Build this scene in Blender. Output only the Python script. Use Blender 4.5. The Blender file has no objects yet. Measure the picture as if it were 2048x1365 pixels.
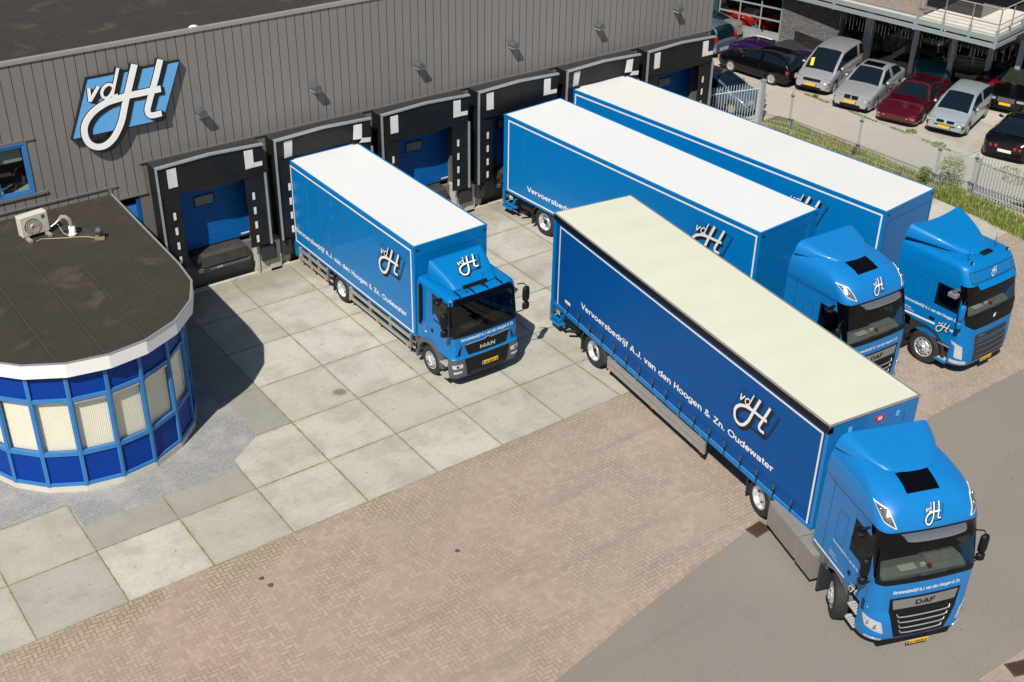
import bpy, bmesh, math, random
from mathutils import Vector, Matrix
R = math.radians
scene = bpy.context.scene
COL = scene.collection
random.seed(7)

# ------------------------------------------------------------ camera
cam_d = bpy.data.cameras.new("camera")
cam = bpy.data.objects.new("camera", cam_d)
COL.objects.link(cam)
cam_d.sensor_width = 36.0
cam_d.lens = 36.0 * 2457.34 / 2048.0
cam_d.clip_end = 2000
cam.matrix_world = (Matrix.Translation((-3.14213, -20.7152, 19.0224))
                    @ Matrix.Rotation(-0.63847, 4, 'Z') @ Matrix.Rotation(1.017746, 4, 'X')
                    @ Matrix.Rotation(0.01904, 4, 'Z'))
scene.camera = cam

# ------------------------------------------------------------ sky and sun
SUNV = Vector((0.67, 0.48, -1.0)).normalized()          # direction the light travels
elev = math.asin(-SUNV.z)
azim = math.atan2(-SUNV.x, -SUNV.y)                      # clockwise from +y
w = bpy.data.worlds.new("World")
scene.world = w
w.use_nodes = True
nt = w.node_tree
for n in list(nt.nodes):
    nt.nodes.remove(n)
sky = nt.nodes.new('ShaderNodeTexSky')
sky.sky_type = 'NISHITA'
sky.sun_disc = False
sky.sun_elevation = elev
sky.sun_rotation = azim
sky.air_density = 1.0
sky.dust_density = 1.0
bg = nt.nodes.new('ShaderNodeBackground')
bg.inputs['Strength'].default_value = 0.05
wo = nt.nodes.new('ShaderNodeOutputWorld')
nt.links.new(sky.outputs[0], bg.inputs[0])
nt.links.new(bg.outputs[0], wo.inputs[0])
sd = bpy.data.lights.new("sun", 'SUN')
sd.energy = 5.0
sd.angle = R(0.53)
sd.color = (1.0, 0.955, 0.88)
sun = bpy.data.objects.new("sun", sd)
COL.objects.link(sun)
sun.rotation_euler = SUNV.to_track_quat('-Z', 'Y').to_euler()
sun.location = (0, 0, 30)
scene.view_settings.view_transform = 'Standard'
scene.view_settings.look = 'None'
scene.view_settings.exposure = 0.05
scene.view_settings.gamma = 1.0

# ------------------------------------------------------------ materials
MATS = {}


class NT:
    def __init__(self, mat):
        self.t = mat.node_tree

    def n(self, typ, **k):
        x = self.t.nodes.new(typ)
        for a, b in k.items():
            setattr(x, a, b)
        return x

    def set(self, sock, v):
        if hasattr(v, 'links') or isinstance(v, bpy.types.NodeSocket):
            self.t.links.new(v, sock)
        else:
            sock.default_value = v

    def m(self, op, a, b=None, c=None, clamp=False):
        x = self.n('ShaderNodeMath', operation=op)
        x.use_clamp = clamp
        self.set(x.inputs[0], a)
        if b is not None:
            self.set(x.inputs[1], b)
        if c is not None:
            self.set(x.inputs[2], c)
        return x.outputs[0]

    def mix(self, f, a, b, mode='MIX'):
        x = self.n('ShaderNodeMix', data_type='RGBA', blend_type=mode)
        self.set(x.inputs[0], f)
        for i, v in ((6, a), (7, b)):
            if isinstance(v, tuple) and len(v) == 3:
                v = (*v, 1)
            self.set(x.inputs[i], v)
        return x.outputs[2]

    def pos(self, obj=False):
        if obj:
            return self.n('ShaderNodeTexCoord').outputs['Object']
        return self.n('ShaderNodeNewGeometry').outputs['Position']

    def noise(self, vec, scale, detail=3, rough=.55, dist=0.0):
        x = self.n('ShaderNodeTexNoise')
        if vec is not None:
            self.t.links.new(vec, x.inputs['Vector'])
        x.inputs['Scale'].default_value = scale
        x.inputs['Detail'].default_value = detail
        x.inputs['Roughness'].default_value = rough
        x.inputs['Distortion'].default_value = dist
        return x.outputs['Fac']

    def ramp(self, f, lo, hi, smooth=True):
        x = self.n('ShaderNodeMapRange')
        if smooth:
            x.interpolation_type = 'SMOOTHSTEP'
        self.set(x.inputs['Value'], f)
        x.inputs['From Min'].default_value = lo
        x.inputs['From Max'].default_value = hi
        return x.outputs['Result']

    def bump(self, h, strength, dist, bsdf):
        x = self.n('ShaderNodeBump')
        x.inputs['Strength'].default_value = strength
        x.inputs['Distance'].default_value = dist
        self.t.links.new(h, x.inputs['Height'])
        self.t.links.new(x.outputs[0], bsdf.inputs['Normal'])


def newmat(name):
    m = bpy.data.materials.new(name)
    m.use_nodes = True
    b = m.node_tree.nodes['Principled BSDF']
    MATS[name] = m
    return m, NT(m), b


def mat(name, col, rough=.5, metal=0.0, coat=0.0, var=.06, vscale=3.0, bump=0.0, bscale=200.0, spec=.5, grain=0.0, gscale=60., dirt=None, dirt_amt=.0, emis=None):
    if name in MATS:
        return MATS[name]
    m, t, b = newmat(name)
    b.inputs['Roughness'].default_value = rough
    b.inputs['Metallic'].default_value = metal
    b.inputs['Coat Weight'].default_value = coat
    b.inputs['Coat Roughness'].default_value = .05
    b.inputs['Specular IOR Level'].default_value = spec
    p = t.pos()
    f = t.noise(p, vscale, 4)
    lo = tuple(max(0, c * (1 - var * 2)) for c in col)
    hi = tuple(min(1, c * (1 + var * 2)) for c in col)
    c = t.mix(f, lo, hi)
    if grain:
        g = t.noise(p, gscale, 2)
        g = t.ramp(g, .3, .7)
        c = t.mix(t.m('MULTIPLY', g, grain), c, tuple(x * .35 for x in col))
    if dirt:
        d = t.noise(p, 1.3, 6, .65, .4)
        d = t.ramp(d, .48, .72)
        c = t.mix(t.m('MULTIPLY', d, dirt_amt), c, dirt)
    t.set(b.inputs['Base Color'], c)
    if bump:
        t.bump(t.noise(p, bscale, 2), bump, .01, b)
    if emis:
        b.inputs['Emission Color'].default_value = (*col, 1)
        b.inputs['Emission Strength'].default_value = emis
    return m


def glass(name, tint, refl_rough=.02):
    m, t, b = newmat(name)
    t.t.nodes.remove(b)
    out = t.t.nodes['Material Output']
    tr = t.n('ShaderNodeBsdfTransparent')
    tr.inputs[0].default_value = (*tint, 1)
    gl = t.n('ShaderNodeBsdfGlossy')
    gl.inputs['Roughness'].default_value = refl_rough
    gl.inputs['Color'].default_value = (.9, .95, 1, 1)
    ge = t.n('ShaderNodeNewGeometry')
    dp = t.n('ShaderNodeVectorMath', operation='DOT_PRODUCT')
    t.t.links.new(ge.outputs['Normal'], dp.inputs[0])
    t.t.links.new(ge.outputs['Incoming'], dp.inputs[1])
    cs = t.m('SUBTRACT', 1.0, t.m('ABSOLUTE', dp.outputs['Value']))
    fac = t.m('ADD', .045, t.m('MULTIPLY', t.m('POWER', cs, 5.0), .9))
    mx = t.n('ShaderNodeMixShader')
    t.t.links.new(fac, mx.inputs[0])
    t.t.links.new(tr.outputs[0], mx.inputs[1])
    t.t.links.new(gl.outputs[0], mx.inputs[2])
    t.t.links.new(mx.outputs[0], out.inputs[0])
    return m


BLUE = mat('blue_paint', (.0, .168, .465), .40, coat=.25, var=.015, vscale=.6, spec=.25)
BLUE_DAF = mat('blue_paint_metallic', (.006, .180, .50), .36, coat=.4, spec=.35, var=.02, vscale=8)
CURTAIN = mat('curtain_tarpaulin', (.0, .074, .285), .5, spec=.2, coat=.0, var=.05, vscale=1.2, bump=.15, bscale=6)
WHITE = mat('white_lettering', (.80, .80, .80), .5, var=.01)
ROOFW = mat('white_roof_sheet', (.71, .72, .73), .5, var=.012, vscale=.7, dirt=(.7, .69, .66), dirt_amt=.25)
ROOFW2 = mat('white_roof_weathered', (.69, .69, .675), .55, var=.02, vscale=.7, dirt=(.68, .665, .62), dirt_amt=.3)
ROOFC = mat('cream_tarpaulin_roof', (.64, .65, .53), .6, var=.03, vscale=.8, bump=.12, bscale=2.5)
BLACK = mat('black_plastic', (.007, .007, .008), .5, var=.1, vscale=4, spec=.25)
BLACKG = mat('black_gloss', (.002, .002, .003), .12, coat=.15, var=.05, spec=.3)
BLACKM = mat('black_lettering', (.008, .008, .01), .6, var=.02)
TYRE = mat('tyre_rubber', (.022, .021, .020), .8, var=.15, vscale=9, bump=.2, bscale=60)
RIM = mat('wheel_rim_silver', (.62, .63, .64), .35, metal=.55, var=.1, vscale=5)
ALU = mat('aluminium', (.48, .48, .47), .4, metal=.6, var=.08, vscale=3)
ALUP = mat('aluminium_planks', (.40, .40, .385), .45, metal=.45, var=.1, vscale=5)
STEEL = mat('galvanised_steel', (.42, .45, .47), .45, metal=.5, var=.12, vscale=8)
CHROME = mat('chrome', (.75, .77, .8), .15, metal=1, var=.02)
GREYP = mat('grey_plastic', (.085, .095, .105), .5, var=.05)
GREYD = mat('dark_grey_plastic', (.03, .033, .037), .5, var=.08)
LAMP = mat('lamp_lens', (.72, .74, .76), .12, metal=.35, coat=1, var=.25, vscale=18)
ORANGE = mat('orange_reflector', (.8, .2, .01), .3, var=.05)
RED = mat('red_lens', (.45, .01, .012), .2, coat=.6, var=.1, vscale=20)
YELLOW = mat('number_plate_yellow', (.80, .46, .01), .45, var=.02)
PLATEB = mat('number_plate_blue', (.02, .07, .45), .45, var=.02)
INTER = mat('cab_interior_grey', (.20, .21, .20), .8, var=.15, vscale=6)
INTERD = mat('cab_interior_dark', (.008, .009, .011), .8, var=.1)
GLASS = glass('windscreen_glass', (.55, .60, .57))
GLASSD = glass('tinted_glass', (.16, .18, .18))
GLASSC = glass('clear_glass', (.93, .94, .92))
CHASSIS = mat('chassis_black', (.014, .013, .012), .7, var=.3, vscale=6)


# ------------------------------------------------------------ mesh builder
class MB:
    def __init__(self):
        self.v, self.f, self.mi, self.mats, self.sm = [], [], [], [], []

    def mid(self, m):
        if m not in self.mats:
            self.mats.append(m)
        return self.mats.index(m)

    def add(self, vs, fs, m, M=None, smooth=False):
        o = len(self.v)
        if M is not None:
            vs = [M @ Vector(q) for q in vs]
        self.v += [tuple(q) for q in vs]
        k = self.mid(m)
        for f in fs:
            self.f.append([i + o for i in f])
            self.mi.append(k)
            self.sm.append(smooth)
        return self

    def box(self, x0, x1, y0, y1, z0, z1, m, M=None):
        vs = [(x, y, z) for z in (z0, z1) for y in (y0, y1) for x in (x0, x1)]
        return self.add(vs, [(0, 2, 3, 1), (4, 5, 7, 6), (0, 1, 5, 4), (2, 6, 7, 3), (0, 4, 6, 2), (1, 3, 7, 5)], m, M)

    def prism(self, pts, d0, d1, m, axis='x', M=None, m2=None):
        """polygon pts (2d) extruded between d0 and d1 along axis"""
        n = len(pts)
        mk = {'x': lambda a, b, d: (d, a, b), 'y': lambda a, b, d: (a, d, b), 'z': lambda a, b, d: (a, b, d)}[axis]
        vs = [mk(a, b, d0) for a, b in pts] + [mk(a, b, d1) for a, b in pts]
        self.add(vs, [tuple(range(n))[::-1], tuple(range(n, 2 * n))], m, M)
        self.add(vs, [(i, (i + 1) % n, n + (i + 1) % n, n + i) for i in range(n)], m2 or m, M)
        return self

    def tube(self, path, r, m, n=8, M=None, cap=True, smooth=True):
        P = [Vector(q) for q in path]
        rr = r if isinstance(r, (list, tuple)) else [r] * len(P)
        vs, fs = [], []
        up = Vector((0, 0, 1))
        prev = None
        for i, q in enumerate(P):
            d = (P[min(i + 1, len(P) - 1)] - P[max(i - 1, 0)]).normalized()
            a = d.cross(up if abs(d.z) < .95 else Vector((1, 0, 0))).normalized()
            if prev is not None:
                a = (prev - d * prev.dot(d)).normalized()
            prev = a
            b = d.cross(a)
            for k in range(n):
                t = 2 * math.pi * k / n
                vs.append(q + (a * math.cos(t) + b * math.sin(t)) * rr[i])
        for i in range(len(P) - 1):
            for k in range(n):
                fs.append((i * n + k, i * n + (k + 1) % n, (i + 1) * n + (k + 1) % n, (i + 1) * n + k))
        self.add(vs, fs, m, M, smooth)
        if cap:
            self.add([vs[k] for k in range(n)], [tuple(range(n))[::-1]], m, M)
            self.add([vs[-n + k] for k in range(n)], [tuple(range(n))], m, M)
        return self

    def lathe(self, prof, m, n=32, M=None, axis='x', smooth=True):
        """prof: (radius, along axis)"""
        vs, fs = [], []
        for r, d in prof:
            for k in range(n):
                t = 2 * math.pi * k / n
                c, s = r * math.cos(t), r * math.sin(t)
                vs.append({'x': (d, c, s), 'y': (c, d, s), 'z': (c, s, d)}[axis])
        for i in range(len(prof) - 1):
            for k in range(n):
                fs.append((i * n + k, i * n + (k + 1) % n, (i + 1) * n + (k + 1) % n, (i + 1) * n + k))
        return self.add(vs, fs, m, M, smooth)

    def grid(self, fn, nu, nv, m, us=None, vs_=None, skip=None, smooth=True, M=None):
        us = us or [i / nu for i in range(nu + 1)]
        vs_ = vs_ or [j / nv for j in range(nv + 1)]
        P = [fn(u, v) for v in vs_ for u in us]
        nU = len(us)
        fs = []
        for j in range(len(vs_) - 1):
            for i in range(nU - 1):
                if skip and skip((us[i] + us[i + 1]) / 2, (vs_[j] + vs_[j + 1]) / 2):
                    continue
                fs.append((j * nU + i, j * nU + i + 1, (j + 1) * nU + i + 1, (j + 1) * nU + i))
        return self.add(P, fs, m, M, smooth)

    def build(self, name, parent=None, M=None, bevel=0.0, fix=True, subsurf=0, seg=2):
        me = bpy.data.meshes.new(name)
        me.from_pydata(self.v, [], self.f)
        for m in self.mats:
            me.materials.append(m)
        me.polygons.foreach_set('material_index', self.mi)
        me.polygons.foreach_set('use_smooth', self.sm)
        me.update()
        if fix:
            bm = bmesh.new()
            bm.from_mesh(me)
            bmesh.ops.recalc_face_normals(bm, faces=bm.faces)
            bm.to_mesh(me)
            bm.free()
        o = bpy.data.objects.new(name, me)
        COL.objects.link(o)
        if parent:
            o.parent = parent
        if M is not None:
            o.matrix_basis = M
        if bevel:
            b = o.modifiers.new('bevel', 'BEVEL')
            b.width = bevel
            b.segments = seg
            b.limit_method = 'ANGLE'
            b.angle_limit = R(35)
            b.harden_normals = True
        if subsurf:
            s = o.modifiers.new('sub', 'SUBSURF')
            s.levels = s.render_levels = subsurf
        return o


def tag(o, label=None, cat=None, group=None, kind=None):
    if label:
        o['label'] = label
    if cat:
        o['category'] = cat
    if group:
        o['group'] = group
    if kind:
        o['kind'] = kind
    return o


def thing(name, label, cat, loc=(0, 0, 0), rz=0.0, group=None):
    o = bpy.data.objects.new(name, None)
    o.empty_display_size = .3
    COL.objects.link(o)
    o.location = loc
    o.rotation_euler = (0, 0, rz)
    return tag(o, label, cat, group)


def copy_tree(o, parent=None):
    c = o.copy()
    COL.objects.link(c)
    c.parent = parent
    for ch in [q for q in o.children]:
        copy_tree(ch, c)
    return c


def TR(x, y, z=0.0, rz=0.0):
    return Matrix.Translation((x, y, z)) @ Matrix.Rotation(rz, 4, 'Z')


# ------------------------------------------------------------ lettering and logo
_txt = {}


def text_geo(s, bold=.018, shear=0.0):
    k = (s, bold, shear)
    if k in _txt:
        return _txt[k]
    cu = bpy.data.curves.new('lettering', 'FONT')
    cu.body = s
    cu.size = 1.0
    cu.offset = bold
    cu.shear = shear
    cu.resolution_u = 3
    cu.space_character = 1.03
    ob = bpy.data.objects.new('lettering_tmp', cu)
    COL.objects.link(ob)
    dg = bpy.context.evaluated_depsgraph_get()
    dg.update()
    me = bpy.data.meshes.new_from_object(ob.evaluated_get(dg))
    vs = [(q.co.x, q.co.y) for q in me.vertices]
    fs = [tuple(q.vertices) for q in me.polygons]
    bpy.data.objects.remove(ob)
    bpy.data.curves.remove(cu)
    bpy.data.meshes.remove(me)
    x0 = min(a for a, b in vs)
    x1 = max(a for a, b in vs)
    vs = [(a - x0, b) for a, b in vs]
    _txt[k] = (vs, fs, x1 - x0)
    return _txt[k]


def put_text(mb, s, S, x0, z0, width, height=None, m=WHITE, off=.004, bold=.018, shear=0.0, flip=False):
    """S(x, z, off) maps decal coordinates to 3d.  height = cap height"""
    vs, fs, wd = text_geo(s, bold, shear)
    kx = width / wd
    kz = (height / .72) if height else kx
    mb.add([S(x0 + a * kx, z0 + b * kz, off) for a, b in vs], fs, m)


def _ell(cx, cy, rx, ry, a0=0, a1=360, n=16):
    return [(cx + rx * math.cos(R(a0 + (a1 - a0) * i / n)), cy + ry * math.sin(R(a0 + (a1 - a0) * i / n))) for i in range(n + 1)]


SW = .125
GLY = {
    'a': (.52, [('c', [(.10, .38), (.15, .45), (.26, .465), (.37, .44), (.42, .34), (.42, .20), (.42, .0)]), ('c', _ell(.25, .165, .165, .11))]),
    'e': (.52, [('l', [(.10, .255), (.43, .255)]), ('c', _ell(.265, .26, .185, .205, 0, 318))]),
    'r': (.35, [('l', [(.10, 0), (.10, .52)]), ('c', [(.10, .28), (.13, .39), (.21, .455), (.33, .46)])]),
    'v': (.46, [('l', [(.055, .52), (.23, .02)]), ('l', [(.405, .52), (.23, .02)])]),
    'o': (.55, [('c', _ell(.275, .26, .205, .205))]),
    's': (.48, [('c', [(.41, .37), (.36, .445), (.25, .465), (.13, .44), (.11, .355), (.19, .295), (.31, .255), (.395, .195), (.385, .10), (.27, .055), (.13, .075), (.075, .16)])]),
    'b': (.55, [('l', [(.10, 0), (.10, .72)]), ('c', _ell(.285, .26, .185, .205))]),
    'd': (.55, [('l', [(.45, 0), (.45, .72)]), ('c', _ell(.265, .26, .185, .205))]),
    'i': (.20, [('l', [(.10, 0), (.10, .52)]), ('l', [(.10, .60), (.10, .72)])]),
    'j': (.22, [('c', [(.12, .52), (.12, .2), (.12, -.04), (.09, -.13), (.0, -.15)]), ('l', [(.12, .60), (.12, .72)])]),
    'f': (.30, [('c', [(.14, 0), (.14, .3), (.14, .52), (.17, .63), (.28, .665)]), ('l', [(.02, .465), (.29, .465)])]),
    'n': (.51, [('l', [(.10, 0), (.10, .52)]), ('c', [(.10, .28), (.15, .41), (.25, .465), (.36, .43), (.41, .31), (.41, .16), (.41, 0)])]),
    'g': (.55, [('c', _ell(.265, .26, .185, .205)), ('c', [(.45, .52), (.45, .3), (.45, .04), (.42, -.08), (.29, -.145), (.15, -.13), (.09, -.05)])]),
    'u': (.51, [('c', [(.10, .52), (.10, .35), (.10, .20), (.14, .09), (.25, .055), (.36, .10), (.41, .22)]), ('l', [(.41, .52), (.41, 0)])]),
    'w': (.64, [('l', [(.05, .52), (.17, .02)]), ('l', [(.32, .50), (.17, .02)]), ('l', [(.32, .50), (.47, .02)]), ('l', [(.59, .52), (.47, .02)])]),
    't': (.31, [('c', [(.15, .66), (.15, .4), (.15, .17), (.19, .075), (.29, .06)]), ('l', [(.02, .465), (.29, .465)])]),
    'h': (.51, [('l', [(.10, 0), (.10, .72)]), ('c', [(.10, .28), (.15, .41), (.25, .465), (.36, .43), (.41, .31), (.41, .16), (.41, 0)])]),
    'l': (.20, [('l', [(.10, 0), (.10, .72)])]),
    'V': (.60, [('l', [(.06, .72), (.30, .02)]), ('l', [(.54, .72), (.30, .02)])]),
    'A': (.62, [('l', [(.06, 0), (.31, .70)]), ('l', [(.56, 0), (.31, .70)]), ('l', [(.16, .19), (.46, .19)])]),
    'J': (.49, [('c', [(.39, .72), (.39, .5), (.39, .24), (.35, .11), (.24, .055), (.12, .10), (.085, .24)])]),
    'H': (.62, [('l', [(.11, 0), (.11, .72)]), ('l', [(.51, 0), (.51, .72)]), ('l', [(.11, .38), (.51, .38)])]),
    'Z': (.58, [('l', [(.06, .658), (.53, .658)]), ('l', [(.48, .66), (.10, .06)]), ('l', [(.04, .062), (.54, .062)])]),
    'O': (.76, [('c', _ell(.38, .36, .305, .305))]),
    'U': (.62, [('c', [(.11, .72), (.11, .5), (.11, .26), (.17, .11), (.31, .055), (.45, .11), (.51, .26), (.51, .5), (.51, .72)])]),
    '&': (.66, [('c', [(.60, .03), (.40, .25), (.20, .46), (.15, .57), (.24, .665), (.36, .60), (.33, .49), (.16, .34), (.09, .20), (.15, .08), (.29, .055), (.43, .13), (.53, .33)])]),
    '.': (.21, [('l', [(.10, 0), (.10, .13)])]),
    'D': (.66, [('l', [(.11, 0), (.11, .72)]), ('c', [(.11, .658), (.28, .658), (.46, .60), (.56, .36), (.46, .12), (.28, .062), (.11, .062)])]),
    'F': (.54, [('l', [(.11, 0), (.11, .72)]), ('l', [(.11, .658), (.51, .658)]), ('l', [(.11, .38), (.45, .38)])]),
    'M': (.74, [('l', [(.11, 0), (.11, .72)]), ('l', [(.13, .70), (.37, .12)]), ('l', [(.61, .70), (.37, .12)]), ('l', [(.63, 0), (.63, .72)])]),
    'N': (.63, [('l', [(.11, 0), (.11, .72)]), ('l', [(.52, 0), (.52, .72)]), ('l', [(.12, .69), (.51, .03)])]),
    'L': (.50, [('l', [(.11, 0), (.11, .72)]), ('l', [(.11, .062), (.47, .062)])]),
    ' ': (.29, []),
}


def put_sans(mb, s, S, x0, z0, width, height, m=WHITE, off=.004, shear=0.0, sw=SW):
    """bold grotesque lettering built from strokes; height = cap height"""
    tot = sum(GLY[c][0] for c in s)
    kx, kz = width / tot, height / .72
    x = 0
    k = 0
    for ch in s:
        adv, st = GLY[ch]
        for kind, P in st:
            L, Q = ribbon(P, sw, k=2 if kind == 'c' else 1)
            n = len(L)
            o = off + (k % 5) * .0003
            k += 1
            vs = []
            for a, b in zip(L, Q):
                vs.append(S(x0 + (x + a[0] + shear * a[1]) * kx, z0 + a[1] * kz, o))
                vs.append(S(x0 + (x + b[0] + shear * b[1]) * kx, z0 + b[1] * kz, o))
            mb.add(vs, [(2 * i, 2 * i + 1, 2 * i + 3, 2 * i + 2) for i in range(n - 1)], m)
        x += adv


LOGO = [([(-0.605, 0.332), (-0.613, 0.221), (-0.621, 0.11)], .052), ([(-0.621, 0.11), (-0.531, 0.219), (-0.441, 0.334)], .052),
        ([(-0.193, 0.263), (-0.219, 0.316), (-0.279, 0.333), (-0.354, 0.295), (-0.401, 0.22), (-0.394, 0.148), (-0.343, 0.109), (-0.277, 0.131), (-0.213, 0.21)], .047),
        ([(-0.067, 0.581), (-0.149, 0.366), (-0.222, 0.169), (-0.216, 0.119), (-0.139, 0.121)], .047),
        ([(0.221, 0.589), (0.12, 0.341), (0.018, 0.092), (-0.053, -0.094), (-0.137, -0.322), (-0.235, -0.491), (-0.348, -0.626), (-0.488, -0.705), (-0.628, -0.702), (-0.741, -0.624), (-0.795, -0.495), (-0.792, -0.337), (-0.729, -0.208), (-0.61, -0.09), (-0.459, -0.009), (-0.312, 0.039), (-0.156, 0.056), (0.016, 0.078), (0.2, 0.076), (0.43, 0.079), (0.612, 0.083)], .108),
        ([(0.676, 0.588), (0.553, 0.285), (0.447, 0.047), (0.361, -0.152), (0.328, -0.248), (0.343, -0.324), (0.411, -0.357), (0.566, -0.35)], .100)]
LBOX = [(-0.608, 0.497), (1.027, 0.503), (0.604, -0.497), (-1.023, -0.501)]


def catmull(P, k=4):
    if len(P) < 3:
        return P
    out = []
    n = len(P)
    for i in range(n - 1):
        p0, p1, p2, p3 = P[max(i - 1, 0)], P[i], P[i + 1], P[min(i + 2, n - 1)]
        for j in range(k):
            t = j / k
            out.append(tuple(.5 * ((2 * b) + (-a + c) * t + (2 * a - 5 * b + 4 * c - d) * t * t + (-a + 3 * b - 3 * c + d) * t ** 3) for a, b, c, d in zip(p0, p1, p2, p3)))
    out.append(P[-1])
    return out


def ribbon(P, wdt, k=4):
    P = catmull(P, k)
    L, Rr = [], []
    for i in range(len(P)):
        a, b = P[max(i - 1, 0)], P[min(i + 1, len(P) - 1)]
        dx, dy = b[0] - a[0], b[1] - a[1]
        l = math.hypot(dx, dy)
        nx, ny = -dy / l * wdt / 2, dx / l * wdt / 2
        L.append((P[i][0] + nx, P[i][1] + ny))
        Rr.append((P[i][0] - nx, P[i][1] - ny))
    return L, Rr


def put_logo(mb, S, cx, cz, h, off=.005, flat=1.0, thin=False, shadow=True, box=True):
    def layer(dx, dz, extra, m, o0):
        for si, (P, wd) in enumerate(LOGO):
            L, Q = ribbon(P, wd * (.95 if not thin else 1.1) + extra)
            n = len(L)
            vs = []
            for i in range(n):
                o = o0 + si * .0007 + (.0006 * i / n)
                vs.append(S(cx + (L[i][0] + dx) * h * flat, cz + (L[i][1] + dz) * h, o))
                vs.append(S(cx + (Q[i][0] + dx) * h * flat, cz + (Q[i][1] + dz) * h, o))
            mb.add(vs, [(2 * i, 2 * i + 1, 2 * i + 3, 2 * i + 2) for i in range(n - 1)], m)

    def line(a, b, wd, dx, dz, m, o):
        ax, az, bx, bz = a[0] + dx, a[1] + dz, b[0] + dx, b[1] + dz
        l = math.hypot(bx - ax, bz - az)
        nx, nz = -(bz - az) / l * wd / 2, (bx - ax) / l * wd / 2
        k = 6
        vs = []
        for i in range(k + 1):
            t = i / k
            x, z = ax + (bx - ax) * t, az + (bz - az) * t
            vs += [S(cx + (x + nx) * h * flat, cz + (z + nz) * h, o), S(cx + (x - nx) * h * flat, cz + (z - nz) * h, o)]
        mb.add(vs, [(2 * i, 2 * i + 1, 2 * i + 3, 2 * i + 2) for i in range(k)], m)
    if box:
        for i in range(4):
            line(LBOX[i], LBOX[(i + 1) % 4], .014, 0, 0, BLACKM, off - .001 + i * .0002)
        line(LBOX[1], LBOX[2], .05, .05, -.05, BLACKM, off - .0008)
        line(LBOX[2], LBOX[3], .05, .04, -.055, BLACKM, off - .0002)
    if shadow:
        for q in (.4, 1.0):
            layer(.07 * q, -.085 * q, .035, BLACKM, off + .001 + q * .004)
    layer(0, 0, .03, BLACKM, off + .011)
    layer(0, 0, 0, WHITE, off + .017)


def lerp_tab(tab, x):
    if x <= tab[0][0]:
        return tab[0][1]
    for a, b_ in zip(tab, tab[1:]):
        if x <= b_[0]:
            t_ = (x - a[0]) / (b_[0] - a[0])
            t_ = t_ * t_ * (3 - 2 * t_) if len(tab) < 0 else t_
            return a[1] + (b_[1] - a[1]) * t_
    return tab[-1][1]

# ============================================================ GROUND
def sheet(name, poly, z, m):
    mb = MB()
    mb.add([(x, y, z) for x, y in poly], [tuple(range(len(poly)))], m)
    return tag(mb.build(name), kind='structure')


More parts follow.
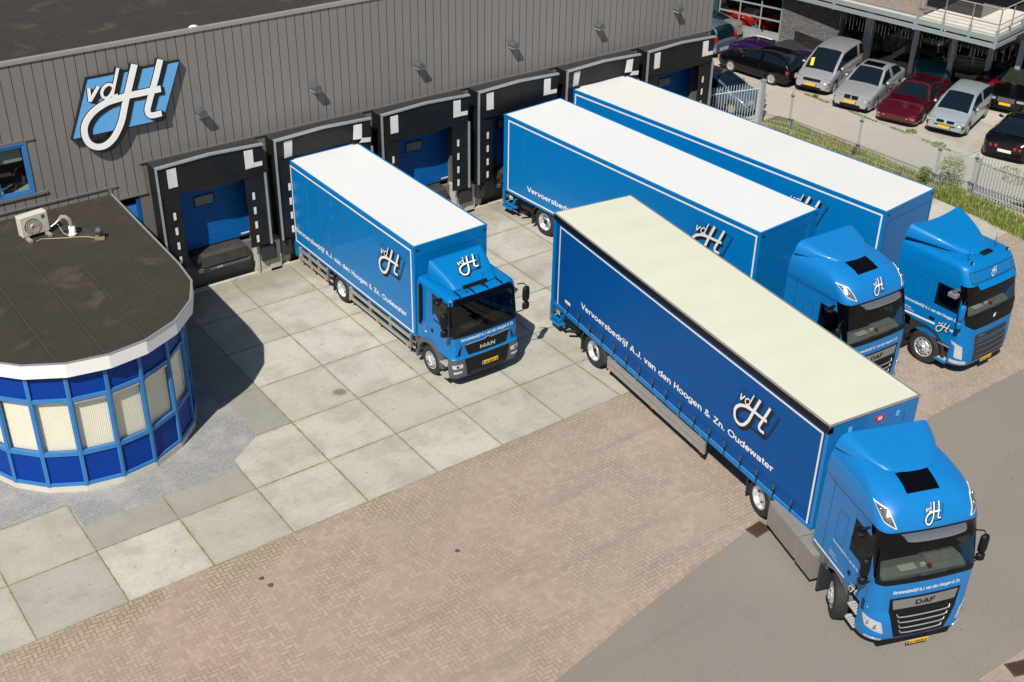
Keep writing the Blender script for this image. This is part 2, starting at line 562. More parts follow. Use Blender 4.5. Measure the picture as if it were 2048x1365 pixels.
def ground_mats():
    # asphalt
    m, t, b = newmat('asphalt')
    p = t.pos()
    c = t.mix(t.noise(p, .35, 4), (.205, .184, .160), (.25, .226, .198))
    wv2 = t.n('ShaderNodeMapping')
    wv2.inputs['Rotation'].default_value = (0, 0, R(-6))
    wv2.inputs['Scale'].default_value = (.08, 1.0, 1)
    t.t.links.new(p, wv2.inputs['Vector'])
    c = t.mix(t.m('MULTIPLY', t.ramp(t.noise(wv2.outputs[0], .9, 5, .6), .52, .72), .35), c, (.16, .143, .125))
    g = t.noise(p, 38, 3, .9)
    c = t.mix(t.m('MULTIPLY', t.ramp(g, .5, .66), .7), c, (.37, .335, .29))
    g2 = t.noise(p, 27, 3, .9)
    c = t.mix(t.m('MULTIPLY', t.ramp(g2, .52, .68), .6), c, (.09, .08, .068))
    d = t.ramp(t.noise(p, .9, 6, .7, 1.0), .60, .78)
    c = t.mix(t.m('MULTIPLY', d, .30), c, (.14, .13, .12))
    sp = t.ramp(t.noise(p, 5.5, 1, .3), .80, .83)
    c = t.mix(sp, c, (.05, .045, .04))
    t.set(b.inputs['Base Color'], c)
    b.inputs['Roughness'].default_value = .9
    t.bump(g, .35, .01, b)
    # gravel
    m, t, b = newmat('gravel')
    p = t.pos()
    v = t.n('ShaderNodeTexVoronoi')
    t.t.links.new(p, v.inputs['Vector'])
    v.inputs['Scale'].default_value = 60
    wn = t.n('ShaderNodeTexWhiteNoise')
    t.t.links.new(v.outputs['Position'], wn.inputs['Vector'])
    c = t.mix(wn.outputs['Value'], (.25, .248, .245), (.43, .425, .415))
    c = t.mix(t.m('MULTIPLY', t.ramp(v.outputs['Distance'], .35, .7), .6), c, (.09, .09, .09))
    c = t.mix(t.ramp(t.noise(p, 1.1, 4), .4, .75), c, t.mix(.35, c, (.55, .53, .49)))
    t.set(b.inputs['Base Color'], c)
    b.inputs['Roughness'].default_value = .95
    t.bump(v.outputs['Distance'], -.7, .02, b)
    # lane behind the fence
    m, t, b = newmat('lane_gravel')
    p = t.pos()
    c = t.mix(t.noise(p, .5, 5, .6), (.37, .315, .255), (.51, .455, .385))
    g = t.noise(p, 38, 3, .8)
    c = t.mix(t.m('MULTIPLY', t.ramp(g, .5, .75), .5), c, (.25, .21, .17))
    sep = t.n('ShaderNodeSeparateXYZ')
    t.t.links.new(p, sep.inputs[0])
    edge = t.m('ADD', sep.outputs[1], t.m('MULTIPLY', t.noise(p, 1.2, 4), 3.0))
    c = t.mix(t.m('MULTIPLY', t.ramp(edge, 12.5, 7.0), .75), c, (.36, .345, .325))
    c = t.mix(t.m('MULTIPLY', t.ramp(t.noise(p, 2.6, 5, .7), .66, .74), .7), c, (.13, .17, .04))
    t.set(b.inputs['Base Color'], c)
    b.inputs['Roughness'].default_value = .95
    t.bump(g, .3, .01, b)
    # soil under the grass
    m, t, b = newmat('verge_soil')
    p = t.pos()
    c = t.mix(t.ramp(t.noise(p, 3, 5, .7), .35, .65), (.17, .13, .07), (.07, .11, .02))
    t.set(b.inputs['Base Color'], c)
    b.inputs['Roughness'].default_value = 1
    # stelcon slabs with mossy joints
    for nm, size, ox, oy, moss in (('concrete_slabs', 2.0, 0.0, 0.0, 1.0), ('concrete_apron', 3.6, 38.15, 1.5, .5)):
        m, t, b = newmat(nm)
        p = t.pos()
        sep = t.n('ShaderNodeSeparateXYZ')
        t.t.links.new(p, sep.inputs[0])
        wob = t.m('MULTIPLY', t.m('SUBTRACT', t.noise(p, 6, 4, .7), .5), .035)
        X = t.m('DIVIDE', t.m('ADD', t.m('SUBTRACT', sep.outputs[0], ox), wob), size)
        Y = t.m('DIVIDE', t.m('ADD', t.m('SUBTRACT', sep.outputs[1], oy), wob), size)
        ix, iy = t.m('FLOOR', X), t.m('FLOOR', Y)
        fx, fy = t.m('FRACT', X), t.m('FRACT', Y)
        dx = t.m('MINIMUM', fx, t.m('SUBTRACT', 1, fx))
        dy = t.m('MINIMUM', fy, t.m('SUBTRACT', 1, fy))
        d = t.m('MULTIPLY', t.m('MINIMUM', dx, dy), size)
        cmb = t.n('ShaderNodeCombineXYZ')
        t.set(cmb.inputs[0], ix)
        t.set(cmb.inputs[1], iy)
        wn = t.n('ShaderNodeTexWhiteNoise', noise_dimensions='2D')
        t.t.links.new(cmb.outputs[0], wn.inputs['Vector'])
        c = t.mix(wn.outputs['Value'], (.40, .378, .318), (.515, .492, .42))
        big = t.noise(p, .9, 6, .65, .3)
        c = t.mix(t.m('MULTIPLY', t.ramp(big, .40, .72), .66), c, (.29, .268, .215))
        fine = t.noise(p, 9, 6, .75)
        c = t.mix(t.m('MULTIPLY', t.ramp(fine, .50, .72), .50), c, (.26, .235, .185))
        c = t.mix(t.m('MULTIPLY', t.ramp(t.noise(p, 55, 2, .8), .52, .7), .25), c, (.66, .64, .58))
        st = t.n('ShaderNodeMapping')
        st.inputs['Scale'].default_value = (.45, 3.2, 1)
        t.t.links.new(p, st.inputs['Vector'])
        c = t.mix(t.m('MULTIPLY', t.ramp(t.noise(st.outputs[0], 2.6, 6, .7), .50, .74), .34), c, (.28, .255, .20))
        c = t.mix(t.m('MULTIPLY', t.ramp(t.noise(p, 3.4, 8, .8, 1.6), .485, .5), t.m('MULTIPLY', t.ramp(t.noise(p, 3.4, 8, .8, 1.6), .515, .5), .22)), c, (.25, .22, .17))
        if size == 2.0:
            # lifting eyes, two per slab
            ex = t.m('SUBTRACT', t.m('ABSOLUTE', t.m('SUBTRACT', fx, .5)), .24)
            ey = t.m('SUBTRACT', fy, .5)
            r2 = t.m('SQRT', t.m('ADD', t.m('MULTIPLY', ex, ex), t.m('MULTIPLY', ey, ey)))
            c = t.mix(t.m('MULTIPLY', t.m('LESS_THAN', r2, .015), .6), c, (.20, .17, .13))
            # dirt towards the loading docks (leaf litter and grime by the wall)
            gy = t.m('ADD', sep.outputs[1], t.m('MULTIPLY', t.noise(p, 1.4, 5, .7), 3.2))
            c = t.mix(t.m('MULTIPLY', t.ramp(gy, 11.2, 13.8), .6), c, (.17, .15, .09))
            # swept grey half slabs beside the gravel
            inr = t.m('MULTIPLY', t.m('LESS_THAN', sep.outputs[1], 3.02), t.m('MULTIPLY', t.m('GREATER_THAN', sep.outputs[1], 2.0), t.m('MULTIPLY', t.m('GREATER_THAN', sep.outputs[0], 2.0), t.m('LESS_THAN', sep.outputs[0], 6.0))))
            in2 = t.m('MULTIPLY', t.m('GREATER_THAN', sep.outputs[1], 4.0), t.m('LESS_THAN', sep.outputs[0], 8.0))
            in3 = t.m('MULTIPLY', t.m('LESS_THAN', sep.outputs[1], 2.0), t.m('MULTIPLY', t.m('GREATER_THAN', sep.outputs[0], 0.0), t.m('LESS_THAN', sep.outputs[0], 2.0)))
            msk = t.m('MAXIMUM', t.m('MAXIMUM', t.m('MULTIPLY', inr, .8), t.m('MULTIPLY', in2, 1.0)), t.m('MULTIPLY', in3, .55))
            c = t.mix(t.m('MULTIPLY', msk, .72), c, (.225, .212, .185))
            # tyre spill stain
            sx = t.m('SUBTRACT', sep.outputs[0], 9.75)
            sy = t.m('MULTIPLY', t.m('SUBTRACT', sep.outputs[1], 4.55), 1.0)
            sr = t.m('ADD', t.m('SQRT', t.m('ADD', t.m('MULTIPLY', sx, sx), t.m('MULTIPLY', sy, sy))), t.m('MULTIPLY', t.m('SUBTRACT', fine, .5), .5))
            c = t.mix(t.m('MULTIPLY', t.ramp(sr, .24, .10), .75), c, (.14, .10, .06))
        mossn = t.noise(p, 2.2, 4, .7)
        wdt = t.m('ADD', .011, t.m('MULTIPLY', t.ramp(mossn, .38, .78), .022))
        joint = t.m('LESS_THAN', d, wdt)
        green = t.mix(t.ramp(t.noise(p, 16, 3), .35, .65), (.12, .135, .03), (.24, .24, .06))
        brown = (.16, .13, .085)
        jc = t.mix(t.m('MULTIPLY', t.ramp(mossn, .36, .52), moss), brown, green)
        c = t.mix(joint, c, jc)
        soft = t.m('MULTIPLY', t.ramp(d, .16, .0), .35)
        c = t.mix(soft, c, t.mix(.5, c, (.26, .24, .17)))
        t.set(b.inputs['Base Color'], c)
        b.inputs['Roughness'].default_value = .88
        t.bump(t.m('ADD', t.m('MULTIPLY', fine, .3), t.m('MULTIPLY', t.ramp(d, .0, .03), 1.0)), .4, .01, b)
    # herringbone bricks
    m, t, b = newmat('herringbone_bricks')
    p = t.pos()
    mp = t.n('ShaderNodeMapping')
    mp.inputs['Rotation'].default_value = (0, 0, R(2))
    t.t.links.new(p, mp.inputs['Vector'])
    wv = t.n('ShaderNodeVectorMath', operation='ADD')
    ns = t.n('ShaderNodeTexNoise')
    ns.inputs['Scale'].default_value = .5
    t.t.links.new(p, ns.inputs['Vector'])
    sc = t.n('ShaderNodeVectorMath', operation='SCALE')
    t.t.links.new(ns.outputs['Color'], sc.inputs[0])
    sc.inputs['Scale'].default_value = .16
    t.t.links.new(mp.outputs[0], wv.inputs[0])
    t.t.links.new(sc.outputs[0], wv.inputs[1])
    sep = t.n('ShaderNodeSeparateXYZ')
    t.t.links.new(wv.outputs[0], sep.inputs[0])
    cell = .107
    X, Y = t.m('DIVIDE', sep.outputs[0], cell), t.m('DIVIDE', sep.outputs[1], cell)
    ix, iy, fx, fy = t.m('FLOOR', X), t.m('FLOOR', Y), t.m('FRACT', X), t.m('FRACT', Y)
    d = t.m('FLOORED_MODULO', t.m('SUBTRACT', ix, iy), 4.0)

    def eq(k):
        return t.m('COMPARE', d, float(k), .1)
    g = .075
    L = t.m('MULTIPLY', t.m('LESS_THAN', fx, g), t.m('SUBTRACT', 1, eq(1)))
    Rr = t.m('MULTIPLY', t.m('GREATER_THAN', fx, 1 - g), t.m('SUBTRACT', 1, eq(0)))
    Bq = t.m('MULTIPLY', t.m('LESS_THAN', fy, g), t.m('SUBTRACT', 1, eq(2)))
    Tq = t.m('MULTIPLY', t.m('GREATER_THAN', fy, 1 - g), t.m('SUBTRACT', 1, eq(3)))
    mort = t.m('MAXIMUM', t.m('MAXIMUM', L, Rr), t.m('MAXIMUM', Bq, Tq))
    cmb = t.n('ShaderNodeCombineXYZ')
    t.set(cmb.inputs[0], t.m('SUBTRACT', ix, eq(1)))
    t.set(cmb.inputs[1], t.m('SUBTRACT', iy, eq(2)))
    wn = t.n('ShaderNodeTexWhiteNoise', noise_dimensions='2D')
    t.t.links.new(cmb.outputs[0], wn.inputs['Vector'])
    c = t.mix(wn.outputs['Value'], (.345, .248, .198), (.425, .318, .256))
    big = t.noise(p, .32, 5, .6, .6)
    spx = t.n('ShaderNodeSeparateXYZ')
    t.t.links.new(p, spx.inputs[0])
    xx = t.m('ADD', spx.outputs[0], t.m('MULTIPLY', t.noise(p, .35, 4), 9.0))
    c = t.mix(t.m('MULTIPLY', t.ramp(xx, 6.0, 19.0), .72), c, t.mix(wn.outputs['Value'], (.325, .268, .215), (.385, .325, .265)))
    c = t.mix(t.m('MULTIPLY', t.ramp(big, .40, .70), .40), c, (.32, .262, .208))
    wv2 = t.n('ShaderNodeMapping')
    wv2.inputs['Rotation'].default_value = (0, 0, R(-14))
    wv2.inputs['Scale'].default_value = (.10, 1.3, 1)
    t.t.links.new(p, wv2.inputs['Vector'])
    tr2 = t.noise(wv2.outputs[0], 1.1, 5, .6)
    c = t.mix(t.m('MULTIPLY', t.ramp(tr2, .54, .70), .42), c, (.23, .19, .155))
    lane = t.noise(p, .8, 6, .7, .8)
    c = t.mix(t.m('MULTIPLY', t.ramp(lane, .52, .80), .32), c, (.30, .245, .20))
    c = t.mix(t.m('MULTIPLY', t.ramp(t.noise(p, 50, 2, .8), .5, .75), .25), c, (.55, .46, .38))
    mortc = t.mix(t.ramp(t.noise(p, 1.5, 4), .4, .6), (.15, .105, .08), (.22, .17, .13))
    c = t.mix(t.m('MULTIPLY', mort, t.m('MULTIPLY', .68, t.ramp(t.noise(p, .55, 3), .70, .40))), c, mortc)
    # moss in the joints beside the concrete slabs
    sp = t.n('ShaderNodeSeparateXYZ')
    t.t.links.new(p, sp.inputs[0])
    near = t.ramp(t.m('ADD', sp.outputs[1], t.m('MULTIPLY', t.noise(p, .8, 4), 1.3)), -.6, .55)
    patch = t.ramp(t.noise(p, .7, 2), .42, .58)
    c = t.mix(t.m('MULTIPLY', mort, t.m('MULTIPLY', near, patch)), c, (.14, .16, .03))
    for (ax, ay, rr) in ((8.77, -2.71, .06), (4.68, -.97, .06), (4.74, -1.28, .07)):
        ddx, ddy = t.m('SUBTRACT', sp.outputs[0], ax), t.m('SUBTRACT', sp.outputs[1], ay)
        dd = t.m('SQRT', t.m('ADD', t.m('MULTIPLY', ddx, ddx), t.m('MULTIPLY', ddy, ddy)))
        dd = t.m('ADD', dd, t.m('MULTIPLY', t.m('SUBTRACT', t.noise(p, 14, 2), .5), .08))
        c = t.mix(t.m('MULTIPLY', t.m('LESS_THAN', dd, rr), .85), c, (.045, .035, .03))
    t.set(b.inputs['Base Color'], c)
    b.inputs['Roughness'].default_value = .85
    t.bump(t.m('SUBTRACT', 1, mort), .5, .008, b)
    # kerb bricks in a row
    m, t, b = newmat('kerb_bricks')
    p = t.pos()
    sep = t.n('ShaderNodeSeparateXYZ')
    t.t.links.new(p, sep.inputs[0])
    X = t.m('DIVIDE', sep.outputs[0], .105)
    wn = t.n('ShaderNodeTexWhiteNoise', noise_dimensions='1D')
    t.set(wn.inputs['W'], t.m('FLOOR', X))
    c = t.mix(wn.outputs['Value'], (.31, .23, .18), (.40, .32, .26))
    fx = t.m('FRACT', X)
    c = t.mix(t.m('LESS_THAN', fx, .10), c, (.2, .15, .11))
    t.set(b.inputs['Base Color'], c)
    b.inputs['Roughness'].default_value = .85


ground_mats()
g_ = MB()
g_.add([(-150, -150, 0), (250, -150, 0), (250, 250, 0), (-150, 250, 0)], [(0, 1, 2, 3)], MATS['asphalt'])
tag(g_.build('ground'), kind='structure')
curb = [(-14, -17.5), (-8, -13.9), (-2, -10.9), (3, -8.9), (8.1, -7.15), (11.2, -6.58), (13.1, -6.28), (15.3, -5.98), (19, -5.68), (22.9, -5.54), (26.4, -5.55), (60, -5.6)]
sheet('brick_paving', [(x, y + .11) for x, y in curb] + [(60, 0.004), (-14, 0.004)], .004, MATS['herringbone_bricks'])
kb = MB()
for (a, b_) in zip(curb, curb[1:]):
    kb.add([(a[0], a[1], .006), (b_[0], b_[1], .006), (b_[0], b_[1] + .108, .006), (a[0], a[1] + .108, .006)], [(0, 1, 2, 3)], MATS['kerb_bricks'])
tag(kb.build('paving_edge'), kind='structure')
sheet('far_paving', [(15.05, -12.4), (15.35, -12.12), (16.9, -12.16), (24, -12.2), (24, -16), (15.05, -16)], .004, MATS['herringbone_bricks'])
sheet('concrete_yard', [(-14, .002), (33.9, .002), (33.9, 15.2), (-14, 15.2)], .008, MATS['concrete_slabs'])
sheet('gravel_bed', [(6.75, 11.9), (6.75, 5.9), (7.0, 5.9), (7.0, 4.02), (6.05, 3.35), (6.03, 3.02), (4.2, 2.98), (4.0, 3.02), (2.06, 3.03), (2.0, 4.0), (-9, 4.02), (-9, 11.9)], .012, MATS['gravel'])
sheet('lane', [(35.2, -2), (38.15, -2), (38.15, 24), (30.62, 24), (30.62, 15.2), (33.9, 15.2), (33.9, 12.3), (35.2, 12.3)], .008, MATS['lane_gravel'])
sheet('lane_road', [(38.15, -2), (60, -2), (60, 1.4), (38.15, 1.4)], .008, MATS['lane_gravel'])
sheet('verge', [(33.75, -2), (35.2, -2), (35.2, 12.3), (33.9, 12.3), (33.9, 2)], .012, MATS['verge_soil'])
sheet('parking_apron', [(38.15, 1.4), (60, 1.4), (60, 40), (38.15, 40)], .012, MATS['concrete_apron'])

# ============================================================ DISTRIBUTION HALL
CLAD = mat('cladding_grey', (.235, .222, .210), .5, metal=.15, var=.03, vscale=.8, spec=.3)
SEAM = mat('cladding_seam', (.030, .018, .013), .8, var=.1)
TRIM = mat('cladding_trim', (.17, .15, .135), .5, var=.05)
COPE = mat('coping_metal', (.36, .345, .33), .45, metal=.3, var=.05)
m, t, b = newmat('roof_bitumen')
p = t.pos()
sep = t.n('ShaderNodeSeparateXYZ')
t.t.links.new(p, sep.inputs[0])
c = t.mix(t.noise(p, 1.4, 6, .65), (.018, .014, .011), (.050, .039, .030))
c = t.mix(t.m('MULTIPLY', t.ramp(t.noise(p, .8, 4, .6, .5), .55, .72), .7), c, (.085, .070, .053))
X = t.m('DIVIDE', t.m('ADD', sep.outputs[0], .12), 1.05)
fx = t.m('FRACT', X)
dd = t.m('ABSOLUTE', t.m('SUBTRACT', fx, .5))
c = t.mix(t.m('MULTIPLY', t.m('LESS_THAN', dd, .009), .38), c, (.09, .08, .068))
c = t.mix(t.m('MULTIPLY', t.m('LESS_THAN', t.m('ABSOLUTE', t.m('SUBTRACT', dd, .05)), .03), .5), c, (.025, .02, .016))
Y = t.m('FRACT', t.m('DIVIDE', t.m('ADD', sep.outputs[1], t.m('MULTIPLY', t.m('FLOOR', X), 3.3)), 7.0))
c = t.mix(t.m('MULTIPLY', t.m('LESS_THAN', Y, .004), .3), c, (.09, .08, .068))
c = t.mix(t.m('MULTIPLY', t.ramp(t.noise(p, 60, 2, .8), .5, .7), .4), c, (.11, .095, .08))
t.set(b.inputs['Base Color'], c)
b.inputs['Roughness'].default_value = .75
CONC = mat('dock_concrete', (.50, .47, .40), .85, var=.06, vscale=2, dirt=(.22, .19, .12), dirt_amt=.7, bump=.2, bscale=30)
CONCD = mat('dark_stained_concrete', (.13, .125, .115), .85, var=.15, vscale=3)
DOORB = mat('door_blue', (.0, .105, .36), .55, spec=.2, var=.05)
FRAMEB = mat('frame_blue', (.045, .195, .47), .5, spec=.3, var=.06, vscale=5)
PANELB = mat('panel_dark_blue', (.0, .040, .29), .5, spec=.2, var=.04)
VOID = mat('dark_interior', (.006, .006, .007), .9)
TARP = mat('dock_curtain_black', (.010, .011, .012), .45, spec=.3, var=.35, vscale=2.2, bump=.25, bscale=3)
MARK = mat('dock_marker_white', (.74, .73, .70), .6, var=.06, vscale=10, dirt=(.4, .38, .33), dirt_amt=.3)

hall = thing('distribution_hall', 'long grey metal clad hall with six truck docks and a black flat roof', 'building', (0, 0, 0))
ZC, ZP = 4.46, 8.0
X0, X1, YW = -20.0, 30.62, 12.3
PITCH = .2885


def dock_x(i):
    return 7.96 + 3.78 * i


wall = MB()


def clad(x0, x1, z0, z1):
    k = math.ceil((x0 - 4.69) / PITCH - 1e-6)
    xs = [x0]
    while 4.69 + k * PITCH < x1 - .02:
        if 4.69 + k * PITCH > x0 + .02:
            xs.append(4.69 + k * PITCH)
        k += 1
    xs.append(x1)
    g = .009
    for a, c_ in zip(xs, xs[1:]):
        wall.add([(a + g, YW, z0), (c_ - g, YW, z0), (c_ - g, YW, z1), (a + g, YW, z1)], [(0, 1, 2, 3)], CLAD)
        wall.add([(c_ - g, YW, z0), (c_ - g, YW + .03, z0), (c_ - g, YW + .03, z1), (c_ - g, YW, z1)], [(0, 1, 2, 3)], SEAM)
        wall.add([(a + g, YW, z0), (a + g, YW + .03, z0), (a + g, YW + .03, z1), (a + g, YW, z1)], [(0, 1, 2, 3)], SEAM)
    wall.add([(x0, YW + .03, z0), (x1, YW + .03, z0), (x1, YW + .03, z1), (x0, YW + .03, z1)], [(0, 1, 2, 3)], SEAM)


WX0, WX1, WZ0, WZ1 = 2.75, 4.72, 4.33, 5.86
clad(X0, X1, WZ1, ZP)
clad(X0, WX0, WZ0, WZ1)
clad(WX1, X1, ZC, WZ1)
clad(WX1, 7.85, WZ0, ZC)
clad(X0, 7.85, 3.55, WZ0)
clad(X0, 6.95, 0, 3.55)
# walls between and around the docks, with door openings
for i in range(7):
    a = 7.62 if i == 0 else dock_x(i - 1) + 3.02
    b_ = dock_x(i) + .42 if i < 6 else X1
    wall.box(a, b_, YW + .012, YW + .2, 0, ZC - .002, TRIM)
for i in range(6):
    wall.box(dock_x(i) + .42, dock_x(i) + 3.02, YW + .012, YW + .2, 3.75, ZC - .002, TRIM)
wall.box(X1 - .2, X1, YW + .01, 60, 0, ZP, CLAD)
wall.box(6.95, 7.62, YW + .5, YW + .7, 0, 3.55, VOID)
wall.build('wall', hall)
rf = MB()
rf.box(X0, X1 - .1, YW + .12, 60, 7.75, 7.86, MATS['roof_bitumen'])
rf.box(X0, X1, YW + .12, YW + .5, 7.86, 7.93, MATS['roof_bitumen'])
rf.build('roof', hall)
cp = MB()
cp.box(X0, X1 + .03, YW - .04, YW + .12, ZP, 8.10, COPE)
cp.box(X1 - .15, X1 + .03, YW + .13, 60, ZP, 8.10, COPE)
cp.build('coping', hall)
tr_ = MB()
tr_.box(7.72, X1, YW - .035, YW - .002, ZC + .0, ZC + .055, TRIM)
tr_.box(WX0 - .3, WX1 + .32, YW - .05, YW - .002, WZ0 - .075, WZ0 - .002, TRIM)
tr_.box(WX0 - .3, WX1 + .25, YW - .035, YW - .002, WZ1 + .002, WZ1 + .05, TRIM)
tr_.box(6.72, 7.85, YW - .035, YW - .002, 3.50, 3.55, TRIM)
tr_.box(X0, 7.0, YW - .04, YW - .002, 3.93, 3.98, TRIM)
tr_.box(6.72, 6.82, YW - .034, YW - .003, 3.55, 3.93, TRIM)
tr_.build('cladding_trim', hall)
# blue office window
wn_ = MB()
for a, c_, d0, d1 in ((WX0, WX1, WZ0, WZ0 + .07), (WX0, WX1, WZ1 - .07, WZ1), (WX0, WX0 + .07, WZ0 + .07, WZ1 - .07), (WX1 - .07, WX1, WZ0 + .07, WZ1 - .07), (3.68, 3.78, WZ0 + .07, WZ1 - .07)):
    wn_.box(a, c_, YW - .03, YW + .08, d0, d1, FRAMEB)
for a, c_ in ((WX0 + .07, 3.68), (3.78, WX1 - .07)):
    for q in ((a, c_, WZ0 + .07, WZ0 + .13), (a, c_, WZ1 - .13, WZ1 - .07), (a, a + .06, WZ0 + .13, WZ1 - .13), (c_ - .06, c_, WZ0 + .13, WZ1 - .13)):
        wn_.box(q[0], q[1], YW - .012, YW + .06, q[2], q[3], FRAMEB)
win = wn_.build('window', hall)
MB().add([(WX0 + .08, YW + .04, WZ0 + .08), (WX1 - .08, YW + .04, WZ0 + .08), (WX1 - .08, YW + .04, WZ1 - .08), (WX0 + .08, YW + .04, WZ1 - .08)], [(0, 1, 2, 3)], GLASS).build('pane', win)
q = MB()
q.box(3.86, 4.58, YW + .16, YW + .18, 5.28, 5.72, MARK)
q.box(WX0 + .1, 3.62, YW + .16, YW + .18, 5.10, 5.72, MARK)
q.build('roller_blind', win)
q = MB()
q.box(WX0, WX1, YW + .9, YW + 1.0, WZ0, WZ1, VOID)
q.box(WX0, WX1, YW + .09, YW + .9, WZ0 - .02, WZ0 + .05, MARK)
q.box(3.95, 4.3, YW + .3, YW + .6, WZ0 + .05, WZ0 + .14, INTER)
q.box(WX0 - .1, WX0, YW + .09, YW + 1.0, WZ0, WZ1, VOID)
q.box(WX1, WX1 + .1, YW + .09, YW + 1.0, WZ0, WZ1, VOID)
q.box(WX0, WX1, YW + .09, YW + 1.0, WZ1, WZ1 + .1, VOID)
q.build('window_interior', win)
# side door between office wing and first dock
q = MB()
q.box(6.95, 7.60, YW + .12, YW + .18, 0.05, 3.2, FRAMEB)
q.box(7.50, 7.60, YW + .02, YW + .119, 0.05, 3.4, DOORB)
q.build('door', hall)

# loading docks: concrete front, door, leveller, curtains
BUMP = mat('dock_rubber', (.028, .027, .025), .8, var=.2, vscale=6)
LEV = mat('leveller_steel', (.050, .045, .040), .7, metal=.2, var=.3, vscale=4, dirt=(.085, .06, .042), dirt_amt=.6)
trucked = {1: 3.715, 3: None, 4: 3.735}
for i in range(6):
    x = dock_x(i)
    d = thing('loading_dock', ['empty loading dock nearest the round office, its blue door shut and half in sun',
                               'loading dock with the short box truck backed against it, top flap bent over its roof',
                               'empty loading dock between the short box truck and the middle trailer, blue door shut',
                               'loading dock in front of which the middle white-roofed trailer is parked with a gap',
                               'loading dock with the farthest trailer backed into its buckled black curtain',
                               'rightmost loading dock at the end of the hall beside the steel gate'][i],
              'loading dock', (x, 0, 0), 0, 'truck docks along the hall')
    fr = MB()
    fr.box(0, .05, 11.70, YW - .001, 1.10, 4.43, TARP)
    fr.box(3.35, 3.40, 11.70, YW - .001, 1.10, 4.43, TARP)
    fr.add([(0, 11.70, 4.43), (1.7, 11.70, 4.50), (3.4, 11.70, 4.43), (3.4, YW - .04, 4.46), (0, YW - .04, 4.46), (1.7, YW - .04, 4.47),
            (0, 11.70, 4.38), (1.7, 11.70, 4.45), (3.4, 11.70, 4.38), (3.4, YW - .04, 4.41), (0, YW - .04, 4.41), (1.7, YW - .04, 4.42)],
           [(0, 1, 5, 4), (1, 2, 3, 5), (6, 10, 11, 7), (7, 11, 9, 8), (0, 6, 7, 1), (1, 7, 8, 2)], GREYD)
    fr.build('shelter_frame', d)
    al = MB()
    al.box(-.012, .038, 11.63, 11.70, 1.1, 4.43, STEEL)
    al.box(3.362, 3.412, 11.63, 11.70, 1.1, 3.52, STEEL)
    al.add([(-.012, 11.63, 4.43), (1.7, 11.63, 4.50), (3.41, 11.63, 4.43), (-.012, 11.63, 4.48), (1.7, 11.63, 4.555), (3.41, 11.63, 4.48),
            (-.012, 11.75, 4.485), (1.7, 11.75, 4.56), (3.41, 11.75, 4.485)], [(0, 1, 4, 3), (1, 2, 5, 4), (3, 4, 7, 6), (4, 5, 8, 7)], STEEL)
    al.build('frame_edge', d)
    zb = trucked.get(i) or 3.50
    bent = bool(trucked.get(i))

    def flapS(u, v, off=0.0, zb=zb, bent=bent):
        x_ = .04 + 3.32 * u
        z_ = zb + (4.44 + .07 * (1 - abs(2 * u - 1)) - zb) * v
        if not bent:
            z_ += -.05 * (1 - v) * (1 - abs(2 * u - 1)) + .02 * (1 - v) * math.sin(u * 9)
            y_ = 11.675 + .02 * math.sin(u * 7 + i) * (1 - v)
        else:
            y_ = 11.675 + .13 * (1 - v) ** 1.4 * (min(1, 5 * min(u, 1 - u))) + .02 * math.sin(u * 11)
        return (x_, y_ - off, z_)
    tf = MB()
    tf.grid(lambda u, v: flapS(u, v), 24, 8, TARP)
    tfl = tf.build('top_flap', d)
    def mark(x0, x1, z0, z1):
        mk = MB()
        def fn(u, v):
            xx = x0 + (x1 - x0) * u
            zz = z0 + (z1 - z0) * v
            return flapS((xx - .04) / 3.32, max(0, min(1, (zz - zb) / (4.46 - zb))), .006)
        mk.grid(fn, 4, 5, MARK)
        mk.build('marker_patch', tfl)
    if bent:
        mark(.33, .62, zb + .08, 4.36)
        mark(2.77, 3.06, zb + .12, 4.36)
        mk = MB()
        mk.add([(2.93, 11.66, zb + .02), (3.34, 11.655, zb - .03), (3.36, 11.655, zb + .12), (3.05, 11.66, zb + .16)], [(0, 1, 2, 3)], MARK)
        mk.build('marker_patch', tfl)
    else:
        mark(.33, .62, 3.76, 4.36)
        mark(2.77, 3.06, 3.78, 4.37)
        mark(3.061, 3.34, 3.78, 3.93)
    for x0, x1 in ((.055, .64), (2.72, 3.345)):
        sf = MB()
        zt = zb + .06
        sf.grid(lambda u, v: (x0 + (x1 - x0) * u, 11.705 + .012 * math.sin(v * 9 + u * 3 + i), 1.1 + (zt - 1.1) * v), 4, 14, TARP)
        s_ = sf.build('side_flap', d)
        xm = .395 if x0 < 1 else 2.95
        for zc in (2.85, 2.36, 1.87, 1.39):
            mk = MB()
            mk.box(xm - .042, xm + .042, 11.672, 11.676, zc - .12, zc + .12, MARK)
            mk.build('marker_stripe', s_)
    dr = MB()
    nz = 16
    for k in range(nz):
        z0 = 1.24 + k * .157
        dr.box(.43, 3.01, YW + .12, YW + .16, z0, z0 + .150, DOORB)
    dr.box(.43, 3.01, YW + .135, YW + .17, 1.2, 3.78, SEAM)
    do = dr.build('door', d)
    q = MB()
    q.box(1.30, 1.96, YW + .10, YW + .14, 2.60, 2.97, BLACK)
    q.box(1.34, 1.92, YW + .09, YW + .102, 2.64, 2.93, INTER)
    q.build('door_window', do)
    q = MB()
    q.box(2.72, 3.0, YW + .105, YW + .12, 1.30, 1.34, MARK)
    q.build('handle', do)
    lv = MB()
    lv.box(.9, 2.62, 12.02, YW + .13, 1.10, 1.19, LEV)
    lv.prism([(12.02, 1.19), (11.92, 1.12), (11.90, .78), (12.02, .72)], 1.15, 2.62, LEV)
    lv.prism([(12.03, 1.2), (11.95, .98), (12.03, .76)], .93, 1.14, BUMP)
    lv.build('dock_leveller', d)
    q = MB()
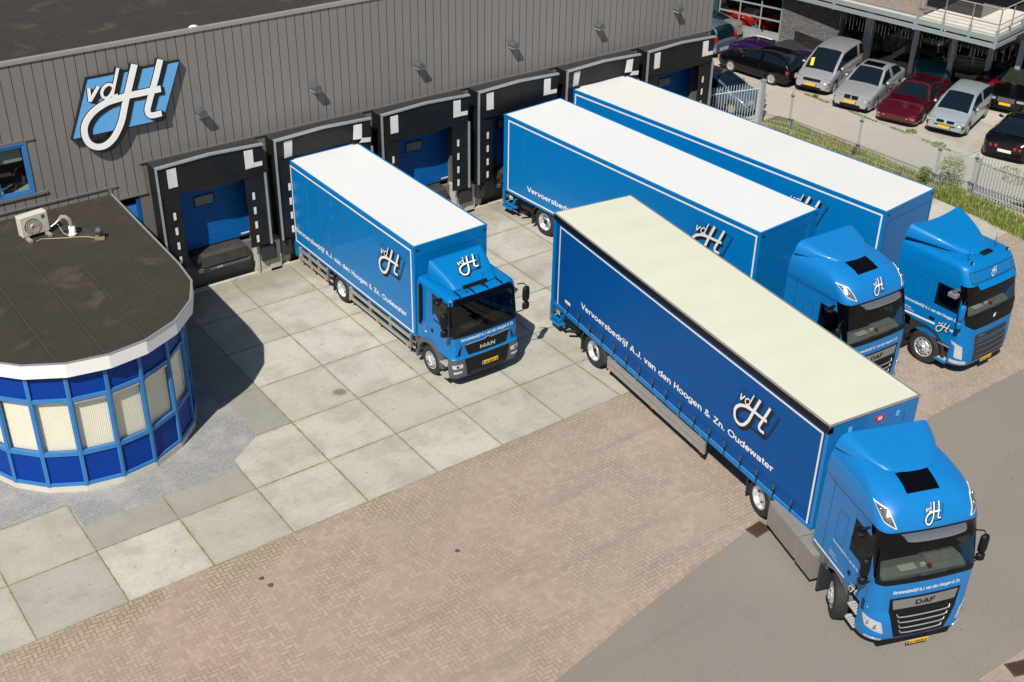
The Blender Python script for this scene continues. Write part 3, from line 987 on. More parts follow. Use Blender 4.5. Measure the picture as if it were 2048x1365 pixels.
    q.box(1.0, 2.75, 11.93, 12.05, .62, .72, GREYP)
    q.box(1.15, 1.35, 11.925, 11.93, .645, .69, BLACK)
    q.box(1.6, 1.8, 11.922, 11.93, .64, .70, ALU)
    q.build('leveller_lip', d)
    q = MB()
    q.box(-.38, .0, 11.90, YW - .01, 0, 1.05, CONC)
    q.box(3.02, 3.40, 11.93, YW - .01, 0, 1.02, CONC)
    q.box(.001, .42, 12.1, YW - .01, 0, 1.18, CONC)
    q.box(2.95, 3.019, 11.88, YW - .01, 0, 1.18, CONC)
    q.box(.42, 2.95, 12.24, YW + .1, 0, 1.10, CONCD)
    q.box(-.38, 3.4, 11.90, 12.02, 0, .09, CONC)
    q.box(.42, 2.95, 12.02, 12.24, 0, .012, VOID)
    q.build('concrete_front', d)
    for xb in (3.08, .05):
        q = MB()
        q.box(xb, xb + .52 if xb > 1 else xb + .3, 11.78, 11.90 if xb > 1 else 12.09, .48, 1.02, BUMP)
        q.build('rubber_bumper', d, bevel=.02)

# wall lamps above the docks
lamp0 = None
for i in range(6):
    lx = 9.75 + 3.78 * i
    lab = ['grey half-round wall lamp just right of the big white and blue sign', 'wall lamp above the docked short box truck',
           'wall lamp above the empty dock right of the short box truck', 'wall lamp above the middle white-roofed trailer',
           'wall lamp above the farthest truck, second from the hall corner', 'rightmost wall lamp, close to the corner of the hall'][i]
    if lamp0 is None:
        lt = thing('wall_lamp', lab, 'lamp', (lx, YW, 5.55), 0, 'wall lamps on the grey hall')
        q = MB()
        pts = [(-.13, 0), (-.13, .10), (-.08, .19), (.0, .21), (.08, .19), (.13, .10), (.13, 0)]
        q.prism([(a, .02 + c_) for a, c_ in [(-.13, -.0), (.13, 0), (.13, .1), (.08, .18), (-.08, .18), (-.13, .1)]], -.30, -.0, GREYP, 'y')
        q.build('lamp_housing', lt, bevel=.02)
        q = MB()
        q.box(-.12, .12, -.29, -.01, 0.0, .018, mat('lamp_diffuser', (.62, .62, .5), .4))
        q.build('diffuser', lt)
        lamp0 = lt
    else:
        lt = copy_tree(lamp0)
        lt.location = (lx, YW, 5.55)
        lt['label'] = lab

# big sign on the facade
sg = thing('company_sign', 'big white script letters with black shadow on a slanted light blue panel', 'sign', (7.61, YW, 6.485))
SB = mat('sign_light_blue', (.13, .42, .80), .4, var=.015)
H_ = 1.652


def prism_poly(mb, poly, y0, y1, m, m2):
    mb.prism(poly, y0, y1, m, 'y', m2=m2)


q = MB()
q.prism([(a * H_, b2 * H_) for a, b2 in LBOX], -.16, -.03, BLACKM, 'y')
q.build('sign_edge', sg)
q = MB()
sb = [(a * H_ * .975, b2 * H_ * .955) for a, b2 in LBOX]
q.prism(sb, -.166, -.161, SB, 'y')
q.build('panel', sg)
for si, (P, wd) in enumerate(LOGO):
    q = MB()

    def slab(dx, dz, ex, y0, y1, mm):
        L, Q = ribbon([(a + dx, b2 + dz) for a, b2 in P], wd + ex)
        n = len(L)
        vs = []
        for k in range(n):
            o = -.0012 * k / n
            vs += [(L[k][0] * H_, y0 + o, L[k][1] * H_), (Q[k][0] * H_, y0 + o, Q[k][1] * H_), (L[k][0] * H_, y1, L[k][1] * H_), (Q[k][0] * H_, y1, Q[k][1] * H_)]
        fs = []
        for k in range(n - 1):
            a, c_ = 4 * k, 4 * k + 4
            fs += [(a, a + 1, c_ + 1, c_), (a, c_, c_ + 2, a + 2), (a + 1, a + 3, c_ + 3, c_ + 1)]
        fs += [(0, 2, 3, 1), (4 * n - 4, 4 * n - 3, 4 * n - 1, 4 * n - 2)]
        q.add(vs, fs, mm)
    for j in range(4):
        slab(.022 * j, -.017 * j, .03, -.172 - .002 * j - si * .0004, -.08, BLACKM)
    slab(0, 0, 0, -.196 - si * .0012, -.183, mat('sign_white', (.95, .95, .95), .5, var=.01))
    q.build('letter_stroke', sg)

# ============================================================ ROUND OFFICE WING
off = thing('office_wing', 'low round-ended office with white fascia, dark flat roof and blue window band', 'building', (0, 0, 0))
RC, RR = (3.68, 6.95), 3.03
ANG = [4.5, -15.7, -34.8, -53.8, -73.5, -91.6, -110, -128.6, -147, -165.5, -184.5]
BC, BR = (3.56, 6.86), 2.74
ZR = 3.75


def arc(c_, r):
    return [(c_[0] + r * math.cos(R(a)), c_[1] + r * math.sin(R(a))) for a in ANG]


rp = arc(RC, RR)
rp = [(6.80, YW)] + rp + [(RC[0] - RR, YW)]
FASC = mat('fascia_white', (.84, .84, .84), .5, var=.02)
q = MB()
q.prism([(RC[0] + (x - RC[0]) * .9895, RC[1] + (y - RC[1]) * .9895 if y < YW else YW) for x, y in rp], ZR - .30, ZR - .006, MATS['roof_bitumen'], 'z')
q.build('roof', off)
q = MB()
for (a, c_) in zip(rp, rp[1:]):
    def inn(pt, k):
        return (RC[0] + (pt[0] - RC[0]) * k, pt[1] if pt[1] >= YW else RC[1] + (pt[1] - RC[1]) * k)
    ai, ci = inn(a, .990), inn(c_, .990)
    vs = [(*a, ZR - .37), (*c_, ZR - .37), (*c_, ZR), (*a, ZR), (*ai, ZR - .37), (*ci, ZR - .37), (*ci, ZR), (*ai, ZR)]
    q.add(vs, [(0, 1, 2, 3), (4, 7, 6, 5), (0, 4, 5, 1)], FASC)
    vs = [(*inn(a, 1.004), ZR + .002), (*inn(c_, 1.004), ZR + .002), (*inn(c_, .988), ZR + .002), (*inn(a, .988), ZR + .002),
          (*inn(a, 1.004), ZR + .020), (*inn(c_, 1.004), ZR + .020), (*inn(c_, .988), ZR + .020), (*inn(a, .988), ZR + .020)]
    q.add(vs, [(0, 1, 5, 4), (3, 7, 6, 2), (4, 5, 6, 7), (0, 3, 2, 1)], COPE)
q.build('fascia', off)
q = MB()
for (a, c_) in zip(rp, rp[1:]):
    q.add([(a[0], a[1], ZR - .371), (c_[0], c_[1], ZR - .371), (RC[0], c_[1] if c_[1] >= YW else RC[1], ZR - .371), (RC[0], a[1] if a[1] >= YW else RC[1], ZR - .371)], [(0, 1, 2, 3)], TRIM)
q.build('soffit', off)
bp = arc(BC, BR)
bp = [(6.30, 8.0)] + bp[1:-1] + [(BC[0] - BR, 8.0)]
BRICK = None
m, t, b = newmat('red_brick')
bt = t.n('ShaderNodeTexBrick')
bt.inputs['Color1'].default_value = (.20, .055, .03, 1)
bt.inputs['Color2'].default_value = (.13, .035, .02, 1)
bt.inputs['Mortar'].default_value = (.18, .15, .13, 1)
bt.inputs['Scale'].default_value = 1.0
bt.inputs['Brick Width'].default_value = .22
bt.inputs['Row Height'].default_value = .065
bt.inputs['Mortar Size'].default_value = .006
mp = t.n('ShaderNodeMapping')
mp.inputs['Rotation'].default_value = (R(90), 0, R(90))
t.t.links.new(t.pos(), mp.inputs[0])
t.t.links.new(mp.outputs[0], bt.inputs[0])
t.set(b.inputs['Base Color'], bt.outputs[0])
b.inputs['Roughness'].default_value = .9
q = MB()
q.box(6.10, 6.32, 8.0, YW - .002, 0, ZR - .372, MATS['red_brick'])
q.box(BC[0] - BR - .02, BC[0] - BR + .2, 8.0, YW - .002, 0, ZR - .372, MATS['red_brick'])
q.build('brick_wall', off)
BASEC = mat('plinth_concrete', (.60, .57, .50), .8, var=.05)
BLIND = mat('vertical_blind_cream', (.88, .83, .70), .7, var=.03)
q = MB()
ip = [(BC[0] + (x - BC[0]) * 1.015, BC[1] + (y - BC[1]) * 1.015) for x, y in bp]
q.prism(ip, 0, .17, BASEC, 'z')
q.build('plinth', off)
ZS, ZT, ZTOP = 1.14, 2.66, 3.38


def post(a, nrm, z0, z1, w_=.075):
    pass


fm = MB()
for k, (a, c_) in enumerate(zip(bp, bp[1:])):
    A, C_ = Vector((*a, 0)), Vector((*c_, 0))
    dv = (C_ - A)
    ln = dv.length
    dv.normalize()
    nv = Vector((dv.y, -dv.x, 0))
    if (Vector((*BC, 0)) - A).dot(nv) > 0:
        nv = -nv
    M = Matrix((dv.to_4d(), nv.to_4d(), Vector((0, 0, 1, 0)), Vector((0, 0, 0, 1)))).transposed()
    M.translation = A
    # local: x along, y outward, z up
    f = MB()
    pw = .042
    f.box(-.005, pw, -.05, .045, .17, ZTOP, FRAMEB, M)
    f.box(ln - pw, ln + .005, -.05, .045, .17, ZTOP, FRAMEB, M)
    for z0, z1 in ((.17, .26), (ZS - .07, ZS + .05), (ZT - .05, ZT + .05), (ZTOP - .03, ZTOP)):
        f.box(pw, ln - pw, -.05, .032, z0, z1, FRAMEB, M)
    opening = k in (4, 5, 3) or True
    f.box(pw, pw + .025, -.04, .02, ZS + .05, ZT - .05, FRAMEB, M)
    f.box(ln - pw - .025, ln - pw, -.04, .02, ZS + .05, ZT - .05, FRAMEB, M)
    fo = f.build('window_frame', off)
    for z0, z1 in ((.26, ZS - .07), (ZT + .05, ZTOP - .03)):
        g2 = MB()
        g2.box(pw, ln - pw, -.03, -.01, z0, z1, PANELB, M)
        g2.build('blue_panel', fo)
    g3 = MB()
    g3.add([(pw + .03, -.012, ZS + .04), (ln - pw - .03, -.012, ZS + .04), (ln - pw - .03, -.012, ZT - .04), (pw + .03, -.012, ZT - .04)], [(0, 1, 2, 3)], GLASSC, M)
    g3.build('pane', fo)
    g4 = MB()
    nb = int((ln - 2 * pw) / .022)
    vb = []
    for j in range(nb + 1):
        x0 = pw + .01 + (ln - 2 * pw - .02) * j / nb
        yy = -.10 - (.006 if j % 2 else 0)
        vb += [(x0, yy, ZS + .02), (x0, yy, ZT)]
    g4.add(vb, [(2 * j, 2 * j + 2, 2 * j + 3, 2 * j + 1) for j in range(nb)], BLIND, M)
    g4.box(pw, ln - pw, -.16, -.14, .2, ZT + .2, VOID, M)
    g4.build('vertical_blind', fo)
    for zz in (ZT - .085,):
        g5 = MB()
        if k in (3, 4, 5):
            g5.box(pw + .04, ln - pw - .04, -.0, .03, ZT - .12, ZT - .07, ALU, M)
            g5.build('vent_strip', fo)

# things on the office roof
AC = mat('aircon_cream', (.60, .57, .48), .6, var=.06, vscale=4, dirt=(.40, .33, .22), dirt_amt=.5)
ac = thing('air_conditioner', 'weathered cream air conditioning unit with round fan grille on the office roof', 'air conditioner', (4.15, 10.88, ZR), R(8))
ac.scale = (.92, .92, .90)
q = MB()
q.box(-.42, .42, -.15, .15, .10, .74, AC)
q.build('housing', ac, bevel=.02)
q = MB()
q.lathe([(.245, -.165), (.245, -.152), (.0, -.152)], mat('fan_recess', (.28, .27, .24), .7), 28, Matrix.Translation((-.10, 0, .42)), 'y')
for k in range(20):
    a = k * math.pi / 10
    q.tube([(-.10 + .05 * math.cos(a), -.175, .42 + .05 * math.sin(a)), (-.10 + .24 * math.cos(a), -.172, .42 + .24 * math.sin(a))], .005, AC, 4)
for rr_ in (.06, .12, .18, .245):
    q.tube([(-.10 + rr_ * math.cos(a * math.pi / 12), -.176, .42 + rr_ * math.sin(a * math.pi / 12)) for a in range(25)], .006, AC, 4, cap=False)
q.build('fan_grille', ac)
q = MB()
q.lathe([(.0, -.19), (.05, -.185), (.05, -.17)], AC, 16, Matrix.Translation((-.10, 0, .42)), 'y')
q.build('fan_hub', ac)
q = MB()
q.box(.22, .32, -.156, -.152, .55, .67, GREYP)
q.build('label_plate', ac)
for xx in (-.30, .30):
    q = MB()
    q.box(xx - .05, xx + .05, -.42, .30, .01, .09, mat('concrete_block', (.30, .27, .24), .9, var=.1))
    q.build('support_block', ac)
pp = thing('roof_pipe', 'bent insulated pipe rising from a white flanged collar beside the air conditioner', 'pipe', (5.0, 10.35, ZR))
q = MB()
q.lathe([(.0, .02), (.13, .02), (.10, .06), (.085, .08), (.085, .27), (0, .27)], WHITE, 20, axis='z')
q.build('collar', pp)
q = MB()
q.tube([(0, 0, .24), (.0, 0, .36), (-.03, .02, .46), (-.1, .06, .54), (-.19, .1, .55), (-.24, .12, .47)], .06, mat('pipe_insulation', (.30, .26, .23), .8, var=.12, vscale=12), 12)
q.build('insulated_bend', pp)
hs = MB()
hs.tube([(-.24, .12, .50), (-.36, .16, .38), (-.5, .15, .32)], .025, MARK, 8)
hs.build('hose', pp)
q = MB()
q.tube([(4.72, 10.62, ZR + .3), (4.78, 10.45, ZR + .08), (4.9, 10.2, ZR + .02), (5.1, 10.1, ZR + .015), (5.3, 9.98, ZR + .015), (5.45, 9.75, ZR + .015)], .012, mat('cable_beige', (.45, .38, .26), .7), 6)
q.tube([(4.05, 10.45, ZR + .03), (4.2, 10.55, ZR + .015), (4.5, 10.4, ZR + .012), (4.9, 10.2, ZR + .012)], .012, MATS['cable_beige'], 6)
tag(q.build('roof_cable'), 'thin beige cable lying across the office roof from unit to floodlight', 'cable')
fl = thing('floodlight', 'small grey floodlight on a mossy square tile on the office roof', 'lamp', (5.52, 9.72, ZR), R(-20))
q = MB()
q.box(-.13, .13, -.13, .13, .001, .05, mat('mossy_tile', (.22, .19, .10), .95, var=.3, vscale=14))
q.build('base_tile', fl, bevel=.01)
q = MB()
q.tube([(0, 0, .05), (0, .02, .2)], .02, GREYP, 8)
q.lathe([(.0, -.09), (.10, -.08), (.11, .0), (.07, .09), (.0, .10)], GREYP, 16, Matrix.Translation((0, 0, .24)) @ Matrix.Rotation(R(35), 4, 'X'), 'y')
q.build('lamp_head', fl)
q = MB()
q.lathe([(0, 0), (.14, .0), (.16, .04), (.1, .09), (0, .1)], WHITE, 16, Matrix.Translation((10.15, 12.95, 7.87)), 'z')
tag(q.build('roof_vent'), 'small pale vent cap near the front edge of the hall roof', 'vent')

# drains
for (dx, dy, lab) in ((15.03, -6.17, 'rusty iron drain grate beside the road edge by the nearest truck'), (16.3, -12.42, 'iron drain grate in the bottom right corner of the paving')):
    q = MB()
    RUST = mat('rusty_iron', (.10, .06, .035), .8, metal=.3, var=.2)
    M = TR(dx, dy, 0, R(3 if dx < 16 else -20))
    q.box(-.24, .24, -.17, .17, .0, .012, VOID, M)
    for k in range(9):
        q.box(-.22 + k * .055, -.19 + k * .055, -.15, .15, .0125, .022, RUST, M)
    for a, c_, e, f_ in ((-.25, .25, -.18, -.15), (-.25, .25, .15, .18), (-.25, -.225, -.15, .15), (.225, .25, -.15, .15)):
        q.box(a, c_, e, f_, .0, .024, RUST, M)
    tag(q.build('drain_grate'), lab, 'drain')

# ============================================================ TRUCKS
NAME = 'Vervoersbedrijf A.J. van den Hoogen & Zn. Oudewater'
NAMES = 'Vervoersbedrijf A.J. van den Hoogen & Zn.'


def wheel_tree(parent, M, r=.5, wdt=.30, dual=False, hub=0, steer=0.0):
    """axis along local x, outer face at x=0 looking to -x, tyre extends to +x"""
    q = MB()
    prof = [(r * .60, .03), (r * .66, .005), (r * .80, .0), (r * .93, .018), (r, .055), (r, wdt - .05), (r * .93, wdt - .01), (r * .62, wdt)]
    q.lathe(prof, TYRE, 40)
    if dual:
        q.lathe([(a, b_ + wdt + .03) for a, b_ in prof], TYRE, 32)
    n = 44
    for k in range(n):
        a = 2 * math.pi * k / n
        q.box(-.004, .004, -.003, .003, 0, 0, TYRE) if False else None
    for g_x in (.09, .15, .21):
        q.lathe([(r + .001, g_x - .008), (r + .002, g_x), (r + .001, g_x + .008)], BLACKM, 36)
    w_ = q.build('wheel', parent, M)
    q = MB()
    if hub == 0:      # concave steel wheel (rear / trailer)
        q.lathe([(r * .61, .03), (r * .585, .012), (r * .56, .02), (r * .54, .06), (r * .50, .15), (r * .40, .165), (r * .27, .15), (r * .24, .10), (r * .18, .07), (0, .065)], RIM, 36)
        for k in range(10):
            a = k * math.pi / 5
            M2 = Matrix.Translation((.158, r * .455 * math.cos(a), r * .455 * math.sin(a)))
            q.lathe([(.0, -.012), (.032, -.012)], BLACKM, 10, M2)
    else:             # convex front wheel
        q.lathe([(r * .61, .03), (r * .585, .012), (r * .55, .025), (r * .50, .075), (r * .42, .02), (r * .34, -.01), (r * .24, -.012), (r * .22, -.055), (r * .14, -.075), (0, -.078)], RIM, 36)
        for k in range(10):
            a = k * math.pi / 5
            M2 = Matrix.Translation((.0, r * .29 * math.cos(a), r * .29 * math.sin(a)))
            q.lathe([(.018, .0), (.018, -.045), (0, -.05)], CHROME, 6, M2)
            a += math.pi / 10
            M2 = Matrix.Translation((.03, r * .46 * math.cos(a), r * .46 * math.sin(a)))
            q.lathe([(.0, -.012), (.026, -.004)], BLACKM, 8, M2)
        q.lathe([(0, -.081), (r * .12, -.079)], GREYP, 12)
    rm = q.build('rim', w_)
    return w_


def mudguard(parent, M, r=.60, w_=.42, a0=-15, a1=195, m=GREYD, flap=True):
    q = MB()
    n = 16
    vs, fs = [], []
    for i in range(n + 1):
        a = R(a0 + (a1 - a0) * i / n)
        for rr_, x in ((r, -.01), (r, w_), (r + .03, w_), (r + .03, -.01), (r - .02, -.01)):
            vs.append((x, -rr_ * math.cos(a) * 1.05, rr_ * math.sin(a)))
    for i in range(n):
        for k in range(4):
            fs.append((i * 5 + k, i * 5 + k + 1, i * 5 + k + 6, i * 5 + k + 5))
    q.add(vs, fs, m, smooth=True)
    if flap:
        e = r * math.cos(R(a1)) * -1.05
        q.box(.0, w_, e + .0, e + .03, -.30, -.02 + r * math.sin(R(a1)), m)
    return q.build('mudguard', parent, M)


def box_body(root, M, L, W, zb, zt, kind='box', roofm=None, stripe=None, text=None, logo=None, side=BLUE):
    """cargo body, local frame: x to the right, y rearward from the front wall"""
    q = MB()
    if kind == 'box':
        q.box(0, W, 0, L, zb, zt - .03, side)
        b_ = q.build('box_body', root, M, bevel=.025)
        q = MB()
        for a, c_, e, f_ in ((-.006, .05, -.006, L + .006), (W - .05, W + .006, -.006, L + .006), (.051, W - .051, -.006, .05), (.051, W - .051, L - .05, L + .006)):
            q.box(a, c_, e, f_, zt - .06, zt + .004, side)
        q.build('roof_rail', b_, bevel=.008)
        q = MB()
        q.box(.051, W - .051, .051, L - .051, zt - .029, zt - .004, roofm or ROOFW)
        q.build('roof_panel', b_)
        # front wall panel joint lines and bottom rail
        q = MB()
        q.box(-.004, W + .004, .0, L, zb - .07, zb + .004, side)
        q.build('bottom_rail', b_)
        q = MB()
        for xx in (.10, W - .10):
            q.box(xx - .005, xx + .005, -.006, -.001, zb + .5, zt - .35, DOORB)
        q.box(.10, W - .10, -.006, -.001, zt - .35, zt - .34, DOORB)
        for xx in (.06, W - .16):
            q.box(xx, xx + .10, -.03, -.001, zt - .12, zt - .10, GREYD)
        q.build('front_trim', b_)
    else:
        q = MB()
        q.box(.045, W - .03, .10, L - .10, zb, zt - .05, CURTAIN)

        def curS(u, v):
            y_, z_ = .10 + (L - .20) * u, zb + (zt - .05 - zb) * v
            k_ = .5 + .5 * math.sin(y_ * 9.5 + .6 * math.sin(y_ * 2.1) + .5 * z_)
            g_ = .5 + .5 * math.sin(y_ * 1.35 + 1 + .7 * math.sin(z_ * 1.3))
            return (.030 + .006 * k_ * (1 - v) ** 1.5 + .010 * g_ * math.sin(math.pi * v), y_, z_)
        q.grid(curS, 150, 14, CURTAIN)
        b_ = q.build('curtain_side', root, M)
        q = MB()      # corner posts, front wall
        q.box(0, W, 0, .10, zb, zt - .02, BLUE_DAF)
        for xx in (.55, W - .65):
            q.box(xx, xx + .10, -.02, -.001, zt - .34, zt - .20, SB)
        for xx in (.35, W - .38):
            q.box(xx, xx + .02, -.02, -.001, zb + .4, zt - .3, BLUE)
        q.build('front_wall', b_, bevel=.01)
        q = MB()
        q.box(0, .12, L - .10, L, zb - .05, zt - .02, BLUE)
        q.box(W - .12, W, L - .10, L, zb - .05, zt - .02, BLUE)
        q.box(.12, W - .12, L - .07, L - .01, zb, zt - .05, BLUE)
        q.build('rear_frame', b_)
        q = MB()
        q.box(W / 2 + .02, W / 2 + .30, -.012, -.002, zt - .30, zt - .17, mat('red_sticker', (.60, .01, .03), .4))
        q.box(W / 2 + .10, W / 2 + .22, -.016, -.0125, zt - .275, zt - .195, MARK)
        q.build('red_badge', b_)
        q = MB()
        q.box(-.02, .08, .02, L - .02, zt - .17, zt - .005, BLACK)
        q.box(W - .08, W + .02, .02, L - .02, zt - .17, zt - .005, BLACK)
        q.box(-.03, .11, -.012, .14, zt - .20, zt + .002, BLACKG)
        q.box(-.035, .10, -.02, .0, zt - .06, zt - .02, CHROME)
        q.build('roof_rail', b_, bevel=.01)
        q = MB()
        q.box(-.024, .022, -.02, L, zt - .004, zt + .018, ALU)
        q.box(W - .022, W + .024, -.02, L, zt - .004, zt + .018, ALU)
        q.box(.023, W - .023, -.02, .04, zt - .004, zt + .018, ALU)
        q.box(.023, W - .023, L - .04, L, zt - .004, zt + .018, ALU)
        q.build('roof_edge', b_)
        q = MB()
        rr_ = random.Random(3)

        def rfS(u, v):
            return (.022 + (W - .044) * u, .04 + (L - .08) * v, zt + .003 + .011 * math.sin(u * math.pi) * (1 + .5 * math.sin(v * 62) + .3 * math.sin(v * 23 + u * 4)))
        q.grid(rfS, 6, 120, roofm or ROOFC)
        q.build('roof_panel', b_)
        q = MB()
        q.box(.0, .05, .02, L - .02, zb - .10, zb + .03, BLUE)
        q.box(W - .05, W, .02, L - .02, zb - .10, zb + .03, BLUE)
        q.build('bottom_rail', b_)

    def S(a, z, o):          # left side: text runs from the rear (large y) to the front
        return (.0 - o - (0 if kind == 'box' else -.028), a, z)

    def SL(a, z, o):
        return S(L - a, z, o)
    # white outline
    (y0, y1, z0, z1) = stripe
    q = MB()
    wd = .055
    o = .004

    def rect(a, b2, c_, d):
        if kind == 'box':
            q.add([S(a, c_, o), S(b2, c_, o), S(b2, d, o), S(a, d, o)], [(0, 1, 2, 3)], WHITE)
        else:
            horizontal = abs(b2 - a) > abs(d - c_)
            n = int(max(abs(b2 - a), abs(d - c_)) / .075)
            for k in range(n):
                t0, t1 = k / n, (k + .90) / n
                if horizontal:
                    q.add([S(a + (b2 - a) * t0, c_, o), S(a + (b2 - a) * t1, c_, o), S(a + (b2 - a) * t1, d, o), S(a + (b2 - a) * t0, d, o)], [(0, 1, 2, 3)], WHITE)
                else:
                    q.add([S(a, c_ + (d - c_) * t0, o), S(b2, c_ + (d - c_) * t0, o), S(b2, c_ + (d - c_) * t1, o), S(a, c_ + (d - c_) * t1, o)], [(0, 1, 2, 3)], WHITE)
    rect(y0, y1, z0, z0 + wd)
    rect(y0, y1, z1 - wd, z1)
    rect(y0, y0 + wd, z0 + wd, z1 - wd)
    rect(y1 - wd, y1, z0 + wd, z1 - wd)
    q.build('white_outline', b_)
    q = MB()
    ty0, ty1, tz, th = text      # rear end y, front end y, baseline z, cap height
    put_sans(q, NAME, SL, L - ty0, tz, ty0 - ty1, th * 1.12, m=WHITE, off=.005)
    q.build('lettering', b_)
    q = MB()
    ly, lz, lh = logo
    put_logo(q, SL, L - ly, lz, lh, off=.005)
    q.build('logo', b_)
    return b_


def underride_rails(parent, M, y0, y1, z0, z1, m, nrails=2, name='side_guard', posts=True):
    q = MB()
    h = (z1 - z0)
    if nrails == 2:
        q.box(.02, .06, y0, y1, z0, z0 + .11, m)
        q.box(.02, .06, y0, y1, z1 - .11, z1, m)
        for yy in (y0, (y0 * 2 + y1) / 3, (y0 + 2 * y1) / 3, y1 - .07):
            q.box(.061, .12, yy, yy + .07, z0 - .04, z1 + .22, m)
        q.box(.015, .065, y0 - .03, y0, z0 - .02, z1 + .02, m)
        q.box(.015, .065, y1, y1 + .03, z0 - .02, z1 + .02, m)
    else:
        hh = h / 2 - .012
        q.box(.0, .035, y0, y1, z0, z0 + hh, m)
        q.box(.0, .035, y0, y1, z1 - hh, z1, m)
        for zz in (z0 + .0, z0 + hh - .02, z1 - hh, z1 - .02):
            q.box(-.012, -.0005, y0, y1, zz, zz + .02, m)
        q.box(-.02, .04, y0 - .04, y0 - .001, z0 - .01, z1 + .01, m)
        q.box(-.02, .04, y1 + .001, y1 + .04, z0 - .01, z1 + .01, m)
        for k in range(5):
            yy = y0 + .25 + k * (y1 - y0 - .5) / 4
            q.box(.04, .09, yy - .035, yy + .035, z0 + .05, z1 + .30, m)
    g = q.build(name, parent, M)
    q = MB()
    for yy in (y0 + .04, (y0 + y1) / 2, y1 - .1):
        q.box(-.022, -.0125, yy, yy + .09, z0 - .01, z0 + .05, ORANGE)
    q.build('side_marker', g)
    return g


def chassis(parent, M, L, W, y0, y1, zt=.98):
    q = MB()
    q.box(W / 2 - .55, W / 2 - .40, y0, y1, .62, zt, CHASSIS)
    q.box(W / 2 + .40, W / 2 + .55, y0, y1, .62, zt, CHASSIS)
    n = int((y1 - y0) / .9)
    for k in range(n + 1):
        yy = y0 + (y1 - y0 - .08) * k / n
        q.box(.12, W - .12, yy, yy + .07, zt - .12, zt - .001, CHASSIS)
    return q.build('chassis_frame', parent, M)


def tail_lift(parent, M, L, W, zb):
    q = MB()
    # blue rear corner brackets, lamp box and folded platform
    for sx in (0, 1):
        x0, x1 = (.0, .10) if sx == 0 else (W - .10, W)
        q.box(x0, x1, L - .10, L + .02, .30, zb - .08, BLUE)
        q.box(x0, x1, L - .72, L - .101, .46, .52, BLUE)
        q.prism([(L - .10, .30), (L - .10, .37), (L - .42, .37), (L - .62, .80), (L - .70, .80), (L - .47, .30)], x0, x1, BLUE, 'x')
    q.box(.101, W - .101, L - .05, L + .02, .30, .42, BLUE)
    g = q.build('rear_frame', parent, M)
    q = MB()
    for xx in (-.004,):
        q.box(xx, .09, L - .60, L - .14, .72, .90, BLACK)
        q.box(xx - .012, xx - .001, L - .56, L - .38, .745, .875, LAMP)
        q.box(xx - .012, xx - .001, L - .36, L - .19, .745, .875, GREYP)
        q.box(xx - .014, xx - .001, L - .05, L + .015, .44, .50, ORANGE)
    q.box(.2, W - .2, L + .02, L + .10, .45, .9, GREYD)
    q.build('tail_lamp_box', g)
    q = MB()
    q.tube([(.06, L - .08, .56), (.06, L - .50, .90)], .018, BLACK, 6)
    q.tube([(.10, L - .85, .35), (.35, L - .95, .30), (.9, L - .95, .30)], .05, CHASSIS, 8)
    q.box(.25, W - .25, L - 1.3, L - .7, .45, .85, CHASSIS)
    q.build('lift_cylinder', g)
    return g


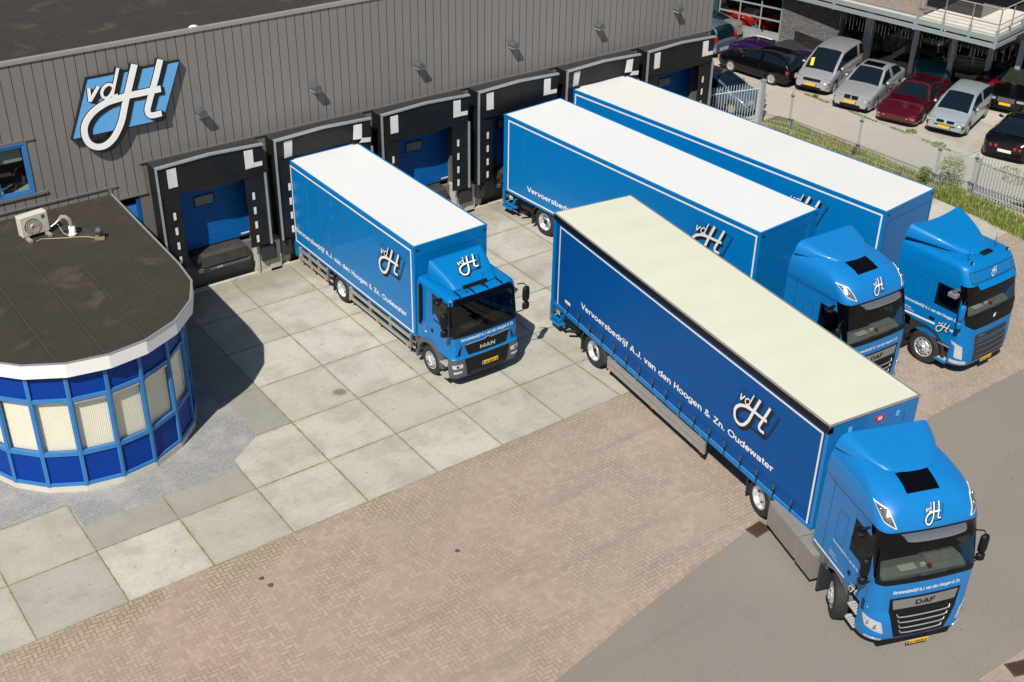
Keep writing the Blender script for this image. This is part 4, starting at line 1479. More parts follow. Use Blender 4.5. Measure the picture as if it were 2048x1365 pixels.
# ------------------------------------------------------------ cabs
class Cab:
    def __init__(s, levels, bow=.05, yb=2.15, rb=.08):
        s.L, s.bow, s.yb, s.rb = levels, bow, yb, rb

    def par(s, z):
        L = s.L
        if z <= L[0][0]:
            return L[0][1:]
        for a, b_ in zip(L, L[1:]):
            if z <= b_[0]:
                t = (z - a[0]) / (b_[0] - a[0])
                return tuple(p_ + (q_ - p_) * t for p_, q_ in zip(a[1:], b_[1:]))
        return L[-1][1:]

    def P(s, u, z):
        """u = signed arc length from the front centre"""
        y0, hw, rf = s.par(z)[:3]
        sg_ = -1 if u < 0 else 1
        a = abs(u)
        fl = hw - rf
        q_ = rf * math.pi / 2
        if a <= fl:
            x, y = a, 0
        elif a <= fl + q_:
            t = (a - fl) / rf
            x, y = fl + rf * math.sin(t), rf * (1 - math.cos(t))
        else:
            x, y = hw, rf + (a - fl - q_)
        y = y0 + y + s.bow * (min(x, hw) / hw) ** 2
        return Vector((sg_ * x, y, z))

    def S(s, u, z, off=0.0):
        e = .01
        p0 = s.P(u, z)
        if off == 0:
            return p0
        du = s.P(u + e, z) - s.P(u - e, z)
        dz = s.P(u, z + e) - s.P(u, z - e)
        n = du.cross(dz)
        n.normalize()
        return p0 + n * off

    def side(s, y, z, off=0.0, sg_=-1):
        """point on the flat side wall at local y"""
        y0, hw, rf = s.par(z)[:3]
        u = (hw - rf) + rf * math.pi / 2 + (y - y0 - s.bow - rf)
        return s.S(sg_ * u, z, off)

    def usfor(s, z, y):
        y0, hw, rf = s.par(z)[:3]
        return (hw - rf) + rf * math.pi / 2 + (y - y0 - s.bow - rf)

    def shell(s, zs, holes_front=None, holes_side=(), m=None, yb=None, closed_top=True, closed_bot=True):
        """holes_front=(xhalf,z0,z1); holes_side=[(y0,y1,z0,z1)]"""
        yb = yb or s.yb
        q = MB()
        nfr, nar, nsd = 10, 7, 14
        fx = holes_front[0] if holes_front else None
        ycuts = sorted(set([c_ for h in holes_side for c_ in h[:2]]))
        rows = []
        ref, ysr = None, 0
        zs = sorted(set([round(z, 4) for z in zs]))
        for z in zs:
            y0, hw, rf = s.par(z)[:3]
            half = []
            fl = hw - rf
            us = [fl * i / nfr for i in range(nfr + 1)]
            us += [fl + rf * math.pi / 2 * i / nar for i in range(1, nar + 1)]
            ysd = []
            ystart = y0 + s.bow + rf
            for i in range(1, nsd + 1):
                ysd.append(ystart + (yb - ystart) * i / nsd)
            if ycuts:
                zr0, zr1 = min(h[2] for h in holes_side), max(h[3] for h in holes_side)
                if ref is None:
                    y0r, hwr, rfr = s.par(zr1)[:3]
                    ysr = y0r + s.bow + rfr
                    ref = [ysr + (yb - ysr) * i / nsd for i in range(1, nsd + 1)]
                    used = set()
                    for c_ in ycuts:
                        k = min([j for j in range(len(ref) - 1) if j not in used], key=lambda j: abs(ref[j] - c_))
                        used.add(k)
                        ref[k] = c_
                    ref.sort()
                if zr0 - .01 <= z <= zr1 + .01:
                    ysd = list(ref)
                else:
                    ysd = [ystart + (r_ - ysr) * (yb - ystart) / (yb - ysr) for r_ in ref]
            row = [s.P(u, z) for u in us] + [Vector((hw, yy, z)) for yy in ysd]
            rows.append(row)
        n = len(rows[0])
        vs, fs = [], []
        for row in rows:
            vs += [Vector((-p_.x, p_.y, p_.z)) for p_ in row[::-1]] + row[1:]
        nn = 2 * n - 1
        for j in range(len(zs) - 1):
            zm = (zs[j] + zs[j + 1]) / 2
            for i in range(nn - 1):
                k = j * nn + i
                c_ = (vs[k] + vs[k + 1] + vs[k + nn] + vs[k + nn + 1]) / 4
                idx = abs(i - (n - 1) + .5)
                skip = False
                if holes_front and holes_front[1] < zm < holes_front[2] and idx < nfr + holes_front[0]:
                    skip = True
                for (a, b_, z0, z1) in holes_side:
                    if z0 < zm < z1 and idx > nfr + nar and a < c_.y < b_:
                        skip = True
                if not skip:
                    fs.append((k, k + 1, k + nn + 1, k + nn))
        q.add(vs, fs, m, smooth=True)
        # back wall
        for j in range(len(zs) - 1):
            a, b_ = j * nn, j * nn + nn - 1
            q.add([vs[a], vs[b_], vs[b_ + nn], vs[a + nn]], [(0, 1, 2, 3)], m)
        if closed_top:
            top = vs[(len(zs) - 1) * nn:]
            cen = Vector((0, (top[0].y + top[n - 1].y) / 2, zs[-1] + .005))
            q.add(top + [cen], [(i, i + 1, len(top)) for i in range(len(top) - 1)] + [(len(top) - 1, 0, len(top))], m, smooth=True)
        if closed_bot:
            bot = vs[:nn]
            q.add(bot, [tuple(range(nn))], m)
        return q

    def patch(s, mb, corners, m, off=.006, nu=16, nv=6, r=.0, back=True):
        """corners (u,z): bl, br, tr, tl"""
        bl, br, tr_, tl = corners
        h = abs(tl[1] - bl[1]) or .01
        w_ = abs(br[0] - bl[0])
        rv = min(.5, r / h)
        ru = r / max(w_, .01)
        vs_ = [i / nv for i in range(nv + 1)]
        if r:
            vs_ = [0, rv * .08, rv * .3, rv * .6, rv] + [rv + (1 - 2 * rv) * i / nv for i in range(1, nv)] + [1 - rv, 1 - rv * .6, 1 - rv * .3, 1 - rv * .08, 1]

        def fn(u, v, o=off):
            d = min(v, 1 - v)
            ins = 0
            if r and d < rv:
                t = (rv - d) / rv
                ins = ru * (1 - math.sqrt(max(0, 1 - t * t)))
            uu = ins + (1 - 2 * ins) * u
            a = bl[0] + (br[0] - bl[0]) * uu
            b_ = tl[0] + (tr_[0] - tl[0]) * uu
            za = bl[1] + (br[1] - bl[1]) * uu
            zb = tl[1] + (tr_[1] - tl[1]) * uu
            return s.S(a + (b_ - a) * v, za + (zb - za) * v, o)
        us = [i / nu for i in range(nu + 1)]
        mb.grid(fn, nu, nv, m, us, vs_)
        # skirt
        rim = [(u, 0) for u in us] + [(1, v) for v in vs_[1:]] + [(u, 1) for u in us[::-1][1:]] + [(0, v) for v in vs_[::-1][1:-1]]
        if off > .003:
            A = [fn(u, v) for u, v in rim]
            B_ = [fn(u, v, -.004) for u, v in rim]
            n = len(rim)
            mb.add(A + B_, [(i, (i + 1) % n, n + (i + 1) % n, n + i) for i in range(n)], m)


def mirror_arm(parent, x, y, z, sg_, colr, hh=.40, low=.18, reach=.26, arm=True):
    q = MB()
    q.tube([(x, y, z + hh / 2 + .12), (x + sg_ * reach * .7, y - .06, z + hh / 2 + .12), (x + sg_ * reach, y - .06, z + hh / 2 + .02)], .016, BLACK, 6)
    q.tube([(x, y, z - hh / 2 - low - .06), (x + sg_ * reach * .7, y - .05, z - hh / 2 - low - .04), (x + sg_ * reach, y - .05, z - hh / 2 - low + .02)], .016, BLACK, 6)
    mir = q.build('mirror', parent)
    q = MB()
    cx = x + sg_ * reach

    def hous(zc, h, dep):
        pr_ = [(.05, -h / 2), (.10, -h / 2 + .03), (.115, -h / 4), (.115, h / 4), (.10, h / 2 - .03), (.05, h / 2)]
        vs = []
        nseg = 12
        for rr_, dz in pr_:
            for k in range(nseg):
                a = 2 * math.pi * k / nseg
                yy = math.sin(a) * rr_ * .85
                if yy > 0:
                    yy *= .35
                vs.append((cx + math.cos(a) * rr_, y - .05 + yy, zc + dz))
        fs = [(i * nseg + k, i * nseg + (k + 1) % nseg, (i + 1) * nseg + (k + 1) % nseg, (i + 1) * nseg + k) for i in range(len(pr_) - 1) for k in range(nseg)]
        fs += [tuple(range(nseg))[::-1], tuple(range((len(pr_) - 1) * nseg, len(pr_) * nseg))]
        q.add(vs, fs, colr, smooth=True)
    hous(z, hh, 0)
    hous(z - hh / 2 - low / 2 - .02, low, 0)
    q.build('mirror_housing', mir)
    return mir


def cab_interior(parent, hw, yf, zf, ztop, yb, dash=INTER):
    q = MB()
    q.box(-hw + .06, hw - .06, yb - .12, yb - .04, zf - .5, ztop, INTERD)
    q.box(-hw + .06, hw - .06, yf + .45, yb - .13, zf - .62, zf - .55, INTERD)
    for xx in (-hw + .02, hw - .05):
        q.box(xx, xx + .03, yf + .5, yb - .13, zf - .549, zf - .0, INTERD)
    q.box(-hw + .25, hw - .25, yf + .5, yb - .13, ztop - .03, ztop, INTERD)
    q.build('interior', parent)
    q = MB()
    q.prism([(yf + .16, zf - .05), (yf + .40, zf + .03), (yf + .66, zf - .03), (yf + .66, zf - .5), (yf + .18, zf - .5)], -hw + .17, hw - .17, dash, 'x')
    q.prism([(yf + .30, zf + .035), (yf + .52, zf + .09), (yf + .66, zf + .03), (yf + .70, zf - .3), (yf + .3, zf - .2)], .15, .95, dash, 'x')
    d = q.build('dashboard', parent, bevel=.02)
    q = MB()
    q.box(-.55, -.15, yf + .22, yf + .40, zf + .012, zf + .03, mat('paper', (.55, .58, .5), .7))
    q.box(-.05, .06, yf + .24, yf + .30, zf + .012, zf + .09, MARK)
    q.box(.12, .18, yf + .18, yf + .26, zf + .0, zf + .08, RED)
    q.build('dash_clutter', d)
    q = MB()
    c_ = Vector((.58, yf + .74, zf + .24))
    pts = [c_ + Matrix.Rotation(R(-35), 3, 'X') @ Vector((.22 * math.cos(k * math.pi / 10), .22 * math.sin(k * math.pi / 10), 0)) for k in range(21)]
    q.tube(pts, .018, BLACK, 6, cap=False)
    q.tube([c_ - Vector((.2, 0, 0)), c_, c_ + Vector((.2, 0, 0))], .02, BLACK, 6)
    q.tube([c_, c_ + Vector((0, -.2, -.15))], .04, BLACK, 8)
    q.build('steering_wheel', parent)
    for xx in (.58, -.58):
        q = MB()
        q.box(xx - .25, xx + .25, yf + .95, yf + 1.4, zf - .45, zf - .28, INTER)
        q.box(xx - .24, xx + .24, yf + 1.32, yf + 1.46, zf - .28, zf + .42, INTER)
        q.box(xx - .13, xx + .13, yf + 1.33, yf + 1.44, zf + .43, zf + .62, INTER)
        q.build('seat', parent, bevel=.04)


def number_plate(parent, S, x0, z0, txt, w_=.52, h=.11, off=.03):
    q = MB()
    p0 = S(x0, z0, off)
    vs = [S(x0 - w_ / 2, z0, off), S(x0 + w_ / 2, z0, off), S(x0 + w_ / 2, z0 + h, off), S(x0 - w_ / 2, z0 + h, off)]
    vb = [S(x0 - w_ / 2, z0, off - .02), S(x0 + w_ / 2, z0, off - .02), S(x0 + w_ / 2, z0 + h, off - .02), S(x0 - w_ / 2, z0 + h, off - .02)]
    q.add(vs + vb, [(0, 1, 2, 3), (0, 4, 5, 1), (1, 5, 6, 2), (2, 6, 7, 3), (3, 7, 4, 0)], YELLOW)
    vs = [S(x0 - w_ / 2, z0, off + .002), S(x0 - w_ / 2 + .045, z0, off + .002), S(x0 - w_ / 2 + .045, z0 + h, off + .002), S(x0 - w_ / 2, z0 + h, off + .002)]
    q.add(vs, [(0, 1, 2, 3)], PLATEB)
    if txt:
        put_text(q, txt, S, x0 - w_ / 2 + .07, z0 + .02, w_ - .10, h - .04, BLACKM, off + .003, .015)
    return q.build('number_plate', parent)


def flat_S(cab, y=None):
    return lambda a, z, o: cab.S(a, z, o)


def daf_cab(root, M):
    """tall blue sleeper cab; local origin on the ground under the front centre"""
    lv = [(.26, .20, 1.14, .35), (.34, .06, 1.22, .40), (.45, .0, 1.245, .42), (.75, .0, 1.25, .40), (1.05, .02, 1.25, .36), (1.12, .05, 1.245, .30),
          (1.35, .06, 1.235, .26), (1.92, .07, 1.23, .22), (2.70, .26, 1.215, .20), (3.00, .33, 1.205, .24), (3.06, .31, 1.215, .26), (3.15, .33, 1.215, .30), (3.3, .40, 1.20, .36),
          (3.45, .52, 1.17, .44), (3.58, .70, 1.12, .50), (3.68, .95, 1.05, .54), (3.74, 1.20, .98, .56), (3.775, 1.5, .90, .50)]
    cb = Cab(lv, bow=.07, yb=2.62)
    PB = BLUE_DAF
    # lower bumper shell
    q = cb.shell([.26, .30, .34, .40, .45, .55, .65, .75, .9, 1.05, 1.10], m=PB, yb=.56)
    body_lo = MB()
    zs = [1.101, 1.12, 1.2, 1.35, 1.5, 1.7, 1.92, 1.98, 2.1, 2.3, 2.5, 2.70, 2.80, 2.9, 3.0, 3.03, 3.06, 3.1, 3.15, 3.22, 3.3, 3.38, 3.45, 3.52, 3.58, 3.63, 3.68, 3.71, 3.74, 3.76, 3.775]
    up = cb.shell(zs, (4, 1.98, 2.70), [(.58, 1.22, 1.98, 2.70)], PB)
    for k in range(0):
        pass
    q.v_off = len(q.v)
    o = len(q.v)
    q.add(up.v, up.f, PB, smooth=True)
    # interior roof liner keeps the cab closed above the screen
    cab = q.build('cab', root, M @ Matrix.Diagonal((.945, 1, 1, 1)))
    cab_interior(cab, 1.2, .12, 1.95, 2.95, 2.1)

    # black band above windscreen and screen border
    q = MB()
    cb.patch(q, [(-1.44, 2.69), (1.44, 2.69), (1.46, 3.045), (-1.46, 3.045)], BLACKG, .008, 30, 4)
    cb.patch(q, [(-1.26, 1.88), (1.26, 1.88), (1.28, 1.99), (-1.28, 1.99)], BLACK, .008, 30, 2)
    cb.patch(q, [(-1.30, 1.99), (-1.17, 1.99), (-1.17, 2.69), (-1.38, 2.69)], BLACKG, .008, 4, 6)
    cb.patch(q, [(1.17, 1.99), (1.30, 1.99), (1.38, 2.69), (1.17, 2.69)], BLACKG, .008, 4, 6)
    q.build('screen_surround', cab)
    q = MB()
    cb.patch(q, [(-1.23, 1.975), (1.23, 1.975), (1.23, 2.71), (-1.23, 2.71)], GLASS, .002, 30, 8)
    q.build('windscreen', cab)
    q = MB()
    for x0, x1 in ((-1.0, -.25), (-.15, .6), (.4, 1.05)):
        q.tube([cb.S(x0, 1.96, .03), cb.S((x0 + x1) / 2, 1.99, .035), cb.S(x1, 2.03, .03)], .012, BLACK, 6)
    q.build('wiper', cab)
    # metallic sun visor, bowed forward
    q = MB()
    VIS = mat('sun_visor_silver', (.40, .42, .46), .28, metal=.8, var=.08, vscale=12)

    def vs_(u, v):
        x = (-.78 + 1.56 * u) * (1 - .12 * v)
        k = 1 - (2 * u - 1) ** 4
        p_ = cb.S(x, 3.02 - .17 * v * (.75 + .25 * k), .03 + .13 * math.sin(v * 1.9))
        return p_
    q.grid(vs_, 20, 4, VIS)
    q.grid(lambda u, v: vs_(u, v) + Vector((0, .012, 0)), 20, 4, VIS)
    q.build('sun_visor', cab)
    # roof lamps
    for sg_ in (-1, 1):
        q = MB()
        cs = [(sg_ * .88, 3.13), (sg_ * 1.14, 3.24), (sg_ * 1.30, 3.50), (sg_ * 1.0, 3.46)]
        if sg_ > 0:
            cs = [cs[0], cs[1], cs[2], cs[3]]
        cb.patch(q, cs, MARK, .012, 6, 6, .02)
        c0 = (sum(a for a, b_ in cs) / 4, sum(b_ for a, b_ in cs) / 4)
        c2 = [(c0[0] + (a - c0[0]) * .84, c0[1] + (b_ - c0[1]) * .84) for a, b_ in cs]
        cb.patch(q, c2, LAMPD, .018, 6, 6, .02)
        c2 = [(c0[0] + (a - c0[0]) * .7, c0[1] + (b_ - c0[1]) * .7) for a, b_ in cs]
        for (a, b_, rr_) in ((c0[0] - .05 * sg_, c0[1] - .02, .062), (c0[0] + .06 * sg_, c0[1] + .07, .055), (c0[0] - .02 * sg_, c0[1] + .10, .03)):
            p_ = cb.S(a, b_, .022)
            q.lathe([(rr_, 0), (rr_ * .9, -.012), (rr_ * .4, -.004), (0, -.012)], CHROME, 12, Matrix.Translation(p_), 'y')
        q.build('roof_lamp', cab)
    # roof hatch
    q = MB()
    hx, hy0, hy1 = .39, .80, 1.30

    def hat(u, v, o=.0):
        x = -.08 - hx + 2 * hx * u
        y = hy0 + (hy1 - hy0) * v
        yy = y - .07 * (x / 1.05) ** 2
        zz = lerp_tab([(.70, 3.58), (.95, 3.68), (1.20, 3.74), (1.5, 3.775)], yy)
        return (x, y, zz + .018 + o)
    q.grid(hat, 8, 8, BLACKG)
    rim = [(0, 0), (1, 0), (1, 1), (0, 1)]
    A = [Vector(hat(u, v)) for u, v in rim]
    q.add(A + [a - Vector((0, 0, .10)) for a in A], [(i, (i + 1) % 4, 4 + (i + 1) % 4, 4 + i) for i in range(4)], BLACK)
    q.build('roof_hatch', cab)
    # roof air deflector
    q = MB()

    def df(u, v, o=0.0):
        s_ = 2 * u - 1
        hwid = .80 + (.50) * v ** .8
        yf = 1.27 + .42 * abs(s_) ** 3 * (1 - v)
        y = yf + (2.50 - yf) * v + .02 * s_ * s_ * v
        zt_ = 3.765 + (4.02 - 3.765) * (v ** .8)
        drop = (.03 + .32 * v) * max(0, abs(s_) - .72) ** 1.6 / (.28 ** 1.6) * .9
        drop2 = .0
        x = s_ * hwid
        if abs(s_) > .86:
            x = math.copysign(hwid * (.86 + (abs(s_) - .86) * .35), s_)
        return Vector((x, y, zt_ - drop - o))
    q.grid(df, 36, 12, PB)
    q.grid(lambda u, v: df(u, v, .02), 36, 12, PB)
    q.add([df(i / 36, 1) for i in range(37)] + [df(i / 36, 1, .02) for i in range(37)], [(i, i + 1, 38 + i, 37 + i) for i in range(36)], PB)
    q.build('air_deflector', cab)
    # door and panel seams, locker
    for sg_ in (-1, 1):
        q = MB()

        def seam(pts, w_=.006, m=mat('panel_gap', (.0015, .03, .09), .7)):
            for a, b_ in zip(pts, pts[1:]):
                n = 6
                vs = []
                d = Vector((b_[0] - a[0], b_[1] - a[1]))
                d.normalize()
                nx, nz = -d.y * w_ / 2, d.x * w_ / 2
                for i in range(n + 1):
                    y, z = a[0] + (b_[0] - a[0]) * i / n, a[1] + (b_[1] - a[1]) * i / n
                    vs += [cb.side(y + nx, z + nz, .002, sg_), cb.side(y - nx, z - nz, .002, sg_)]
                q.add(vs, [(2 * i, 2 * i + 1, 2 * i + 3, 2 * i + 2) for i in range(n)], m)
        seam([(.44, 1.12), (.44, 2.92), (1.28, 2.90), (1.30, 1.9), (1.30, 1.14)])
        seam([(.40, 3.04), (2.20, 2.96), (2.6, 3.0)], .014)
        seam([(2.22, 1.12), (2.22, 3.45)], .012)
        seam([(1.52, 1.75), (1.50, 2.55), (1.85, 2.55), (1.90, 1.95), (1.80, 1.75), (1.52, 1.75)], .010)
        q.build('door_seam', cab)
        q = MB()      # side window trim and glass
        cb_s = lambda y, z, o: cb.side(y, z, o, sg_)
        fr = [(.58, 1.98), (1.22, 1.98), (1.22, 2.70), (.58, 2.70)]
        for (a, b_, c_, d) in ((.50, .58, 1.93, 2.76), (1.22, 1.28, 1.93, 2.76), (.58, 1.22, 2.70, 2.76), (.58, 1.22, 1.93, 1.98)):
            q.add([cb_s(a, c_, .004), cb_s(b_, c_, .004), cb_s(b_, d, .004), cb_s(a, d, .004)], [(0, 1, 2, 3)], BLACK)
        q.add([cb_s(.50, 1.72, .004), cb_s(.90, 1.93, .0042), cb_s(.50, 1.93, .004)], [(0, 1, 2)], BLACKG)
        tr__ = q.build('window_trim', cab)
        q = MB()
        q.add([cb_s(a, b_, .001) for a, b_ in fr], [(0, 1, 2, 3)], GLASSD)
        q.build('side_window', cab)
        # grey lower arch panel and white stripe, arch
        q = MB()
        cy, cz, r0 = 1.52, .50, .54
        pts = []
        n = 18
        outer = []
        for i in range(n + 1):
            a = math.pi * i / n
            inner = (cy - r0 * math.cos(a), cz + r0 * math.sin(a))
            yy = inner[0]
            zz = 1.12 if .12 < i / n < .98 else max(inner[1] + .05, .80)
            outer.append((yy + (0 if i not in (0,) else 0), zz))
            pts.append(inner)
        vs = []
        xo = sg_ * 1.238
        for (a, b_), (c_, d) in zip(pts, outer):
            vs += [(xo, a, b_), (xo, c_, d)]
        q.add(vs, [(2 * i, 2 * i + 1, 2 * i + 3, 2 * i + 2) for i in range(n)], ARCHG)
        # rim lip and inner tunnel
        vs = []
        for (a, b_) in pts:
            vs += [(xo + sg_ * .012, a, b_), (xo - sg_ * .45, a, b_)]
        q.add(vs, [(2 * i, 2 * i + 1, 2 * i + 3, 2 * i + 2) for i in range(n)], ARCHG, smooth=True)
        q.box(*sorted((xo, xo - sg_ * .05)), 1.92, 2.6, .80, 1.13, ARCHG)
        q.build('wheel_arch', cab)
        q = MB()
        q.add([cb_s(.30, 1.22, .004), cb_s(.95, 1.20, .004), cb_s(.95, 1.15, .004), cb_s(.30, 1.17, .004)], [(0, 1, 2, 3)], WHITE)
        q.add([cb_s(1.25, 1.19, .004), cb_s(2.58, 1.15, .004), cb_s(2.58, 1.105, .004), cb_s(1.25, 1.14, .004)], [(0, 1, 2, 3)], WHITE)
        q.build('white_stripe', cab)
        # steps
        st = MB()
        for z0, y0_, y1_ in ((.34, .57, .84), (.72, .57, .82)):
            xa, xb = sorted((sg_ * 1.27, sg_ * 1.02))
            st.box(xa, xb, y0_, y1_ + .1, z0, z0 + .04, STEPM)
            for a in range(4):
                for b_ in range(4):
                    st.box(xa + .035 + b_ * .055, xa + .06 + b_ * .055, y0_ + .03 + a * .075, y0_ + .06 + a * .075, z0 + .0405, z0 + .043, GREYP)
        st.box(*sorted((sg_ * 1.01, sg_ * .98)), .45, .95, .3, 1.1, GREYD)
        st.build('entry_step', cab)
        q = MB()
        q.box(*sorted((sg_ * 1.243, sg_ * 1.25)), 1.07, 1.17, 1.36, 1.46, BLACK)
        q.build('door_handle', cab)
    # little window patch on left door for the lettering and logos (left side only)
    q = MB()

    def SS(a, z, o):
        return cb.side(2.12 - a, z, o, -1)
    put_sans(q, NAMES, SS, .22, 1.66, 1.45, .06, off=.004)
    put_text(q, 'Oudewater', SS, .18, 1.36, .26, .035, off=.004)
    put_text(q, 'www.hoogen.nl', SS, .18, 1.29, .34, .03, off=.004)
    q.build('door_lettering', cab)
    q = MB()
    put_logo(q, SS, 1.30, 1.22, .20, off=.006, box=False)
    q.build('door_logo', cab)
    # front lettering, badge and grille
    q = MB()
    put_sans(q, NAMES, cb.S, -.84, 1.62, 1.66, .09, off=.004, shear=.2)
    q.build('front_lettering', cab)
    q = MB()
    put_logo(q, cb.S, -.02, 3.335, .26, off=.006)
    q.build('front_logo', cab)
    q = MB()
    cb.patch(q, [(-.62, .46), (.62, .46), (.68, .62), (-.68, .62)], BLACK, .012, 20, 2, .0)
    cb.patch(q, [(-.68, .62), (.68, .62), (.84, 1.15), (-.84, 1.15)], BLACK, .012, 20, 5)
    cb.patch(q, [(-.84, 1.15), (.84, 1.15), (.87, 1.50), (-.87, 1.50)], BLACK, .012, 20, 3)
    gr = q.build('grille', cab)
    q = MB()
    cb.patch(q, [(-.76, 1.22), (.76, 1.22), (.80, 1.46), (-.80, 1.46)], mat('grille_silver', (.34, .35, .36), .35, metal=.6, var=.05), .022, 20, 3, .015)
    gb = q.build('grille_panel', gr)
    q = MB()
    put_sans(q, 'DAF', cb.S, -.25, 1.27, .50, .125, BLACKM, .027, sw=.15)
    q.build('maker_lettering', gb)
    for k, zz in enumerate((.60, .745, .89, 1.035)):
        q = MB()
        hw_ = .50 + .045 * k
        pts = [cb.S(-hw_ - .02, zz + .05, .02)] + [cb.S(-hw_ + 2 * hw_ * i / 14, zz - .02 * (1 - (2 * i / 14 - 1) ** 8), .035) for i in range(15)] + [cb.S(hw_ + .02, zz + .05, .02)]
        q.tube(pts, .016, ALU, 6)
        q.build('grille_bar', gr)
    # headlights and fog lamps
    for sg_ in (-1, 1):
        q = MB()
        cs = [(sg_ * .90, .60), (sg_ * 1.30, .70), (sg_ * 1.42, .97), (sg_ * .98, .90)]
        cb.patch(q, cs, LAMP, .010, 8, 6, .03)
        for (a, z, rr_) in ((1.08, .77, .065), (1.24, .82, .05)):
            q.lathe([(rr_, 0), (rr_ * .8, -.01), (rr_ * .3, .0), (0, -.01)], CHROME, 14, Matrix.Translation(cb.S(sg_ * a, z, .015)), 'y')
        q.build('headlight', cab)
        q = MB()
        cb.patch(q, [(sg_ * .88, .37), (sg_ * 1.25, .39), (sg_ * 1.28, .45), (sg_ * .90, .44)], LAMP, .010, 6, 2, .02)
        q.build('fog_lamp', cab)
        q = MB()
        for k in range(3):
            cb.patch(q, [(sg_ * 1.40, 1.02 + k * .09), (sg_ * 1.50, 1.04 + k * .09), (sg_ * 1.50, 1.10 + k * .09), (sg_ * 1.40, 1.08 + k * .09)], BLACK, .006, 3, 2)
        q.build('corner_vent', cab)
    number_plate(cab, lambda a, z, o: Vector((a, .02 - o + (z - .2) * -.15, z)), .0, .20, NUMBER[0], off=.05)
    q = MB()
    q.box(-.9, .9, .12, .22, .18, .27, BLACK)
    q.build('lower_valance', cab)
    mirror_arm(cab, -1.20, .42, 2.28, -1, BLACK, .46, .2)
    mirror_arm(cab, 1.19, NUMBER[2], 2.32, 1, BLACK, .46, .2, reach=NUMBER[1] + .05)
    # round ramp mirror above the passenger door
    q = MB()
    q.tube([(-1.22, .8, 2.9), (-1.42, .8, 2.88)], .03, BLACK, 8)
    q.lathe([(.0, -.06), (.10, -.05), (.14, .03), (.13, .05), (0, .05)], BLACK, 16, Matrix.Translation((-1.42, .8, 2.80)), 'z')
    q.build('kerb_mirror', cab)
    return cab, cb


def fixS(cb):
    return cb.S


NUMBER = ['61-BKB-8', .17, .40]
ARCHG = mat('arch_grey_plastic', (.15, .16, .18), .5, var=.04)
LAMPD = mat('lamp_inner_dark', (.16, .17, .18), .15, metal=.5, coat=1, var=.6, vscale=22)
STEPM = mat('step_grey', (.42, .43, .43), .6, var=.1, vscale=20)


def tractor_rear(root, M, y_drive, x_half=1.22, tanks=True, steer=0.0, fy=1.52, tankc=None, reach=4.2):
    """chassis, wheels and side tanks behind a tractor cab"""
    q = MB()
    q.box(-.50, -.38, .9, y_drive + .9, .62, .92, CHASSIS)
    q.box(.38, .50, .9, y_drive + .9, .62, .92, CHASSIS)
    q.box(-1.0, 1.0, y_drive - .1, y_drive + .1, .42, .58, CHASSIS)
    q.box(-.45, .45, y_drive - .7, y_drive + .2, .93, 1.02, CHASSIS)
    q.box(-.95, .95, fy - .1, fy + .1, .38, .5, CHASSIS)
    q.build('chassis_frame', root, M)
    for sg_ in (-1, 1):
        Mw = M @ Matrix.Translation((sg_ * x_half, fy, .5)) @ Matrix.Rotation(steer, 4, 'Z') @ (Matrix.Identity(4) if sg_ < 0 else Matrix.Rotation(math.pi, 4, 'Z'))
        wheel_tree(root, Mw, .5, .31, hub=1)
        Mw = M @ Matrix.Translation((sg_ * (x_half - .09), y_drive, .5)) @ (Matrix.Identity(4) if sg_ < 0 else Matrix.Rotation(math.pi, 4, 'Z'))
        wheel_tree(root, Mw, .5, .28, dual=True)
        Mw = M @ Matrix.Translation((sg_ * (x_half - .09), y_drive, .5)) @ (Matrix.Identity(4) if sg_ < 0 else Matrix.Rotation(math.pi, 4, 'Z'))
        mudguard(root, Mw, .53, .60, 5, 178, flap=True)
        if tanks:
            q = MB()
            x0, x1 = sorted((sg_ * 1.20, sg_ * .62))
            tc = tankc or mat('tank_cover_grey', (.30, .285, .26), .5, metal=.3, var=.05)
            q.box(x0, x1, 3.0, reach, .26, .95, tc)
            tk = q.build('tool_box', root, M, bevel=.02)
            q = MB()
            q.box(*sorted((sg_ * 1.2005, sg_ * 1.215)), 3.03, 3.03 + (reach - 3) / 2 - .05, .30, .90, tc)
            q.box(*sorted((sg_ * 1.2005, sg_ * 1.215)), 3.03 + (reach - 3) / 2, reach - .03, .30, .90, tc)
            for yy in (3.5, 3.72):
                q.box(*sorted((sg_ * 1.2155, sg_ * 1.225)), yy, yy + .06, .55, .60, CHROME)
            q.build('box_door', tk)
            q = MB()
            q.prism([(.30, .25), (.20, .35), (.20, .85), (.30, .95), (.85, .95), (.85, .25)], 2.3, 2.95, tc, 'y', M=Matrix.Scale(sg_ * -1, 4, (1, 0, 0)) @ Matrix.Translation((-.0, 0, 0)) @ Matrix(((-1, 0, 0, 1.42), (0, 1, 0, 0), (0, 0, 1, 0), (0, 0, 0, 1))) if False else Matrix(((sg_ * -1 * -1, 0, 0, sg_ * -.0), (0, 1, 0, 0), (0, 0, 1, 0), (0, 0, 0, 1))) @ Matrix.Translation((.36, 0, 0)))
            q.build('fuel_tank', root, M, bevel=.02)
            q = MB()
            q.box(*sorted((sg_ * 1.18, sg_ * .72)), 2.02, 2.08, .18, .9, GREYD)
            q.build('mud_flap', root, M)


